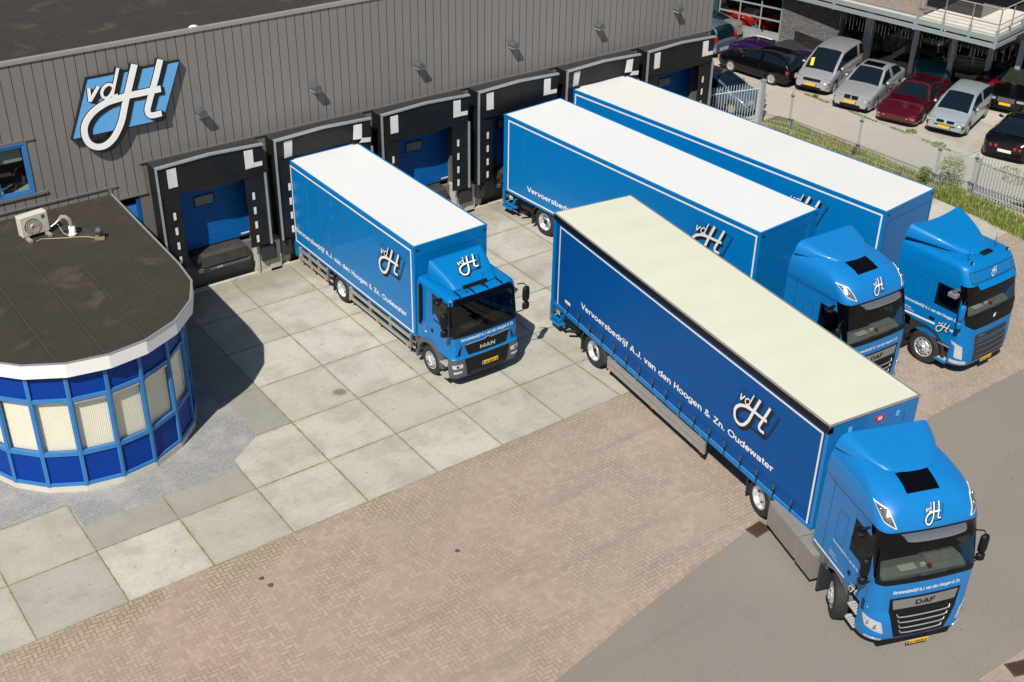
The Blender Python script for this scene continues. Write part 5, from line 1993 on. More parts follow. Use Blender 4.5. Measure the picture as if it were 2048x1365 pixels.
# ------------------------------------------------------------ truck 1: short rigid box truck
def man_cab(root, M):
    lv = [(.30, .12, 1.04, .18), (.38, .02, 1.09, .18), (.55, .0, 1.12, .17), (.98, .0, 1.13, .17), (1.02, .05, 1.12, .18), (1.4, .05, 1.11, .18), (1.66, .06, 1.105, .13),
          (2.66, .19, 1.09, .12), (2.74, .22, 1.08, .13), (2.79, .27, 1.04, .16), (2.81, .34, .98, .18)]
    cb = Cab(lv, bow=.05, yb=1.82)
    q = cb.shell([.30, .34, .38, .45, .55, .7, .85, .98], m=GREYP, yb=.28)
    zs = [.985, 1.02, 1.2, 1.4, 1.66, 1.74, 1.9, 2.1, 2.3, 2.5, 2.60, 2.66, 2.70, 2.74, 2.77, 2.79, 2.81]
    up = cb.shell(zs, (4, 1.74, 2.60), [(.38, 1.02, 1.90, 2.60)], BLUE)
    q.add(up.v, up.f, BLUE, smooth=True)
    cab = q.build('cab', root, M)
    cab_interior(cab, 1.06, .10, 1.68, 2.62, 1.75)
    q = MB()
    cb.patch(q, [(-1.15, 2.58), (1.15, 2.58), (1.14, 2.755), (-1.14, 2.755)], BLACKG, .008, 24, 2)
    cb.patch(q, [(-1.13, 1.64), (1.13, 1.64), (1.14, 1.75), (-1.14, 1.75)], BLACK, .008, 24, 2)
    cb.patch(q, [(-1.16, 1.75), (-1.05, 1.75), (-1.05, 2.58), (-1.15, 2.58)], BLACKG, .008, 3, 6)
    cb.patch(q, [(1.05, 1.75), (1.16, 1.75), (1.15, 2.58), (1.05, 2.58)], BLACKG, .008, 3, 6)
    q.build('screen_surround', cab)
    q = MB()
    cb.patch(q, [(-1.10, 1.735), (1.10, 1.735), (1.10, 2.61), (-1.10, 2.61)], GLASSD, .002, 24, 8)
    q.build('windscreen', cab)
    q = MB()
    for x0, x1 in ((-.85, -.05), (-.1, .75)):
        q.tube([cb.S(x0, 1.74, .03), cb.S((x0 + x1) / 2, 1.77, .035), cb.S(x1, 1.83, .03)], .012, BLACK, 6)
    q.build('wiper', cab)
    q = MB()
    for xx in (-.75, -.30, .15, .62):
        q.box(xx - .02, xx + .02, .24, .52, 2.835, 2.85, BLACK, Matrix.Rotation(R(0), 4, 'Z'))
        q.tube([(xx, .24, 2.835), (xx, .14, 2.79)], .018, BLACK, 6)
    q.build('visor_bracket', cab)
    # air deflector
    q = MB()

    def df(u, v, o=0.0):
        s_ = 2 * u - 1
        hwid = (.74 + .22 * v)
        y = .52 + 1.06 * v + .10 * abs(s_) ** 4 * (1 - v)
        zz = 2.83 + .52 * v ** .85
        x = s_ * hwid
        drop = 0
        if abs(s_) > .9:
            k = (abs(s_) - .9) / .1
            x = math.copysign(hwid * .9 + .06 * k, s_)
            drop = (zz - 2.82) * k
        return Vector((x, y, zz - drop + .01 - o))
    us = [i / 20 * .1 / 2 for i in range(0, 9)] + [.05 + .9 * i / 20 for i in range(21)] + [.95 + .05 * i / 8 for i in range(1, 9)]
    us = sorted(set([round(a, 5) for a in us]))
    q.grid(df, 0, 10, BLUE, us=us)
    A = [df(u, 1) for u in us]
    q.add(A + [a + Vector((0, -.03, 0)) for a in A], [(i, i + 1, len(us) + i + 1, len(us) + i) for i in range(len(us) - 1)], BLUE)
    de = q.build('air_deflector', cab)
    q = MB()
    n_ = Vector((0, -.52, 1.06)).normalized()
    dv = Vector((0, 1.06, .52)).normalized()

    def SD(a, z, o):
        y = .52 + z * dv.y
        v = (y - .52) / 1.06
        p_ = df(.5, max(0, min(1, v)))
        return Vector((a, p_.y, p_.z)) + n_ * o
    put_logo(q, SD, .10, .66, .44, off=.012)
    q.build('front_logo', de)
    q = MB()
    q.box(-.45, .32, .50, .56, 2.835, 2.92, BLACKM)
    q.build('deflector_slot', de)
    q = MB()
    q.tube([(0.1, .42, 2.84), (.12, .40, 3.25)], .006, BLACK, 5)
    q.lathe([(0.03, 0), (.02, .03), (0, .04)], BLACK, 8, Matrix.Translation((.1, .42, 2.83)), 'z')
    q.lathe([(0.03, 0), (.02, .03), (0, .04)], BLACK, 8, Matrix.Translation((-.45, .35, 2.83)), 'z')
    q.build('antenna', cab)
    q = MB()
    q.tube([(-1.16, 1.58, 2.72), (-1.17, 1.60, 1.5)], .045, BLACK, 10)
    q.box(-1.13, -.6, 1.55, 1.66, 1.6, 2.6, BLACK)
    q.build('air_intake', cab)
    for sg_ in (-1, 1):
        cb_s = lambda y, z, o: cb.side(y, z, o, sg_)
        q = MB()
        GAP = MATS['panel_gap']

        def seg(pts, w_=.007):
            for a, b_ in zip(pts, pts[1:]):
                d = Vector((b_[0] - a[0], b_[1] - a[1])).normalized()
                nx, nz = -d.y * w_ / 2, d.x * w_ / 2
                q.add([cb_s(a[0] + nx, a[1] + nz, .002), cb_s(a[0] - nx, a[1] - nz, .002), cb_s(b_[0] - nx, b_[1] - nz, .002), cb_s(b_[0] + nx, b_[1] + nz, .002)], [(0, 1, 2, 3)], GAP)
        seg([(.22, 1.02), (.22, 2.68), (1.12, 2.66), (1.16, 1.9), (1.35, 1.35), (1.35, 1.2)])
        q.build('door_seam', cab)
        q = MB()
        for (a, b_, c_, d) in ((.32, .38, 1.84, 2.65), (1.02, 1.07, 1.98, 2.65), (.38, 1.02, 2.60, 2.65), (.38, 1.02, 1.85, 1.90)):
            q.add([cb_s(a, c_, .004), cb_s(b_, c_, .004), cb_s(b_, d, .004), cb_s(a, d, .004)], [(0, 1, 2, 3)], BLACK)
        q.add([cb_s(.70, 1.90, .0045), cb_s(1.02, 1.90, .0045), cb_s(1.02, 2.08, .0045), cb_s(.86, 2.06, .0045)], [(0, 1, 2, 3)], BLUE)
        q.add([cb_s(.20, 1.42, .0045), cb_s(.62, 1.62, .0045), cb_s(.20, 1.55, .0045)], [(0, 1, 2)], BLACK)
        q.build('window_trim', cab)
        q = MB()
        q.add([cb_s(.38, 1.90, .001), cb_s(1.02, 1.90, .001), cb_s(1.02, 2.60, .001), cb_s(.38, 2.60, .001)], [(0, 1, 2, 3)], GLASSD)
        q.build('side_window', cab)
        q = MB()
        q.add([cb_s(.10, 1.36, .004), cb_s(1.43, 1.32, .004), cb_s(1.43, 1.27, .004), cb_s(.10, 1.31, .004)], [(0, 1, 2, 3)], WHITE)
        q.build('white_stripe', cab)
        q = MB()
        q.add([cb_s(1.02, 1.42, .005), cb_s(1.13, 1.42, .005), cb_s(1.13, 1.54, .005), cb_s(1.02, 1.54, .005)], [(0, 1, 2, 3)], BLACK)
        q.build('door_handle', cab)
        # wheel arch in grey plastic
        q = MB()
        cy, cz, r0, r1 = 1.20, .47, .53, .66
        n = 18
        xo = sg_ * 1.155
        vs = []
        for i in range(n + 1):
            a = math.pi * (.02 + .96 * i / n)
            ca, sa = math.cos(a), math.sin(a)
            vs += [(xo, cy - r0 * ca, cz + r0 * sa), (xo, cy - r1 * ca * 1.05, cz + r1 * sa), (xo - sg_ * .42, cy - r1 * ca * 1.05, cz + r1 * sa), (xo - sg_ * .42, cy - r0 * ca, cz + r0 * sa)]
        fs = []
        for i in range(n):
            for k in range(4):
                fs.append((4 * i + k, 4 * i + (k + 1) % 4, 4 * i + 4 + (k + 1) % 4, 4 * i + 4 + k))
        q.add(vs, fs + [(0, 1, 2, 3), (4 * n, 4 * n + 3, 4 * n + 2, 4 * n + 1)], GREYP)
        q.box(*sorted((xo, xo - sg_ * .4)), 1.80, 1.90, .28, .95, GREYP)
        q.build('wheel_arch', cab)
        st = MB()
        for z0 in (.34, .72):
            xa, xb = sorted((sg_ * 1.17, sg_ * .95))
            st.box(xa, xb, .29, .62, z0, z0 + .04, STEPM)
            for a in range(5):
                for b_ in range(3):
                    st.box(xa + .03 + b_ * .06, xa + .06 + b_ * .06, .31 + a * .06, .335 + a * .06, z0 + .0405, z0 + .043, GREYP)
        st.box(*sorted((sg_ * .94, sg_ * .90)), .2, .68, .3, 1.0, GREYD)
        st.build('entry_step', cab)
    q = MB()
    put_sans(q, NAMES, cb.S, -.84, 1.50, 1.76, .09, off=.004, shear=.2)
    q.build('front_lettering', cab)
    q = MB()
    cb.patch(q, [(-.60, 1.04), (.66, 1.04), (.76, 1.40), (-.72, 1.36)], BLACK, .010, 18, 4)
    gr = q.build('grille', cab)
    q = MB()
    q.tube([cb.S(-.70, 1.385, .02), cb.S(-.1, 1.40, .03), cb.S(0, 1.46, .035), cb.S(.12, 1.40, .03), cb.S(.74, 1.42, .02)], .012, ALU, 6)
    q.build('grille_bar', gr)
    q = MB()
    put_sans(q, 'MAN', cb.S, -.24, 1.12, .52, .12, CHROME, .02, sw=.14)
    q.build('maker_lettering', gr)
    q = MB()
    cb.patch(q, [(-.66, .42), (.66, .42), (.74, .96), (-.74, .96)], BLACK, .010, 18, 4)
    cb.patch(q, [(-.55, .40), (.55, .40), (.55, .52), (-.55, .52)], BLACKM, .016, 18, 2)
    q.build('bumper_centre', cab)
    number_plate(cab, cb.S, .08, .60, '40-BLK-8', off=.03)
    for sg_ in (-1, 1):
        q = MB()
        cb.patch(q, [(sg_ * .80, .71), (sg_ * 1.10, .71), (sg_ * 1.12, .83), (sg_ * .80, .83)], LAMP, .010, 8, 3, .03)
        cb.patch(q, [(sg_ * .84, .55), (sg_ * 1.08, .55), (sg_ * 1.08, .61), (sg_ * .82, .61)], LAMP, .010, 8, 3, .02)
        cb.patch(q, [(sg_ * .93, .73), (sg_ * 1.0, .73), (sg_ * 1.0, .81), (sg_ * .93, .81)], GREYD, .013, 3, 3, .02)
        q.build('headlight', cab)
        q = MB()
        q.add([cb.S(sg_ * .86, 1.07, .006), cb.S(sg_ * 1.0, 1.07, .006), cb.S(sg_ * .80, 1.40, .006)], [(0, 1, 2)], BLACK)
        q.build('corner_vent', cab)
        mirror_arm(cab, sg_ * 1.09, .16, 2.32, sg_, BLACK, .46, .24)
    q = MB()
    q.lathe([(.0, -.05), (.10, -.04), (.12, .04), (0, .05)], BLACK, 14, Matrix.Translation((-1.22, .62, 2.62)), 'z')
    q.box(-1.2, -1.05, .58, .66, 2.66, 2.70, BLACK)
    q.build('kerb_mirror', cab)
    return cab


t1 = thing('box_truck', 'short rigid blue box truck with white roof backed into a dock, grey steps and bumper', 'truck', (13.42, 5, 0), 0)
MT1 = Matrix.Translation((-13.42, -5, 0)) @ TR(12.28, 4.63, 0, .009)
box_body(t1, MT1, 7.16, 2.46, .93, 3.70, 'box', ROOFW, (.10, 7.07, .93, 3.57), (7.02, .44, 1.30, .15), (1.22, 2.74, .72))
chassis(t1, MT1, 7.1, 2.46, -.6, 6.9, .86)
underride_rails(t1, MT1, .35, 3.75, .34, .72, ALU)
underride_rails(t1, MT1, 5.15, 6.95, .34, .72, ALU)
MC1 = Matrix.Translation((-13.42, -5, 0)) @ TR(13.42, 2.72, 0, 0)
for sg_ in (-1, 1):
    rot_ = Matrix.Identity(4) if sg_ < 0 else Matrix.Rotation(math.pi, 4, 'Z')
    wheel_tree(t1, MC1 @ Matrix.Translation((sg_ * 1.12, 1.20, .44)) @ rot_, .44, .28, hub=1)
    wheel_tree(t1, MC1 @ Matrix.Translation((sg_ * 1.17, 6.17, .44)) @ rot_, .44, .25, dual=True)
    mudguard(t1, MC1 @ Matrix.Translation((sg_ * 1.16, 6.17, .44)) @ rot_, .50, .56, 20, 165, flap=True)
man_seam = mat('panel_gap', (.0015, .03, .09), .7)
man_cab(t1, MC1)
q = MB()
q.box(.3, 2.2, 7.17, 7.25, .35, .5, BLUE)
q.box(.0, .07, 7.0, 7.2, .38, .85, BLUE)
q.box(2.39, 2.46, 7.0, 7.2, .38, .85, BLUE)
q.build('rear_bumper', t1, MT1)


# ------------------------------------------------------------ semi trailer trucks
def semi(name, label, fx, fy, th, L, W, zt, zb, co, ca, kind, roofm, stripe, text, logo, ydrive, steer, wheel_y, cabfn, guard=None, fyw=1.52, dca=0.0):
    root = thing(name, label, 'truck', (co[0], co[1], 0), 0)
    I = Matrix.Translation((-co[0], -co[1], 0))
    M = I @ TR(fx, fy, 0, th)
    MC = I @ TR(co[0], co[1], 0, -ca)
    body = box_body(root, M, L, W, zb, zt, kind, roofm, stripe, text, logo)
    q = MB()
    q.box(W / 2 - .50, W / 2 - .38, .4, L - .1, zb - .38, zb - .001, CHASSIS)
    q.box(W / 2 + .38, W / 2 + .50, .4, L - .1, zb - .38, zb - .001, CHASSIS)
    for k in range(12):
        yy = .4 + k * (L - .9) / 11
        q.box(.06, W - .06, yy, yy + .06, zb - .14, zb - .002, CHASSIS)
    q.box(.55, .80, 3.1, 3.3, .35, zb - .1, CHASSIS)
    q.box(W - .80, W - .55, 3.1, 3.3, .35, zb - .1, CHASSIS)
    q.box(.45, .9, wheel_y - 1.9, wheel_y - .9, .55, .85, CHASSIS)
    q.box(.1, W - .1, wheel_y - .08, wheel_y + .08, .42, .58, CHASSIS)
    q.build('trailer_chassis', root, M)
    for sg_ in (-1, 1):
        rot_ = Matrix.Identity(4) if sg_ < 0 else Matrix.Rotation(math.pi, 4, 'Z')
        xx = .04 if sg_ < 0 else W - .04
        wheel_tree(root, M @ Matrix.Translation((xx, wheel_y, .5)) @ rot_, .5, .30, dual=True)
        mudguard(root, M @ Matrix.Translation((xx, wheel_y, .5)) @ rot_, .59, .62, -5, 178)
    tail_lift(root, M, L, W, zb)
    if guard:
        underride_rails(root, M @ Matrix.Translation((.03, 0, 0)), guard[0], guard[1], guard[2], guard[3], ALUP, 1)
    cabfn(root, MC)
    tractor_rear(root, I @ TR(co[0], co[1], 0, -ca + dca), ydrive, 1.18, True, steer, fyw, reach=ydrive - .66)
    return root, body, M


t4, body4, M4 = semi('curtain_trailer_truck', 'nearest long truck with cream roof and dark blue curtain side, turning out of the yard', 15.06, -7.62, -.13, 11.68, 2.57, 3.84, 1.0,
                     (14.97, -10.78), .35, 'curtain', ROOFC, (.17, 11.36, .98, 3.56), (10.06, 1.50, 1.56, .165), (2.42, 2.68, .80), 4.95, -.45, 9.34, daf_cab, (4.05, 8.5, .42, .78), 1.52, .05)


def skinned(name, chain, edges, m_, parent, M, sub=1):
    me = bpy.data.meshes.new(name)
    me.from_pydata([c_[0] for c_ in chain], edges, [])
    me.materials.append(m_)
    o = bpy.data.objects.new(name, me)
    COL.objects.link(o)
    o.parent = parent
    o.matrix_basis = M
    o.modifiers.new('skin', 'SKIN')
    for i_, c_ in enumerate(chain):
        sv = me.skin_vertices[0].data[i_]
        sv.radius = (c_[1], c_[1])
        sv.use_root = (i_ == 0)
    sb_ = o.modifiers.new('sub', 'SUBSURF')
    sb_.levels = sb_.render_levels = sub
    return o


SKIN = mat('skin', (.45, .25, .17), .6, var=.05)
SHIRT = mat('navy_work_shirt', (.02, .03, .07), .8, var=.1)
dm = TR(14.97, -10.78, 0, -.35)
drv = thing('person', 'driver in a dark navy shirt with both hands on the wheel of the nearest truck', 'person', tuple(dm @ Vector((.58, 1.3, 1.68))), -.35)
DI = Matrix.Translation((-.58, -1.3, -1.68))
bodyc = [((.58, 1.28, 1.78), .15), ((.58, 1.30, 2.0), .15), ((.58, 1.29, 2.2), .16), ((.58, 1.27, 2.34), .055), ((.58, 1.24, 2.46), .085), ((.58, 1.22, 2.56), .075),
         ((.40, 1.28, 2.22), .065), ((.33, 1.12, 2.06), .048), ((.41, .88, 2.22), .032), ((.76, 1.28, 2.22), .065), ((.83, 1.12, 2.06), .048), ((.75, .88, 2.22), .032),
         ((.48, 1.0, 1.78), .085), ((.48, .85, 1.55), .06), ((.68, 1.0, 1.78), .085), ((.68, .85, 1.55), .06)]
skinned('body', bodyc, [(0, 1), (1, 2), (2, 3), (3, 4), (4, 5), (2, 6), (6, 7), (7, 8), (2, 9), (9, 10), (10, 11), (0, 12), (12, 13), (0, 14), (14, 15)], SKIN, drv, DI)
shc = [((.58, 1.28, 1.78), .165), ((.58, 1.30, 2.0), .165), ((.58, 1.29, 2.2), .172), ((.40, 1.28, 2.22), .078), ((.34, 1.16, 2.05), .060), ((.76, 1.28, 2.22), .078), ((.82, 1.16, 2.05), .060)]
skinned('shirt', shc, [(0, 1), (1, 2), (2, 3), (3, 4), (2, 5), (5, 6)], SHIRT, drv, DI)
q = MB()
q.lathe([(0, .11), (.055, .10), (.092, .04), (.095, -.02), (.080, -.06)], mat('brown_hair', (.05, .03, .02), .8), 14, Matrix.Translation((.58, 1.25, 2.54)), 'z')
q.build('hair', drv, DI)
q = MB()
for sx, hx_ in ((-1, .41), (1, .75)):
    for k_ in range(4):
        zz = 2.22 + .022 * (k_ - 1.5)
        ln_ = (.05, .06, .057, .045)[k_]
        q.tube([(hx_, .90, zz), (hx_ - sx * .02, .90 - ln_, zz + .005), (hx_ - sx * .045, .905 - ln_, zz), (hx_ - sx * .05, .93 - ln_, zz)], [.010, .009, .008, .006], SKIN, 6)
    q.tube([(hx_, .89, 2.25), (hx_ - sx * .03, .88, 2.275), (hx_ - sx * .045, .85, 2.28)], [.011, .010, .007], SKIN, 6)
for sx in (-1, 1):
    q.lathe([(0, -.012), (.012, -.008), (.014, 0)], WHITE, 8, Matrix.Translation((.58 + sx * .032, 1.155, 2.505)), 'y')
q.add([(.565, 1.155, 2.47), (.595, 1.155, 2.47), (.58, 1.13, 2.475), (.58, 1.155, 2.51)], [(0, 1, 2), (0, 2, 3), (1, 3, 2)], SKIN)
q.build('fingers', drv, DI)
strap = None
nst = 17
for k in range(nst):
    y = .75 + k * (10.75 - .75) / (nst - 1)
    q = MB()
    q.box(-.012, .014, -.018, .018, -.13, .18, BLACK)
    q.box(-.03, -.0125, -.025, .025, .20 - .05, .30, mat('buckle_metal', (.10, .12, .11), .4, metal=.4))
    if strap is None:
        s_ = q.build('tension_strap', body4, Matrix.Translation((.012, y, 1.02)))
        strap = s_
    else:
        s_ = strap.copy()
        COL.objects.link(s_)
        s_.parent = body4
        s_.matrix_basis = Matrix.Translation((.012, y, 1.02))
q = MB()
for zz in (1.23, 1.33):
    q.add([(.024, .2, zz), (.024, 11.3, zz), (.026, 11.3, zz + .012), (.026, .2, zz + .012)], [(0, 1, 2, 3)], mat('curtain_seam', (.001, .03, .16), .6))
q.build('curtain_seam', body4)
q = MB()
q.add([(.02, 10.62, 1.30), (.02, 10.92, 1.30), (.02, 10.92, 1.40), (.02, 10.62, 1.40)], [(0, 1, 2, 3)], MARK)
q.build('small_sticker', body4)

NUMBER[:] = ['94-BHX-9', .05, .75]
t2, body2, M2 = semi('box_trailer_truck', 'middle long truck with bright white roof, its trailer standing just clear of the fourth dock', 20.70, -.12, .063, 11.30, 2.55, 3.72, 1.02,
                     (21.61, -4.0), .06, 'box', ROOFW, (.10, 11.05, 1.03, 3.60), (10.0, 1.45, 1.36, .165), (1.82, 2.82, .80), 4.95, 0.0, 9.12, daf_cab, None)


def volvo_cab(root, M):
    lv = [(.30, .20, 1.08, .34), (.38, .06, 1.17, .38), (.50, .0, 1.20, .40), (.95, .0, 1.21, .38), (1.1, .03, 1.21, .32), (1.5, .06, 1.21, .28), (1.95, .10, 1.205, .22),
          (2.62, .25, 1.19, .19), (2.75, .28, 1.19, .20), (2.85, .30, 1.19, .22), (3.15, .42, 1.16, .26), (3.30, .50, 1.13, .30), (3.36, .58, 1.08, .34), (3.40, .72, 1.0, .36)]
    cb = Cab(lv, bow=.06, yb=2.72)
    q = cb.shell([.30, .34, .38, .44, .5, .65, .8, .95], m=BLUE, yb=.52)
    zs = [.951, 1.1, 1.3, 1.5, 1.7, 1.95, 2.02, 2.2, 2.4, 2.6, 2.66, 2.72, 2.75, 2.8, 2.85, 2.95, 3.05, 3.15, 3.23, 3.30, 3.33, 3.36, 3.38, 3.40]
    up = cb.shell(zs, (4, 2.02, 2.60), [(.55, 1.25, 2.02, 2.60)], BLUE)
    q.add(up.v, up.f, BLUE, smooth=True)
    cab = q.build('cab', root, M @ Matrix.Diagonal((.945, 1, 1, 1)))
    cab_interior(cab, 1.16, .14, 1.97, 2.8, 2.25)
    q = MB()
    cb.patch(q, [(-1.34, 2.56), (1.34, 2.56), (1.36, 2.84), (-1.36, 2.84)], BLACKG, .010, 28, 3)
    cb.patch(q, [(-1.18, 1.72), (1.18, 1.72), (1.26, 2.03), (-1.26, 2.03)], BLACK, .010, 28, 4)
    cb.patch(q, [(-.85, 1.56), (.85, 1.56), (1.16, 1.72), (-1.16, 1.72)], BLACK, .010, 28, 3)
    cb.patch(q, [(-1.28, 2.03), (-1.15, 2.03), (-1.15, 2.60), (-1.33, 2.60)], BLACKG, .010, 3, 6)
    cb.patch(q, [(1.15, 2.03), (1.28, 2.03), (1.33, 2.60), (1.15, 2.60)], BLACKG, .010, 3, 6)
    q.build('screen_surround', cab)
    q = MB()
    cb.patch(q, [(-1.20, 2.015), (1.20, 2.015), (1.20, 2.61), (-1.20, 2.61)], GLASS, .002, 28, 8)
    q.build('windscreen', cab)
    q = MB()
    for x0, x1 in ((-.95, -.15), (-.1, .75)):
        q.tube([cb.S(x0, 1.97, .04), cb.S((x0 + x1) / 2, 2.0, .045), cb.S(x1, 2.07, .04)], .012, BLACK, 6)
    q.build('wiper', cab)
    q = MB()

    def vis(u, v):
        x = -.86 + 1.72 * u
        return cb.S(x, 2.88 - .12 * v, .03 + .11 * v)
    q.grid(vis, 20, 4, BLUE)
    q.grid(lambda u, v: vis(u, v) + Vector((0, .01, -.015)), 20, 4, BLACKG)
    q.build('sun_visor', cab)
    q = MB()
    GAP = MATS['panel_gap']
    cs = [(-1.02, 2.92), (1.02, 2.92), (1.04, 3.20), (-1.04, 3.20)]
    for a, b_ in zip(cs, cs[1:] + cs[:1]):
        n = 20
        vs = []
        d = Vector((b_[0] - a[0], b_[1] - a[1])).normalized()
        nx, nz = -d.y * .010, d.x * .010
        for i in range(n + 1):
            x, z = a[0] + (b_[0] - a[0]) * i / n, a[1] + (b_[1] - a[1]) * i / n
            vs += [cb.S(x + nx, z + nz, .004), cb.S(x - nx, z - nz, .004)]
        q.add(vs, [(2 * i, 2 * i + 1, 2 * i + 3, 2 * i + 2) for i in range(n)], GAP)
    q.build('roof_panel_seam', cab)
    q = MB()
    put_logo(q, cb.S, -.06, 3.08, .17, off=.006, shadow=False, box=False, thin=True)
    q.build('front_logo', cab)
    for xx in (-.86, .86):
        q = MB()
        pts = [cb.S(xx + .06 * math.cos(k * math.pi / 8), 3.06 + .06 * math.sin(k * math.pi / 8), .006) for k in range(16)]
        q.add(pts, [tuple(range(16))], GREYP)
        q.build('roof_lamp', cab)
    # roof deflector, wide scoop
    q = MB()

    def df(u, v, o=0.0):
        s_ = 2 * u - 1
        hwid = .66 + .66 * v ** .9
        yf = .86 + .75 * abs(s_) ** 2.2 * (1 - v) * .6
        y = yf + (2.60 - yf) * v - .10 * v * (1 - s_ * s_)
        zt_ = 3.41 + (3.93 - 3.41) * (v ** .75)
        zt_ -= .10 * v * v * (1 - s_ * s_)
        x = s_ * hwid
        if abs(s_) > .80:
            k = (abs(s_) - .80) / .20
            x = math.copysign(hwid * .80 + hwid * .20 * math.sin(k * 1.4) * .75, s_)
            zt_ -= (.04 + .36 * v) * (1 - math.cos(k * 1.5))
        return Vector((x, y, max(zt_ - o, 3.38)))
    q.grid(df, 40, 14, BLUE)
    q.grid(lambda u, v: df(u, v, .02) + Vector((0, .01, 0)), 40, 14, BLUE)
    q.build('air_deflector', cab)
    q = MB()
    q.box(-.12, .32, .74, .92, 3.40, 3.45, BLACK)
    q.build('roof_hatch', cab, bevel=.02)
    for (ax, ay) in ((-.75, .82), (.72, .95)):
        q = MB()
        q.tube([(ax, ay, 3.38), (ax + .0, ay + .03, 3.80)], .006, BLACK, 5)
        q.lathe([(.035, 0), (.02, .03), (0, .05)], BLACK, 8, Matrix.Translation((ax, ay, 3.395)), 'z')
        q.build('antenna', cab)
    for (ax, ay) in ((-.82, .66), (.86, .66)):
        q = MB()
        q.lathe([(0, -.06), (.05, -.06), (.05, .0), (.0, .03)], BLACK, 12, Matrix.Translation((ax, ay, 3.40)), 'y')
        q.lathe([(0, -.07), (.045, -.062)], LAMP, 12, Matrix.Translation((ax, ay, 3.40)), 'y')
        q.build('marker_lamp', cab)
    for sg_ in (-1, 1):
        cb_s = lambda y, z, o: cb.side(y, z, o, sg_)
        q = MB()

        def seg(pts, w_=.008):
            for a, b_ in zip(pts, pts[1:]):
                d = Vector((b_[0] - a[0], b_[1] - a[1])).normalized()
                nx, nz = -d.y * w_ / 2, d.x * w_ / 2
                q.add([cb_s(a[0] + nx, a[1] + nz, .002), cb_s(a[0] - nx, a[1] - nz, .002), cb_s(b_[0] - nx, b_[1] - nz, .002), cb_s(b_[0] + nx, b_[1] + nz, .002)], [(0, 1, 2, 3)], GAP)
        seg([(.40, 1.1), (.40, 2.74), (1.36, 2.72), (1.44, 2.0), (1.44, 1.2)])
        seg([(1.55, 1.85), (1.58, 2.55), (2.02, 2.58), (2.08, 1.9), (1.55, 1.85)])
        seg([(.7, 2.95), (2.0, 2.85), (2.05, 3.15), (.95, 3.20), (.7, 2.95)], .006)
        seg([(2.38, 1.2), (2.36, 3.3)], .012)
        q.build('door_seam', cab)
        q = MB()
        for (a, b_, c_, d) in ((.49, .55, 1.97, 2.65), (1.25, 1.30, 1.97, 2.65), (.55, 1.25, 2.60, 2.65), (.55, 1.25, 1.97, 2.02)):
            q.add([cb_s(a, c_, .004), cb_s(b_, c_, .004), cb_s(b_, d, .004), cb_s(a, d, .004)], [(0, 1, 2, 3)], BLACK)
        q.build('window_trim', cab)
        q = MB()
        q.add([cb_s(.55, 2.02, .001), cb_s(1.25, 2.02, .001), cb_s(1.25, 2.60, .001), cb_s(.55, 2.60, .001)], [(0, 1, 2, 3)], GLASSD)
        q.build('side_window', cab)
        q = MB()
        q.add([cb_s(.32, 1.46, .004), cb_s(.62, 1.44, .004), cb_s(.62, 1.38, .004), cb_s(.32, 1.40, .004)], [(0, 1, 2, 3)], WHITE)
        q.add([cb_s(1.12, 1.40, .004), cb_s(2.32, 1.34, .004), cb_s(2.32, 1.28, .004), cb_s(1.12, 1.34, .004)], [(0, 1, 2, 3)], WHITE)
        q.build('white_stripe', cab)
        q = MB()
        q.add([cb_s(1.16, 1.44, .005), cb_s(1.34, 1.44, .005), cb_s(1.34, 1.54, .005), cb_s(1.16, 1.54, .005)], [(0, 1, 2, 3)], BLACK)
        q.build('door_handle', cab)
        q = MB()
        cy, cz, r0 = 1.32, .50, .60
        n = 18
        xo = sg_ * 1.212
        vs = []
        for i in range(n + 1):
            a = math.pi * i / n
            iy, iz = cy - r0 * math.cos(a), cz + r0 * math.sin(a)
            oy = cy - (r0 + .12) * math.cos(a) if i < n * .6 else min(2.33, cy - (r0 + .12) * math.cos(a) + .2 * (i / n - .6) * 3)
            oz = cz + (r0 + .10) * math.sin(a) if i < n * .5 else max(1.22, cz + (r0 + .10) * math.sin(a))
            vs += [(xo, iy, iz), (xo, oy, oz), (xo - sg_ * .40, iy, iz)]
        q.add(vs, [(3 * i, 3 * i + 1, 3 * i + 4, 3 * i + 3) for i in range(n)] + [(3 * i, 3 * i + 3, 3 * i + 5, 3 * i + 2) for i in range(n)], GREYD)
        q.box(*sorted((xo, xo - sg_ * .05)), 1.92, 2.33, .95, 1.27, GREYD)
        q.build('wheel_arch', cab)
        st = MB()
        xa, xb = sorted((sg_ * 1.24, sg_ * 1.0))
        st.box(xa, xb, .53, .90, .34, .42, BLUE)
        st.box(xa + .03, xb - .03, .56, .85, .421, .43, STEPM)
        st.box(*sorted((sg_ * 1.215, sg_ * 1.16)), .53, .90, .86, .90, ALU)
        st.box(*sorted((sg_ * 1.02, sg_ * .98)), .4, .95, .42, 1.0, GREYD)
        st.build('entry_step', cab)
        mirror_arm(cab, sg_ * 1.20, .30 if sg_ < 0 else .7, 2.22, sg_, BLUE, .50, .22, reach=.26 if sg_ < 0 else .02)
    q = MB()
    q.box(-1.45, -1.18, .58, .70, 2.66, 2.72, GREYP)
    q.box(-1.50, -1.30, .50, .78, 2.52, 2.66, mat('mirror_grey', (.20, .18, .20), .5))
    q.build('kerb_mirror', cab, bevel=.03)
    q = MB()

    def SS(a, z, o):
        return cb.side(2.30 - a, z + (a - 1) * .03, o, -1)
    put_sans(q, NAMES, SS, .05, 1.70, 1.92, .09, off=.004)
    put_text(q, 'Oudewater', SS, .02, 1.50, .32, .045, off=.004)
    put_text(q, 'www.hoogen.nl', SS, .02, 1.43, .42, .035, off=.004)
    q.build('door_lettering', cab)
    q = MB()
    put_logo(q, SS, 1.48, 1.40, .27, off=.006)
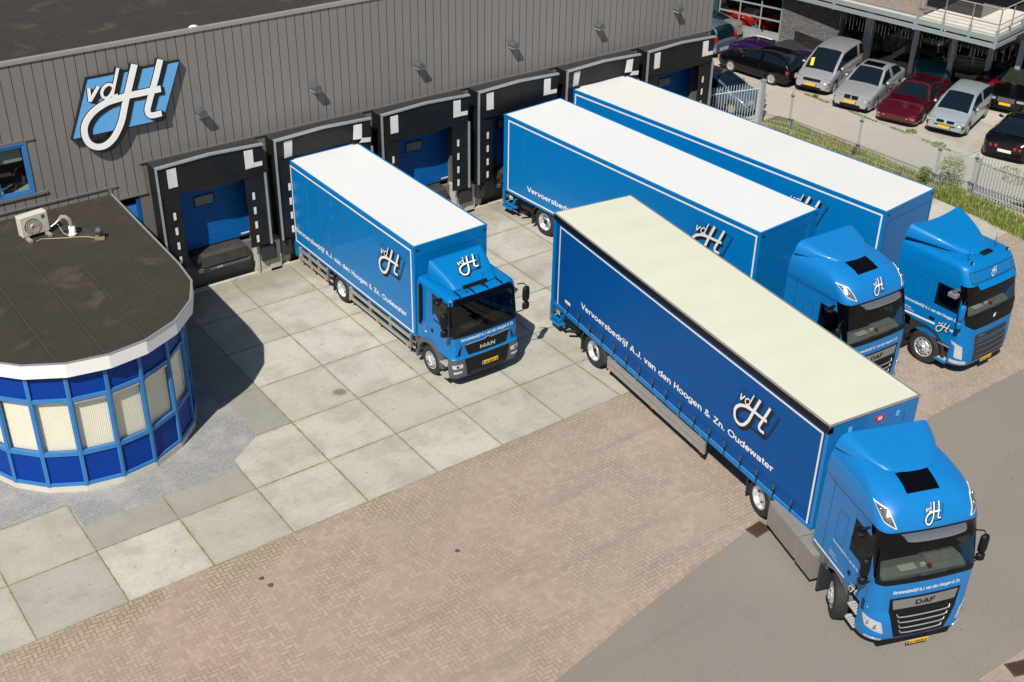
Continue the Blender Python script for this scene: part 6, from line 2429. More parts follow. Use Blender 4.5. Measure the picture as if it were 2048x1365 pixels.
    q.build('door_logo', cab)
    q = MB()
    cb.patch(q, [(-.70, .52), (.74, .52), (.76, 1.10), (-.76, 1.10)], GREYD, .012, 20, 5)
    cb.patch(q, [(-.76, 1.14), (.76, 1.14), (.74, 1.36), (-.74, 1.36)], GREYD, .012, 20, 3)
    gr = q.build('grille', cab)
    for zz in (.66, .84, 1.02, 1.22):
        q = MB()
        q.tube([cb.S(-.66 + 1.32 * i / 14, zz - .02 * (1 - (2 * i / 14 - 1) ** 4), .03) for i in range(15)], .014, GREYP, 6)
        q.build('grille_bar', gr)
    q = MB()
    q.tube([cb.S(-.05, 1.75, .02), cb.S(.05, 1.85, .02)], .012, ALU, 6)
    q.tube([cb.S(.05 * math.cos(k * math.pi / 8), 1.80 + .05 * math.sin(k * math.pi / 8), .02) for k in range(17)], .008, ALU, 6, cap=False)
    q.build('round_badge', cab)
    q = MB()
    put_sans(q, 'VOLVO', cb.S, -.62, 1.28, .28, .055, ALU, .02)
    q.build('maker_lettering', gr)
    for sg_ in (-1, 1):
        q = MB()
        cb.patch(q, [(sg_ * 1.08, .62), (sg_ * 1.30, .66), (sg_ * 1.36, 1.10), (sg_ * 1.14, 1.02)], LAMP, .012, 6, 8, .02)
        cb.patch(q, [(sg_ * 1.14, 1.03), (sg_ * 1.36, 1.11), (sg_ * 1.48, 1.14), (sg_ * 1.44, 1.04)], LAMP, .012, 6, 3)
        q.build('headlight', cab)
        q = MB()
        cb.patch(q, [(sg_ * .92, .44), (sg_ * 1.40, .46), (sg_ * 1.42, .56), (sg_ * .96, .56)], LAMP, .010, 8, 2, .02)
        q.build('fog_lamp', cab)
    number_plate(cab, lambda a, z, o: Vector((a, .05 - o, z)), .0, .36, '32-BLZ-4', off=.05)
    return cab


t3, body3, M3 = semi('tractor_trailer_truck', 'farthest long truck, weathered white trailer roof and blue cab with blue visor and blue mirrors', 24.72, -1.22, .099, 13.1, 2.55, 3.72, 1.02,
                     (25.45, -4.90), 0.0, 'box', ROOFW2, (.10, 12.9, 1.03, 3.60), (11.6, 1.8, 1.36, .165), (2.80, 2.80, .80), 4.9, 0.0, 9.9, volvo_cab, None, 1.32)

# ============================================================ CAR DEALER NEXT DOOR
BA = (42.05, 18.9)
BD = Vector((.29, -.957, 0)).normalized()
BN = Vector((-BD.y, BD.x, 0)) * -1          # towards the cars (-x)
if BN.x > 0:
    BN = -BN


def bl(s, n=0.0, z=0.0):
    """building frame: s metres along the front (towards the camera right), n metres outward"""
    return (BA[0] + BD.x * s + BN.x * n, BA[1] + BD.y * s + BN.y * n, z)


BM = Matrix(((BD.x, -BN.x, 0, BA[0]), (BD.y, -BN.y, 0, BA[1]), (0, 0, 1, 0), (0, 0, 0, 1)))   # local x along front, y inward
STONE = None
m, t, b = newmat('dark_stone_cladding')
p = t.pos()
bt = t.n('ShaderNodeTexBrick')
dpn = t.n('ShaderNodeVectorMath', operation='DOT_PRODUCT')
t.t.links.new(p, dpn.inputs[0])
dpn.inputs[1].default_value = (BD.x, BD.y, 0)
sepn = t.n('ShaderNodeSeparateXYZ')
t.t.links.new(p, sepn.inputs[0])
cmn = t.n('ShaderNodeCombineXYZ')
t.set(cmn.inputs[0], dpn.outputs['Value'])
t.set(cmn.inputs[1], sepn.outputs[2])
t.t.links.new(cmn.outputs[0], bt.inputs[0])
bt.inputs['Color1'].default_value = (.14, .13, .125, 1)
bt.inputs['Color2'].default_value = (.26, .245, .235, 1)
bt.inputs['Mortar'].default_value = (.03, .028, .027, 1)
bt.inputs['Scale'].default_value = 1.0
bt.inputs['Brick Width'].default_value = .28
bt.inputs['Row Height'].default_value = .05
bt.inputs['Mortar Size'].default_value = .006
c = t.mix(t.ramp(t.noise(p, 14, 3, .8), .35, .7), bt.outputs[0], (.07, .065, .063))
t.set(b.inputs['Base Color'], c)
b.inputs['Roughness'].default_value = .9
t.bump(t.noise(p, 30, 3), .6, .02, b)
SANDS = mat('spandrel_stone', (.36, .29, .235), .9, var=.22, vscale=9, bump=.4, bscale=40, grain=.5, gscale=30)
PGREY = mat('steel_painted_grey', (.30, .35, .36), .5, metal=.2, var=.06)
PILL = mat('pillar_blue_grey', (.32, .38, .48), .5, metal=.3, var=.1)
DGLASS = mat('dark_reflective_glass', (.006, .009, .014), .06, coat=1, var=.1)
DECK = mat('deck_boards', (.62, .60, .53), .8, var=.05)
SHOWF = mat('showroom_floor', (.06, .06, .06), .4, var=.1)

show = thing('car_showroom', 'two storey car showroom with dark glass front, grey steel beams and stone spandrel', 'building', (0, 0, 0))
q = MB()
# stone clad wall beside the garage door
q.box(.02, 3.15, 0, .35, 0, 3.3, MATS['dark_stone_cladding'], BM)
q.box(-4.2, .02, .02, .30, 2.75, 3.3, DGLASS, BM)
q.box(-4.6, -3.45, .0, .30, 0, 3.3, mat('teal_wall', (.02, .06, .09), .5), BM)
q.build('stone_wall', show)
# garage door
gd = MB()
gd.box(-3.4, .0, .06, .10, .02, .50, PGREY, BM)
for z in (.50, 1.10, 1.70, 2.30, 2.72):
    gd.box(-3.4, .0, .05, .11, z, z + .07, PGREY, BM)
for s in (-3.4, -2.28, -1.14, -.06):
    gd.box(s, s + .06, .052, .108, .50, 2.75, PGREY, BM)
god = gd.build('garage_door', show)
q = MB()
q.box(-3.38, -.02, .075, .085, .55, 2.72, GLASSC, BM)
q.build('door_panes', god)
q = MB()
q.box(-3.4, 0, 3.2, 3.3, 0, 3, INTERD, BM)
q.box(-3.4, 0, .2, 3.2, -.0, .025, SHOWF, BM)
q.box(-3.5, -3.4, .2, 3.3, 0, 3, INTERD, BM)
q.box(0, .1, .36, 3.3, 0, 3, INTERD, BM)
q.build('garage_interior', show)
q = MB()
q.box(3.2, 16, 6.2, 6.4, 0, 3.1, mat('showroom_back_wall', (.16, .125, .09), .8, var=.2, vscale=3), BM)
q.box(3.2, 16, .5, 6.2, .012, .03, SHOWF, BM)
q.box(3.2, 16, -1.3, 6.4, 3.02, 3.12, INTERD, BM)
q.box(3.1, 3.2, .4, 6.4, 0, 3.1, INTERD, BM)
q.build('interior_shell', show)
# pillars and glazing
pil_s = [4.45, 6.7, 8.45, 10.1, 11.35]
for k, s in enumerate(pil_s + [13.2, 15.2]):
    w_ = .20 if k == 0 else .11
    q = MB()
    q.box(s - w_, s + w_, -.12, .12, 0, 3.02, PILL, BM)
    q.build('pillar', show)
ed = [3.2] + pil_s + [13.2, 15.2]
for a, b_ in zip(ed, ed[1:]):
    q = MB()
    q.add([bl(a + .02, -.25, .03), bl(b_ - .02, -.25, .03), bl(b_ - .02, -.25, 3.0), bl(a + .02, -.25, 3.0)], [(0, 1, 2, 3)], GLASS)
    q.build('shop_window', show)
# canopy: beams, deck and balcony
E0, E1 = Vector((39.75, 21.0, 0)), Vector((42.17, 7.35, 0))
ED = (E1 - E0).normalized()
EN = Vector((ED.y, -ED.x, 0))
if EN.x < 0:
    EN = -EN          # inward (+x)
EM = Matrix(((ED.x, EN.x, 0, E0.x), (ED.y, EN.y, 0, E0.y), (0, 0, 1, 0), (0, 0, 0, 1)))
LE = (E1 - E0).length
q = MB()
q.box(4.2, LE, 0, .10, 3.00, 3.17, PGREY, EM)
q.box(4.2, LE, .02, .12, 3.26, 3.44, PGREY, EM)
q.box(LE - .1, LE, .101, 7, 3.00, 3.17, PGREY, EM)
q.box(LE - .12, LE - .02, .121, 7, 3.26, 3.44, PGREY, EM)
for s in (LE - .12, LE - 3.75, LE - 7.7, LE - 11.5):
    q.box(s, s + .12, -.02, -.001, 2.98, 3.46, PGREY, EM)
    q.box(s, s + .12, .0, .09, 3.17, 3.26, PGREY, EM)
q.build('canopy_beam', show)
q = MB()
q.box(6.2, LE - 3.7, .14, 1.0, 3.30, 3.36, PGREY, EM)
q.box(6.2, LE - 3.8, .34, .42, 3.361, 3.40, DECK, EM)
q.box(LE - 3.7, LE - .14, .14, 4.5, 3.36, 3.42, DECK, EM)
q.build('balcony_deck', show)
q = MB()
q.box(-2, LE - 3.75, .75, 1.0, 3.38, 4.05, SANDS, EM)
q.build('stone_spandrel', show)
q = MB()
q.box(-2, LE - 3.75, .85, .95, 4.05, 6.0, DGLASS, EM)
q.box(LE - 3.85, LE - 3.75, .95, 2.3, 3.42, 6.0, DGLASS, EM)
q.box(LE - 3.75, LE - 1.9, 2.2, 2.3, 3.42, 6.0, DGLASS, EM)
q.box(LE - 1.9, LE - 1.8, 2.2, 8, 3.42, 6.0, DGLASS, EM)
q.build('upper_glazing', show)
q = MB()
q.box(-2, LE - 3.75, .80, .849, 4.05, 4.15, FRAMEB, EM)
q.box(LE - 4.35, LE - 4.15, .78, .849, 4.151, 6.0, FRAMEB, EM)
q.box(LE - 9.2, LE - 9.1, .78, .849, 4.151, 6.0, FRAMEB, EM)
q.build('window_frame', show)
q = MB()
q.box(-2, LE - 1.9, .9, 8, 6.0, 6.15, INTERD, EM)
q.box(-4, LE - 3.8, 1.05, 8, 3.13, 6.0, INTERD, EM)
q.build('upper_floor', show)
rail = MB()
RUSTY = mat('railing_rusty', (.30, .25, .22), .7, metal=.3, var=.2, vscale=6)
post_s = [LE - 3.62, LE - 2.45, LE - 1.25, LE - .06]
for s in post_s:
    rail.box(s - .05, s + .05, .0, .06, 3.17, 3.78, PGREY, EM)
    rail.box(s - .02, s + .02, .01, .05, 3.78, 4.62, RUSTY, EM)
for zz, r_ in ((4.62, .03), (3.98, .025)):
    rail.tube([EM @ Vector((LE - 3.65, .03, zz)), EM @ Vector((LE - .04, .03, zz)), EM @ Vector((LE - .04, 5, zz))], r_, RUSTY, 6)
for zz in (3.56, 3.70, 3.84):
    rail.tube([EM @ Vector((LE - 3.65, .03, zz)), EM @ Vector((LE - .04, .03, zz)), EM @ Vector((LE - .04, 5, zz))], .010, RUSTY, 5)
for n in (1.2, 2.4):
    rail.box(LE - .06, LE - .02, n - .02, n + .02, 3.44, 4.62, RUSTY, EM)
rail.build('balcony_railing', show)
# hanging fairy lights along the canopy
q = MB()
rr_ = random.Random(5)
FAIRY = mat('fairy_light_wire', (.26, .235, .17), .6)


def strand(x, y):
    zz = 2.99
    h = rr_.choice([.25, .4, .55, .7]) * rr_.uniform(.8, 1.2)
    while h > 0:
        l_ = rr_.uniform(.03, .06)
        dx = rr_.uniform(-.01, .01)
        q.box(x + dx - .0045, x + dx + .0045, y - .0045, y + .0045, zz - l_, zz, FAIRY)
        zz -= l_ + rr_.uniform(.02, .05)
        h -= l_ + .03
    return


for k in range(46):
    p_ = EM @ Vector((LE - 7.3 + k * .16, .12 + rr_.uniform(0, .1), 0))
    strand(p_.x, p_.y)
for k in range(18):
    p_ = EM @ Vector((LE - .12, .2 + k * .16, 0))
    strand(p_.x, p_.y)
tag(q.build('fairy_lights'), 'curtain of icicle fairy lights hanging under the balcony edge of the showroom', 'fairy lights')
q = MB()
q.prism([(0, 0), (.55, 0), (.35, .55), (.05, .62)], -.2, .2, MATS['dark_stone_cladding'], 'x', M=Matrix.Translation(bl(3.6, .2, 0)) @ Matrix.Rotation(R(110), 4, 'Z'))
tag(q.build('stone_block'), 'small grey stone block standing at the end of the stone clad wall', 'rock')

# ============================================================ CARS
CGL = mat('car_glass_dark', (.006, .012, .020), .08, coat=.0, var=.15, vscale=5, spec=.35)
CGREEN = mat('car_glass_green', (.022, .030, .022), .1, coat=1, var=.3, vscale=5)


def car(name, label, loc, heading, P):
    """local: +y is the nose; origin on the ground in the middle of the car. heading = angle of the nose direction"""
    rz = heading - math.pi / 2
    c_ = thing(name, label, 'car', (loc[0], loc[1], .012), rz)
    L, W, H = P['L'], P['W'], P['H']
    paint = P['paint']
    hb = P['belt']               # list of (y, z) of the shoulder / bonnet line, tail to nose
    wb, ax = P['wb'], P['ax']    # wheel centres y: rear, front
    rw = P['r']
    yr, yf = ax
    zb = P.get('zb', .20)
    n = 46
    ys = [-L / 2 + L * i / n for i in range(n + 1)]
    ring = 9
    vs, fs = [], []
    for y in ys:
        t_ = abs(y) / (L / 2)
        rnd = P.get('rnd', .12)
        pw = 1 - (1 - max(0, 1 - (1 - t_) / .16)) if False else 1
        k = max(0.0, (t_ - .84) / .16)
        hw = W / 2 * (1 - P.get('taper', .16) * k ** 2.2) * (1 - .03 * t_ ** 2)
        zt = lerp_tab(hb, y)
        zb_ = zb + .10 * k ** 2
        zm = zb_ + (zt - zb_) * .62
        cr = P.get('crown', .03)
        sec = [(hw * .93, zb_), (hw * .985, zb_ + .08), (hw, (zb_ + zm) / 2), (hw, zm), (hw * .985, zt - .07), (hw * .945, zt - .01), (hw * .80, zt + cr * .6), (hw * .45, zt + cr), (0, zt + cr * 1.15)]
        for x, z in sec:
            vs.append((x, y, z))
        for x, z in sec[-2::-1]:
            vs.append((-x, y, z))
    m_ = 2 * ring - 1
    for i in range(n):
        for j in range(m_ - 1):
            yc = (ys[i] + ys[i + 1]) / 2
            # wheel openings
            if j in (0, 1) or j in (m_ - 2, m_ - 3):
                if any(abs(yc - a) < rw * 1.08 for a in (yr, yf)):
                    continue
            if (j == 2 or j == m_ - 4):
                if any(abs(yc - a) < rw * .72 for a in (yr, yf)):
                    continue
            fs.append((i * m_ + j, i * m_ + j + 1, (i + 1) * m_ + j + 1, (i + 1) * m_ + j))
    q = MB()
    q.add(vs, fs, paint, smooth=True)
    q.add([vs[k2] for k2 in range(m_)], [tuple(range(m_))], paint, smooth=True)
    q.add([vs[-m_ + k2] for k2 in range(m_)], [tuple(range(m_))], paint, smooth=True)
    body = q.build('body', c_, subsurf=0)
    q = MB()
    q.box(-W / 2 * .80, W / 2 * .80, -L / 2 + .15, L / 2 - .15, zb - .03, zb + .32, BLACKM)
    q.build('underbody', c_)
    # greenhouse
    gh = P['roof']     # (y_rear_base, y_rear_top, y_front_top, y_front_base, z_top, half width top)
    yrb, yrt, yft, yfb, zt, hwt = gh
    hwb = W / 2 * .93
    ng = 18
    gm = MB()
    rf = MB()

    def zroof(y):
        t_ = (y - yrt) / (yft - yrt)
        return zt - .05 * (2 * t_ - 1) ** 2
    ridge = []
    ysg = [yrb + (yrt - yrb) * i / 4 for i in range(4)] + [yrt + (yft - yrt) * i / 8 for i in range(9)] + [yft + (yfb - yft) * i / 4 for i in range(1, 5)]
    S_ = []
    for y in ysg:
        zbelt = lerp_tab(hb, y) + .0
        if y < yrt:
            k = (y - yrb) / (yrt - yrb)
            zz = zbelt + (zroof(yrt) - zbelt) * math.sin(k * math.pi / 2) ** (P.get('rk', .9))
        elif y > yft:
            k = (yfb - y) / (yfb - yft)
            zz = zbelt + (zroof(yft) - zbelt) * (k ** .92)
        else:
            k = 1
            zz = zroof(y)
        f = (zz - zbelt) / (zt - zbelt + 1e-6)
        hwr = hwb + (hwt - hwb) * f
        S_.append([(hwb, y, zbelt - .02), (hwb + (hwt - hwb) * f * .12, y, zbelt + (zz - zbelt) * .12), (hwb + (hwt - hwb) * f * .92, y, zbelt + (zz - zbelt) * .86), (hwr * .95, y, zz - .014 * f), (hwr * .85, y, zz + .005 * f), (hwr * .5, y, zz + .03 * f), (0, y, zz + .035 * f)])
    vs = []
    for s_ in S_:
        vs += s_ + [(-x, y, z) for x, y, z in s_[-2::-1]]
    mm = 13
    pil = P.get('pillars', [])
    fP, fG = [], []
    for i in range(len(S_) - 1):
        yc = (ysg[i] + ysg[i + 1]) / 2
        for j in range(mm - 1):
            f_ = (i * mm + j, i * mm + j + 1, (i + 1) * mm + j + 1, (i + 1) * mm + j)
            side = j in (1, mm - 3)
            top = j in (4, 5, 6, 7)
            isg = False
            if side and ysg[1] < yc < yfb - .12 and not any(abs(yc - a) < .09 for a in pil):
                isg = True
            if (top) and (yc > yft or (yc < yrt and not P.get('fastback_solid'))):
                isg = True
                if i in (0,) and P.get('trunk', False) is None:
                    isg = False
            (fG if isg else fP).append(f_)
    gm.add(vs, fP, P.get('roofpaint', paint), smooth=True)
    r_ = gm.build('roof', c_)
    g2 = MB()
    g2.add(vs, fG, P.get('glass', CGL), smooth=True)
    g2.build('windows', c_)
    # wheels
    wmesh = None
    for sx in (-1, 1):
        for yy in (yr, yf):
            Mw = Matrix.Translation((sx * (W / 2 - .015), yy, rw)) @ (Matrix.Identity(4) if sx < 0 else Matrix.Rotation(math.pi, 4, 'Z'))
            if wmesh is None:
                q = MB()
                q.lathe([(rw * .66, .02), (rw * .72, .0), (rw * .9, .0), (rw, .03), (rw, .18), (rw * .9, .2), (0, .2)], TYRE, 26)
                wl = q.build('wheel', c_, Mw)
                q = MB()
                q.lathe([(rw * .67, .02), (rw * .63, .01), (rw * .60, .05)], RIM, 26)
                q.lathe([(rw * .62, .055), (0, .055)], BLACKM, 26)
                for k in range(P.get('spokes', 7)):
                    a = 2 * math.pi * k / P.get('spokes', 7)
                    Mr = Matrix.Rotation(a, 4, 'X')
                    q.add([(.02, -.03, .03), (.02, .03, .03), (.02, .045, rw * .62), (.02, -.045, rw * .62), (.05, -.03, .03), (.05, .03, .03)], [(0, 1, 2, 3)], RIM, Mr)
                q.lathe([(.05, .018), (0, .012)], RIM, 12)
                rm_ = q.build('rim', wl)
                wmesh = (wl, rm_)
            else:
                w2 = wmesh[0].copy()
                COL.objects.link(w2)
                w2.parent = c_
                w2.matrix_basis = Mw
                r2 = wmesh[1].copy()
                COL.objects.link(r2)
                r2.parent = w2
    # wheel arch liners
    q = MB()
    for sx in (-1, 1):
        for yy in (yr, yf):
            n_ = 10
            vs2 = []
            for k in range(n_ + 1):
                a = math.pi * k / n_
                for xx in (W / 2 * .985, W / 2 - .28):
                    vs2.append((sx * xx, yy - (rw + .045) * math.cos(a), rw + (rw + .03) * math.sin(a) * .95))
            q.add(vs2, [(2 * k, 2 * k + 1, 2 * k + 3, 2 * k + 2) for k in range(n_)], BLACKM)
    q.build('arch_liner', c_)
    q = MB()
    for sx in (-1, 1):
        for yy in list(pil) + [yfb - .35] + ([pil[0] - .75] if len(pil) == 1 and L > 4.3 and H > 1.3 else []):
            xx = sx * (W / 2 * (1 - .03 * (yy / (L / 2)) ** 2) + .003)
            zt_ = lerp_tab(hb, yy) - .08
            q.add([(xx, yy - .006, zb + .10), (xx, yy + .006, zb + .10), (xx, yy + .006, zt_), (xx, yy - .006, zt_)], [(0, 1, 2, 3)], BLACKM)
        xx = sx * (W / 2 + .004)
        q.add([(xx * .995, yr + rw + .1, zb + .10), (xx * .995, yf - rw - .1, zb + .10), (xx * .995, yf - rw - .1, zb + .115), (xx * .995, yr + rw + .1, zb + .115)], [(0, 1, 2, 3)], BLACKM)
        zc_ = lerp_tab(hb, pil[0] if pil else 0) - .14
        yy = (pil[0] if pil else -.4) + .12
        q.box(*sorted((xx, xx + sx * .02)), yy, yy + .16, zc_, zc_ + .03, paint)
    q.build('door_trim', c_)
    # mirrors
    for sx in (-1, 1):
        q = MB()
        q.lathe([(0, -.09), (.05, -.06), (.065, .0), (.05, .05), (0, .06)], P.get('mirror', paint), 12, Matrix.Translation((sx * (W / 2 + .06), yfb - .42, lerp_tab(hb, yfb - .4) + .07)), 'x')
        q.box(*sorted((sx * (W / 2 - .05), sx * (W / 2 + .03))), yfb - .44, yfb - .38, lerp_tab(hb, yfb - .4) + .02, lerp_tab(hb, yfb - .4) + .07, BLACK)
        q.build('mirror', c_)

    def nose(x, z, o=.0, front=True):
        """approximate point on the nose or tail surface"""
        yy = L / 2
        k = abs(x) / (W / 2)
        kk = .10 * k ** 3 + .05 * max(0, z - .45)
        y = (yy + o - kk * .6) * (1 if front else -1)
        return (x, y, z)
    for spec in P.get('bits', []):
        nm, mt, front, rects = spec
        q = MB()
        if P.get('round') and nm == 'tail_light':
            for (x0, x1, z0, z1) in rects:
                cc = nose((x0 + x1) / 2, (z0 + z1) / 2, .01, front)
                q.lathe([(.068, .06), (.068, .0), (.05, -.012), (0, -.014)], mt, 16, Matrix.Translation(cc) , 'y')
            q.build(nm, c_)
            continue
        for (x0, x1, z0, z1) in rects:
            nsub = 4
            vsA = []
            o = .012
            for i in range(nsub + 1):
                x = x0 + (x1 - x0) * i / nsub
                vsA += [nose(x, z0, o, front), nose(x, z1, o, front)]
            q.add(vsA, [(2 * i, 2 * i + 1, 2 * i + 3, 2 * i + 2) for i in range(nsub)], mt)
            # side returns give thickness
            a0, a1 = Vector(nose(x0, z0, o, front)), Vector(nose(x0, z1, o, front))
            sgn = -1 if front else 1
            q.add([a0, a1, a1 + Vector((0, sgn * .08, 0)), a0 + Vector((0, sgn * .08, 0))], [(0, 1, 2, 3)], mt)
            a0, a1 = Vector(nose(x1, z0, o, front)), Vector(nose(x1, z1, o, front))
            q.add([a0, a1, a1 + Vector((0, sgn * .08, 0)), a0 + Vector((0, sgn * .08, 0))], [(0, 1, 2, 3)], mt)
            b0 = [Vector(nose(x0, z1, o, front)), Vector(nose(x1, z1, o, front))]
            q.add([b0[0], b0[1], b0[1] + Vector((0, sgn * .10, .0)), b0[0] + Vector((0, sgn * .10, .0))], [(0, 1, 2, 3)], mt)
        q.build(nm, c_)
    for (pf, z) in P.get('plate', []):
        q = MB()
        o = .030
        sgn = 1 if pf else -1
        y = (L / 2 + o) * sgn
        q.box(-.26, .26, *sorted((y, y - .02 * sgn)), z, z + .11, P.get('platem', YELLOW))
        if P.get('platem', YELLOW) is YELLOW:
            q.box(-.26 * sgn, -.215 * sgn, *sorted((y + .001 * sgn, y + .004 * sgn)), z, z + .11, PLATEB) if sgn > 0 else q.box(.215, .26, y - .004, y - .001, z, z + .11, PLATEB)
        q.build('number_plate', c_)
    for fn in P.get('extra', []):
        fn(c_, P)
    return c_


CARL = mat('car_headlamp', (.42, .44, .46), .12, metal=.3, coat=1, var=.45, vscale=14)


def headl(P, x0=.45, x1=.80, z0=.55, z1=.72):
    z0, z1 = z0 + .03, z1 - .03
    return ('headlight', CARL, True, [(x0, x1, z0, z1)]), ('headlight', CARL, True, [(-x1, -x0, z0, z1)])


def taill(x0, x1, z0, z1):
    return ('tail_light', RED, False, [(x0, x1, z0, z1)]), ('tail_light', RED, False, [(-x1, -x0, z0, z1)])


SILV = mat('silver_car_paint', (.50, .51, .53), .32, metal=.55, coat=.6, var=.03)
SILVB = mat('silver_blue_car_paint', (.43, .50, .55), .32, metal=.45, coat=.6, var=.03)
BLKC = mat('black_car_paint', (.003, .003, .004), .15, coat=.35, spec=.3, var=.1)
MAROON = mat('maroon_car_paint', (.085, .002, .010), .25, metal=.35, coat=1, var=.05)
PURP = mat('purple_car_paint', (.035, .008, .075), .2, metal=.4, coat=1, var=.05)
BLUEG = mat('blue_grey_car_paint', (.13, .19, .26), .3, metal=.5, coat=.6, var=.04)
GREYC = mat('warm_grey_car_paint', (.30, .27, .245), .35, metal=.4, coat=.5, var=.03)
CREAMS = mat('cream_stripe', (.75, .65, .5), .5)
HEAD = math.atan2(-.326, -.946)          # nose direction of the parked row


def at_nose(x, y, off, head=HEAD, L=4.2):
    return (x - math.cos(head) * L / 2 + math.cos(head + math.pi / 2) * off, y - math.sin(head) * L / 2 + math.sin(head + math.pi / 2) * off)


def sunroof(c_, P):
    q = MB()
    yrb, yrt, yft, yfb, zt, hwt = P['roof']
    q.box(-.42, .42, yft - .60, yft - .12, zt - .0, zt + .045, BLACKG)
    q.build('sunroof', c_, bevel=.01)


def sale_sticker(c_, P):
    yrb, yrt, yft, yfb, zt, hwt = P['roof']
    q = MB()
    a, b_ = (yft + yfb) / 2 + .05, (yft + yfb) / 2 + .42
    zb_ = lerp_tab(P['belt'], b_)
    def zz(y):
        k = (yfb - y) / (yfb - yft)
        return zb_ + (zt - .05 - zb_) * k ** .92 + .05
    q.add([(.42, a, zz(a)), (.56, a + .03, zz(a + .03)), (.46, b_ + .02, zz(b_ + .02)), (.32, b_, zz(b_))], [(0, 1, 2, 3)], mat('yellow_sticker', (.8, .62, .02), .5))
    q.build('yellow_sticker', c_)


mpv = dict(L=4.05, W=1.69, H=1.62, r=.31, wb=2.63, ax=(-1.28, 1.30), paint=SILV, belt=[(-2.03, .80), (-1.9, .95), (0, .96), (.95, .97), (1.5, .86), (1.85, .72), (2.03, .58)],
           roof=(-2.0, -1.72, .30, 1.35, 1.62, .66), pillars=[-.45, -1.3], rk=.5, plate=[(True, .40)], extra=[sale_sticker],
           bits=[*headl(0, .48, .82, .60, .80), ('grille', BLACK, True, [(-.40, .40, .60, .70)]), ('lower_grille', BLACK, True, [(-.55, .55, .26, .37)]), *taill(.6, .8, .7, 1.1)])
sed = dict(L=4.47, W=1.74, H=1.41, r=.325, wb=2.72, ax=(-1.32, 1.40), paint=SILV, belt=[(-2.23, .72), (-2.1, .90), (-1.5, .93), (0, .90), (.85, .90), (1.6, .80), (2.0, .70), (2.23, .55)],
           roof=(-1.60, -.95, .15, .98, 1.41, .60), pillars=[-.40], plate=[(True, .38)], extra=[sunroof], zb=.15,
           bits=[*headl(0, .46, .82, .56, .70), ('grille', BLACK, True, [(-.30, -.03, .56, .70), (.03, .30, .56, .70)]), ('lower_grille', BLACK, True, [(-.45, .45, .20, .34), (.52, .78, .22, .32), (-.78, -.52, .22, .32)]), *taill(.5, .8, .7, .85)])
cor = dict(L=4.56, W=1.87, H=1.21, r=.33, wb=2.65, ax=(-1.35, 1.32), paint=MAROON, belt=[(-2.28, .70), (-2.1, .88), (-1.4, .86), (0, .80), (.75, .78), (1.4, .74), (1.95, .60), (2.28, .42)],
           roof=(-1.55, -.45, -.05, .82, 1.20, .56), pillars=[-.55], plate=[], taper=.28, zb=.14, spokes=5, fastback_solid=False, crown=.05,
           bits=[('front_lamp', mat('pink_lens', (.45, .12, .10), .25, coat=.5), True, [(-.80, -.45, .36, .42), (.45, .80, .36, .42)])])
clio = dict(L=3.80, W=1.63, H=1.42, r=.29, wb=2.47, ax=(-1.22, 1.22), paint=SILVB, belt=[(-1.9, .70), (-1.8, .90), (0, .90), (.85, .92), (1.4, .80), (1.7, .68), (1.9, .52)],
            roof=(-1.88, -1.45, .20, 1.15, 1.42, .60), pillars=[-.45], rk=.55, plate=[(True, .36)],
            bits=[*headl(0, .42, .78, .54, .74), ('grille', BLACK, True, [(-.36, -.06, .58, .66), (.06, .36, .58, .66)]), ('bumper_strip', GREYD, True, [(-.78, .78, .44, .50)]), ('lower_grille', BLACK, True, [(-.55, .55, .24, .30)]), *taill(.55, .75, .6, .9)])
volvo = dict(L=4.70, W=1.82, H=1.46, r=.325, wb=2.75, ax=(-1.38, 1.42), paint=BLKC, belt=[(-2.35, .78), (-2.2, .98), (0, .94), (.9, .92), (1.7, .80), (2.15, .72), (2.35, .55)],
             roof=(-2.25, -1.95, .10, 1.0, 1.46, .62), pillars=[-.45, -1.4], glass=CGREEN, plate=[(True, .40)],
             bits=[*headl(0, .44, .84, .56, .70), ('grille', GREYP, True, [(-.36, .36, .54, .70)]), ('lower_grille', BLACK, True, [(-.6, .6, .24, .34)])])
c6 = dict(round=1, L=4.44, W=1.85, H=1.24, r=.34, wb=2.69, ax=(-1.38, 1.30), paint=BLKC, belt=[(-2.22, .74), (-2.05, .93), (-1.4, .90), (0, .82), (.75, .80), (1.5, .74), (2.0, .58), (2.22, .45)],
          roof=(-1.75, -.40, .0, .85, 1.24, .56), pillars=[-.60], taper=.22, zb=.16, plate=[(False, .42)], platem=MARK, crown=.05,
          bits=[('tail_light', RED, False, [(.30, .43, .56, .68)]), ('tail_light', RED, False, [(.50, .63, .56, .68)]), ('tail_light', RED, False, [(-.43, -.30, .56, .68)]), ('tail_light', RED, False, [(-.63, -.50, .56, .68)])])
hat = dict(L=3.95, W=1.66, H=1.33, r=.29, wb=2.4, ax=(-1.12, 1.18), paint=BLKC, belt=[(-2.02, .72), (-1.92, .92), (0, .90), (.8, .88), (1.5, .76), (1.85, .70), (2.02, .52)],
           roof=(-1.95, -1.35, -.05, .85, 1.36, .60), pillars=[-.45], rk=.7, plate=[(False, .44)], spokes=9,
           bits=[*taill(.42, .80, .68, .80), ('front_lamp', ORANGE, True, [(.55, .82, .52, .62), (-.82, -.55, .52, .62)])])
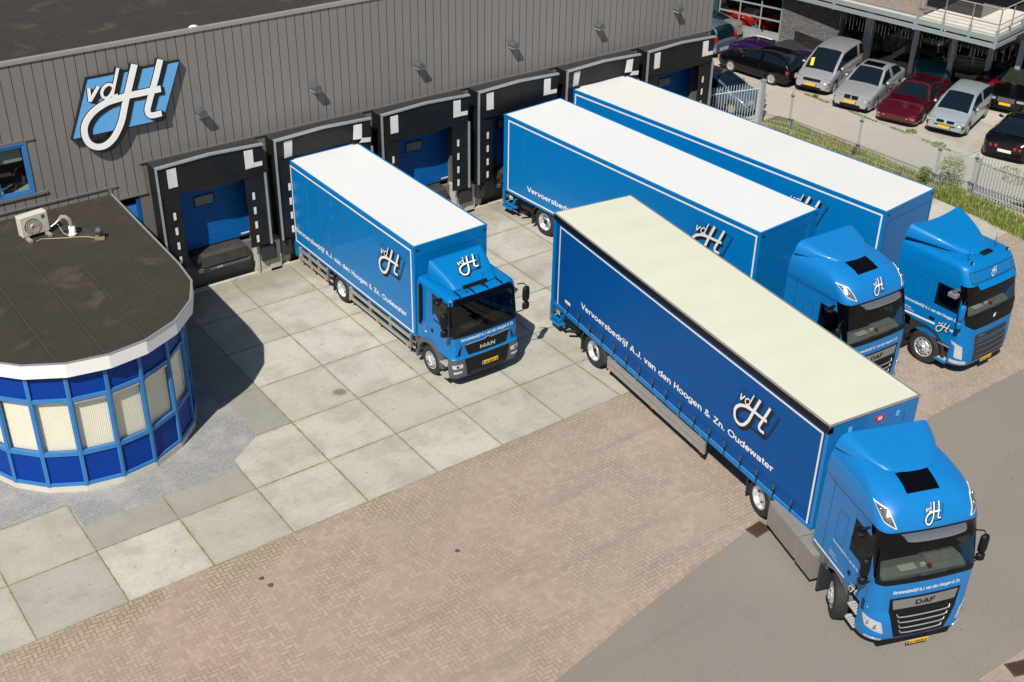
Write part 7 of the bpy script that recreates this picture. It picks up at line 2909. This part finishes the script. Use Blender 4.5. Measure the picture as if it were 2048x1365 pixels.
bgh = dict(L=3.95, W=1.68, H=1.45, r=.30, wb=2.5, ax=(-1.2, 1.25), paint=BLUEG, belt=[(-1.97, .72), (-1.87, .95), (0, .93), (.8, .92), (1.5, .8), (1.85, .70), (1.97, .52)],
           roof=(-1.93, -1.60, .05, .95, 1.45, .60), pillars=[-.45, -1.4], rk=.5, plate=[], glass=CGL, bits=[*taill(.62, .80, .80, 1.05), ('bumper_strip', mat('bumper_light', (.35, .38, .42), .4), False, [(-.8, .8, .36, .52)])])
gcv = dict(round=1, L=4.5, W=1.80, H=1.19, r=.33, wb=2.44, ax=(-1.3, 1.2), paint=GREYC, belt=[(-2.25, .78), (-2.1, .92), (-1.4, .90), (0, .84), (.75, .82), (1.5, .76), (2.0, .60), (2.25, .45)],
           roof=(-1.6, -.5, -.05, .8, 1.20, .56), pillars=[], taper=.10, plate=[(False, .40)], bits=[('tail_light', RED, False, [(.42, .54, .66, .78)]), ('tail_light', RED, False, [(.62, .74, .66, .78)]), ('tail_light', RED, False, [(-.54, -.42, .66, .78)]), ('tail_light', RED, False, [(-.74, -.62, .66, .78)])])
vip = dict(round=1, L=4.35, W=1.74, H=1.12, r=.34, wb=2.44, ax=(-1.3, 1.15), paint=PURP, belt=[(-2.22, .72), (-2.05, .90), (-1.4, .88), (-.4, .80), (.2, .80), (.9, .82), (1.5, .78), (2.0, .62), (2.22, .45)],
           roof=(-1.35, -.75, -.35, .25, 1.17, .60), pillars=[-.7], taper=.24, plate=[], crown=.08, roofpaint=mat('soft_top_black', (.02, .02, .022), .8, var=.2), fastback_solid=True,
           bits=[('tail_light', RED, False, [(.35, .48, .62, .76)]), ('tail_light', RED, False, [(.55, .70, .62, .76)]), ('tail_light', RED, False, [(-.48, -.35, .62, .76)]), ('tail_light', RED, False, [(-.70, -.55, .62, .76)])])


def viper_stripe(c_, P):
    q = MB()
    for x0, x1 in ((.30, .42), (.50, .66), (-.42, -.34)):
        vs = []
        for i in range(9):
            y = .55 + i * .19
            z = lerp_tab(P['belt'], y) + .075
            vs += [(x0, y, z), (x1, y, z)]
        q.add(vs, [(2 * i, 2 * i + 1, 2 * i + 3, 2 * i + 2) for i in range(8)], CREAMS)
    for x0, x1 in ((-.80, -.60), (-.55, -.45)):
        vs = []
        for i in range(5):
            y = -2.1 + i * .15
            z = lerp_tab(P['belt'], y) + .07
            vs += [(x0, y, z), (x1, y, z)]
        q.add(vs, [(2 * i, 2 * i + 1, 2 * i + 3, 2 * i + 2) for i in range(4)], CREAMS)
    q.build('painted_stripes', c_)


vip['extra'] = [viper_stripe]
GRP = None


def park(name, label, P, nose_xy, off=0.0, head=HEAD):
    return car(name, label, at_nose(nose_xy[0], nose_xy[1], off, head, P['L']), head, P)


park('silver_minivan', 'silver minivan with a yellow sticker in its windscreen, first of the silver cars', mpv, (38.23, 13.35))
park('silver_sedan', 'silver sedan with a dark open sunroof between the minivan and the maroon sports car', sed, (38.05, 10.97))
park('maroon_coupe', 'low maroon sports coupe between the silver sedan and the pale hatchback', cor, (38.38, 8.85))
park('pale_hatchback', 'pale silver blue three door hatchback parked beside the maroon sports car', clio, (39.12, 6.95))
park('black_estate', 'black estate car with silver grille at the right edge behind the pale hatchback', volvo, (43.35, 7.05))
car('black_coupe', 'black sports coupe seen from behind with four round red lights and a white plate', (40.95, 4.65), math.atan2(.326, .946), c6)
car('black_hatchback', 'black hatchback with silver wheels parked sideways nearest the hall corner', (38.28, 16.35), R(97), hat)
car('purple_roadster', 'purple roadster with black soft top and cream stripes behind the black hatchback', (39.85, 17.15), R(97), vip)
car('blue_grey_hatchback', 'blue grey hatchback seen from behind, half hidden by the hall corner', (38.5, 21.05), R(95), bgh)
car('grey_coupe', 'warm grey sports coupe with round red lights beside the garage door', (40.15, 22.65), R(97), gcv)
# cars inside the showroom and garage, behind glass
suv = dict(mpv, L=4.6, W=1.88, H=1.68, r=.36, ax=(-1.4, 1.4), paint=GREYC, belt=[(-2.3, .85), (-2.2, 1.02), (0, 1.02), (1.1, 1.0), (1.7, .92), (2.1, .8), (2.3, .6)], roof=(-2.25, -1.7, .3, 1.2, 1.66, .66), extra=[], plate=[], bits=[('window_chrome', CHROME, True, [])][:0])
park2 = [('silver_suv', 'tall silver suv standing behind the glass in the shade of the showroom', suv, (46.3, 14.3), R(-75)),
         ('white_coupe', 'silver white coupe with bright window trim behind the showroom glass', dict(sed, extra=[], plate=[], bits=[], paint=SILVB), (46.9, 10.9), R(-60)),
         ('teal_car', 'small dark teal car behind the showroom glass in front of the silver suv', dict(clio, paint=mat('teal_car_paint', (.01, .10, .13), .25, coat=1), plate=[], bits=[]), (45.3, 12.4), R(-140)),
         ('dark_red_car', 'dark red car deep in the shade behind the maroon sports coupe', dict(cor, paint=mat('dark_red_car_paint', (.10, .003, .008), .25, coat=1), bits=[*taill(.45, .75, .6, .72)], plate=[]), (46.2, 9.0), R(20)),
         ('red_car', 'bright red car behind the lower panes of the garage door', dict(cor, paint=mat('red_car_paint', (.45, .008, .008), .25, coat=1), bits=[], plate=[]), (44.0, 21.2), R(-20))]
for nm, lb, P_, xy, hd in park2:
    car(nm, lb, xy, hd, P_)
car('blue_coupe', 'blue grey car with dark glass parked low behind the bars of the steel gate', (34.0, 14.9), R(-75), dict(clio, L=4.1, paint=BLUEG, plate=[], bits=[*headl(0, .42, .78, .54, .74)]))
q = MB()
q.tube([(38.2, 15.1, .25), (38.25, 14.5, .28)], .05, BLACK, 6)

# ============================================================ FENCES
GALV = mat('galvanised_fence', (.50, .55, .58), .5, metal=.15, var=.1, vscale=10)
PGALV = mat('fence_post_grey', (.34, .37, .39), .5, metal=.2, var=.1, vscale=10)
posts = [(33.80, 12.07), (34.29, 10.93), (34.50, 7.53), (34.69, 4.0), (35.15, 2.73), (35.43, .74), (35.5, -2.0)]
q = MB()
q.box(-.085, .085, -.085, .085, 0, 1.90, PGALV)
q.box(-.10, .10, -.10, .10, 1.901, 1.93, PGALV)
gp = q.build('gate_post')
gp.location = (33.76, 12.10, 0)
tag(gp, 'thick square steel post where the barred gate meets the mesh fence', 'post')
fence = thing('mesh_fence', 'galvanised wire mesh fence running along the grass verge beside the car park', 'fence', (34.3, 8, 0))
FI = Matrix.Translation((-34.3, -8, 0))
for k, (x, y) in enumerate(posts[1:5]):
    q = MB()
    q.tube([(x, y - .035, 0), (x, y - .035, 1.72)], .022, PGALV, 8)
    q.tube([(x, y + .035, 0), (x, y + .035, 1.66)], .015, PGALV, 8)
    q.box(x - .04, x + .04, y - .07, y + .07, 1.46, 1.52, GREYP)
    q.box(x - .04, x + .04, y - .07, y + .07, .46, .52, GREYP)
    q.build('post', fence, FI)
for (a, b_) in zip(posts[:4], posts[1:5]):
    q = MB()
    A, B_ = Vector((*a, 0)), Vector((*b_, 0))
    n = int((B_ - A).length / .075)
    for i in range(1, n):
        p_ = A + (B_ - A) * i / n
        q.box(p_.x - .0022, p_.x + .0022, p_.y - .0022, p_.y + .0022, .06, 1.62, GALV)
    for z in (.08, .30, .52, .74, .96, 1.18, 1.40, 1.60):
        r_ = .008 if z in (.08, 1.60) else .0028
        q.tube([A + Vector((0, 0, z)), B_ + Vector((0, 0, z))], r_, GALV, 4)
    q.tube([A + Vector((-.05, 0, .52)), B_ + Vector((-.05, 0, .52))], .009, GREYD, 4)
    q.build('mesh_panel', fence, FI)


def palisade(name, label, a, b_, h, n, loc, GALV=GALV):
    g = thing(name, label, 'gate', (loc[0], loc[1], 0))
    I = Matrix.Translation((-loc[0], -loc[1], 0))
    A, B_ = Vector((*a, 0)), Vector((*b_, 0))
    for z in (.20, h - .28):
        q = MB()
        q.tube([A + Vector((0, 0, z)), B_ + Vector((0, 0, z))], .028, GALV, 6)
        q.build('rail', g, I)
    for i in range(n):
        p_ = A + (B_ - A) * (i + .5) / n
        q = MB()
        q.box(p_.x - .011, p_.x + .011, p_.y - .011, p_.y + .011, .06, h - .05, GALV)
        q.add([(p_.x - .014, p_.y - .014, h - .05), (p_.x + .014, p_.y - .014, h - .05), (p_.x + .014, p_.y + .014, h - .05), (p_.x - .014, p_.y + .014, h - .05), (p_.x, p_.y, h + .03)],
              [(0, 1, 4), (1, 2, 4), (2, 3, 4), (3, 0, 4)], GALV)
        q.build('bar', g, I)
    for e in (A, B_):
        q = MB()
        q.box(e.x - .035, e.x + .035, e.y - .035, e.y + .035, 0, h - .1, GALV)
        q.build('post', g, I)
    return g


palisade('barred_gate', 'pale steel gate of upright bars between the hall corner and the thick square post', (30.85, 12.85), (33.64, 12.15), 1.85, 22, (32.2, 12.5))
palisade('spiked_fence_panel', 'low steel fence panel with pointed bars in the grass at the right edge', (35.2, 2.60), (35.46, .55), 1.62, 17, (35.3, 1.6), PGALV)
palisade('spiked_fence_panel', 'steel fence panel of pointed bars cut off by the right edge of the picture', (35.47, .42), (35.6, -1.8), 1.62, 17, (35.5, -.7), PGALV)

# ============================================================ GRASS, WEEDS
GM = []
for k, c_ in enumerate([(.09, .15, .018), (.18, .25, .035), (.36, .33, .13), (.06, .10, .015)]):
    GM.append(mat('grass_blade_%s' % ['mid', 'light', 'dry', 'dark'][k], c_, .7, var=.2, vscale=5, spec=.2))
rg = random.Random(11)
q = MB()


def blade(x, y, h, m_, w_=.008, lean=.5, z0=.01):
    a = rg.uniform(0, 6.283)
    ln = h * lean * rg.uniform(.3, 1)
    dx, dy = math.cos(a) * ln, math.sin(a) * ln
    px, py = -math.sin(a) * w_, math.cos(a) * w_
    q.add([(x - px, y - py, z0), (x + px, y + py, z0), (x + dx * .4 + px * .8, y + dy * .4 + py * .8, z0 + h * .6), (x + dx * .4 - px * .8, y + dy * .4 - py * .8, z0 + h * .6), (x + dx, y + dy, z0 + h)],
          [(0, 1, 2, 3), (3, 2, 4)], m_)


def vnoise(x, y):
    return .5 + .25 * math.sin(x * 2.1 + y * 1.3) + .25 * math.sin(y * 3.1 - x * 1.7 + 1.3)


cnt = 0
while cnt < 11000:
    y = rg.uniform(-1.5, 12.2)
    x0 = 33.95 if y > 3 else 33.75 + .08 * y
    x1 = 35.25 if y < 9 else 35.25 - (y - 9) * .15
    x = rg.uniform(x0 - .1, x1)
    v = vnoise(x, y)
    if rg.random() > .35 + .65 * v:
        continue
    g = rg.random()
    m_ = GM[1] if g < .35 + .2 * v else GM[2] if g < .75 else GM[0] if g < .9 else GM[3]
    if y > 4:
        m_ = GM[2] if rg.random() < .45 else m_
    blade(x, y, rg.uniform(.05, .13) * (1 + .8 * v) * (1.3 if y < 4 else .9), m_, .010)
    cnt += 1
tag(q.build('verge_grass', fix=False), 'rough green and straw coloured grass growing along the fence', 'grass', kind='stuff')
q = MB()
for k in range(2600):
    y = rg.uniform(1.5, 19)
    if vnoise(y * 1.3, 3) < .45:
        continue
    x = 38.1 + rg.gauss(0, .06)
    blade(x, y, rg.uniform(.03, .07), GM[rg.choice([0, 1, 3])], .012, .8)
for (cx, cy, r_) in ((38.25, 13.0, .12), (38.45, 7.95, .25), (39.7, 5.2, .2), (38.2, 6.4, .3), (35.9, 1.2, .2), (37.8, 2.6, .5), (38.4, 3.2, .4)):
    for k in range(130):
        a, d = rg.uniform(0, 6.28), r_ * math.sqrt(rg.random())
        blade(cx + d * math.cos(a), cy + d * math.sin(a), rg.uniform(.04, .10), GM[rg.choice([0, 1, 1, 3])], .014, .8)
tag(q.build('kerb_weeds', fix=False), 'thin line of green weeds along the edge of the car park', 'weeds', kind='stuff')


def shrub(label, x, y, h, w_, n, mats_):
    global q
    s_ = thing('weed_shrub', label, 'plant', (x, y, 0))
    q = MB()
    for k in range(9):
        a = rg.uniform(0, 6.28)
        q.tube([(0, 0, 0), (math.cos(a) * w_ * .3, math.sin(a) * w_ * .3, h * .5), (math.cos(a) * w_ * .6, math.sin(a) * w_ * .6, h * rg.uniform(.7, 1))], [.008, .006, .003], GM[3], 4)
    q.build('stem', s_)
    q = MB()
    for k in range(n):
        a = rg.uniform(0, 6.28)
        z = h * rg.random() ** .8
        rad = w_ * (.35 + .65 * math.sin(min(1, z / h + .1) * 2.6)) * math.sqrt(rg.random())
        c_ = Vector((rad * math.cos(a), rad * math.sin(a), z))
        d = Vector((rg.gauss(0, 1), rg.gauss(0, 1), rg.gauss(.3, .6))).normalized()
        e = d.cross(Vector((rg.gauss(0, 1), rg.gauss(0, 1), rg.gauss(0, 1)))).normalized()
        l_ = rg.uniform(.03, .06)
        q.add([c_ - d * l_, c_ + e * l_ * .35, c_ + d * l_, c_ - e * l_ * .35], [(0, 1, 2, 3)], rg.choice(mats_))
    q.build('foliage', s_)


PALE = mat('pale_leaf', (.30, .36, .20), .7, var=.2, spec=.2)
shrub('pale leafy weed shrub growing through the mesh fence by the verge', 35.35, 3.75, 1.1, .55, 1500, [PALE, PALE, GM[1]])
shrub('small green weed clump against the third fence post', 34.6, 4.35, .65, .30, 500, [GM[0], GM[1]])
shrub('small dark weed tuft at the foot of the second mesh fence post', 34.55, 7.6, .4, .16, 220, [GM[0], GM[3]])
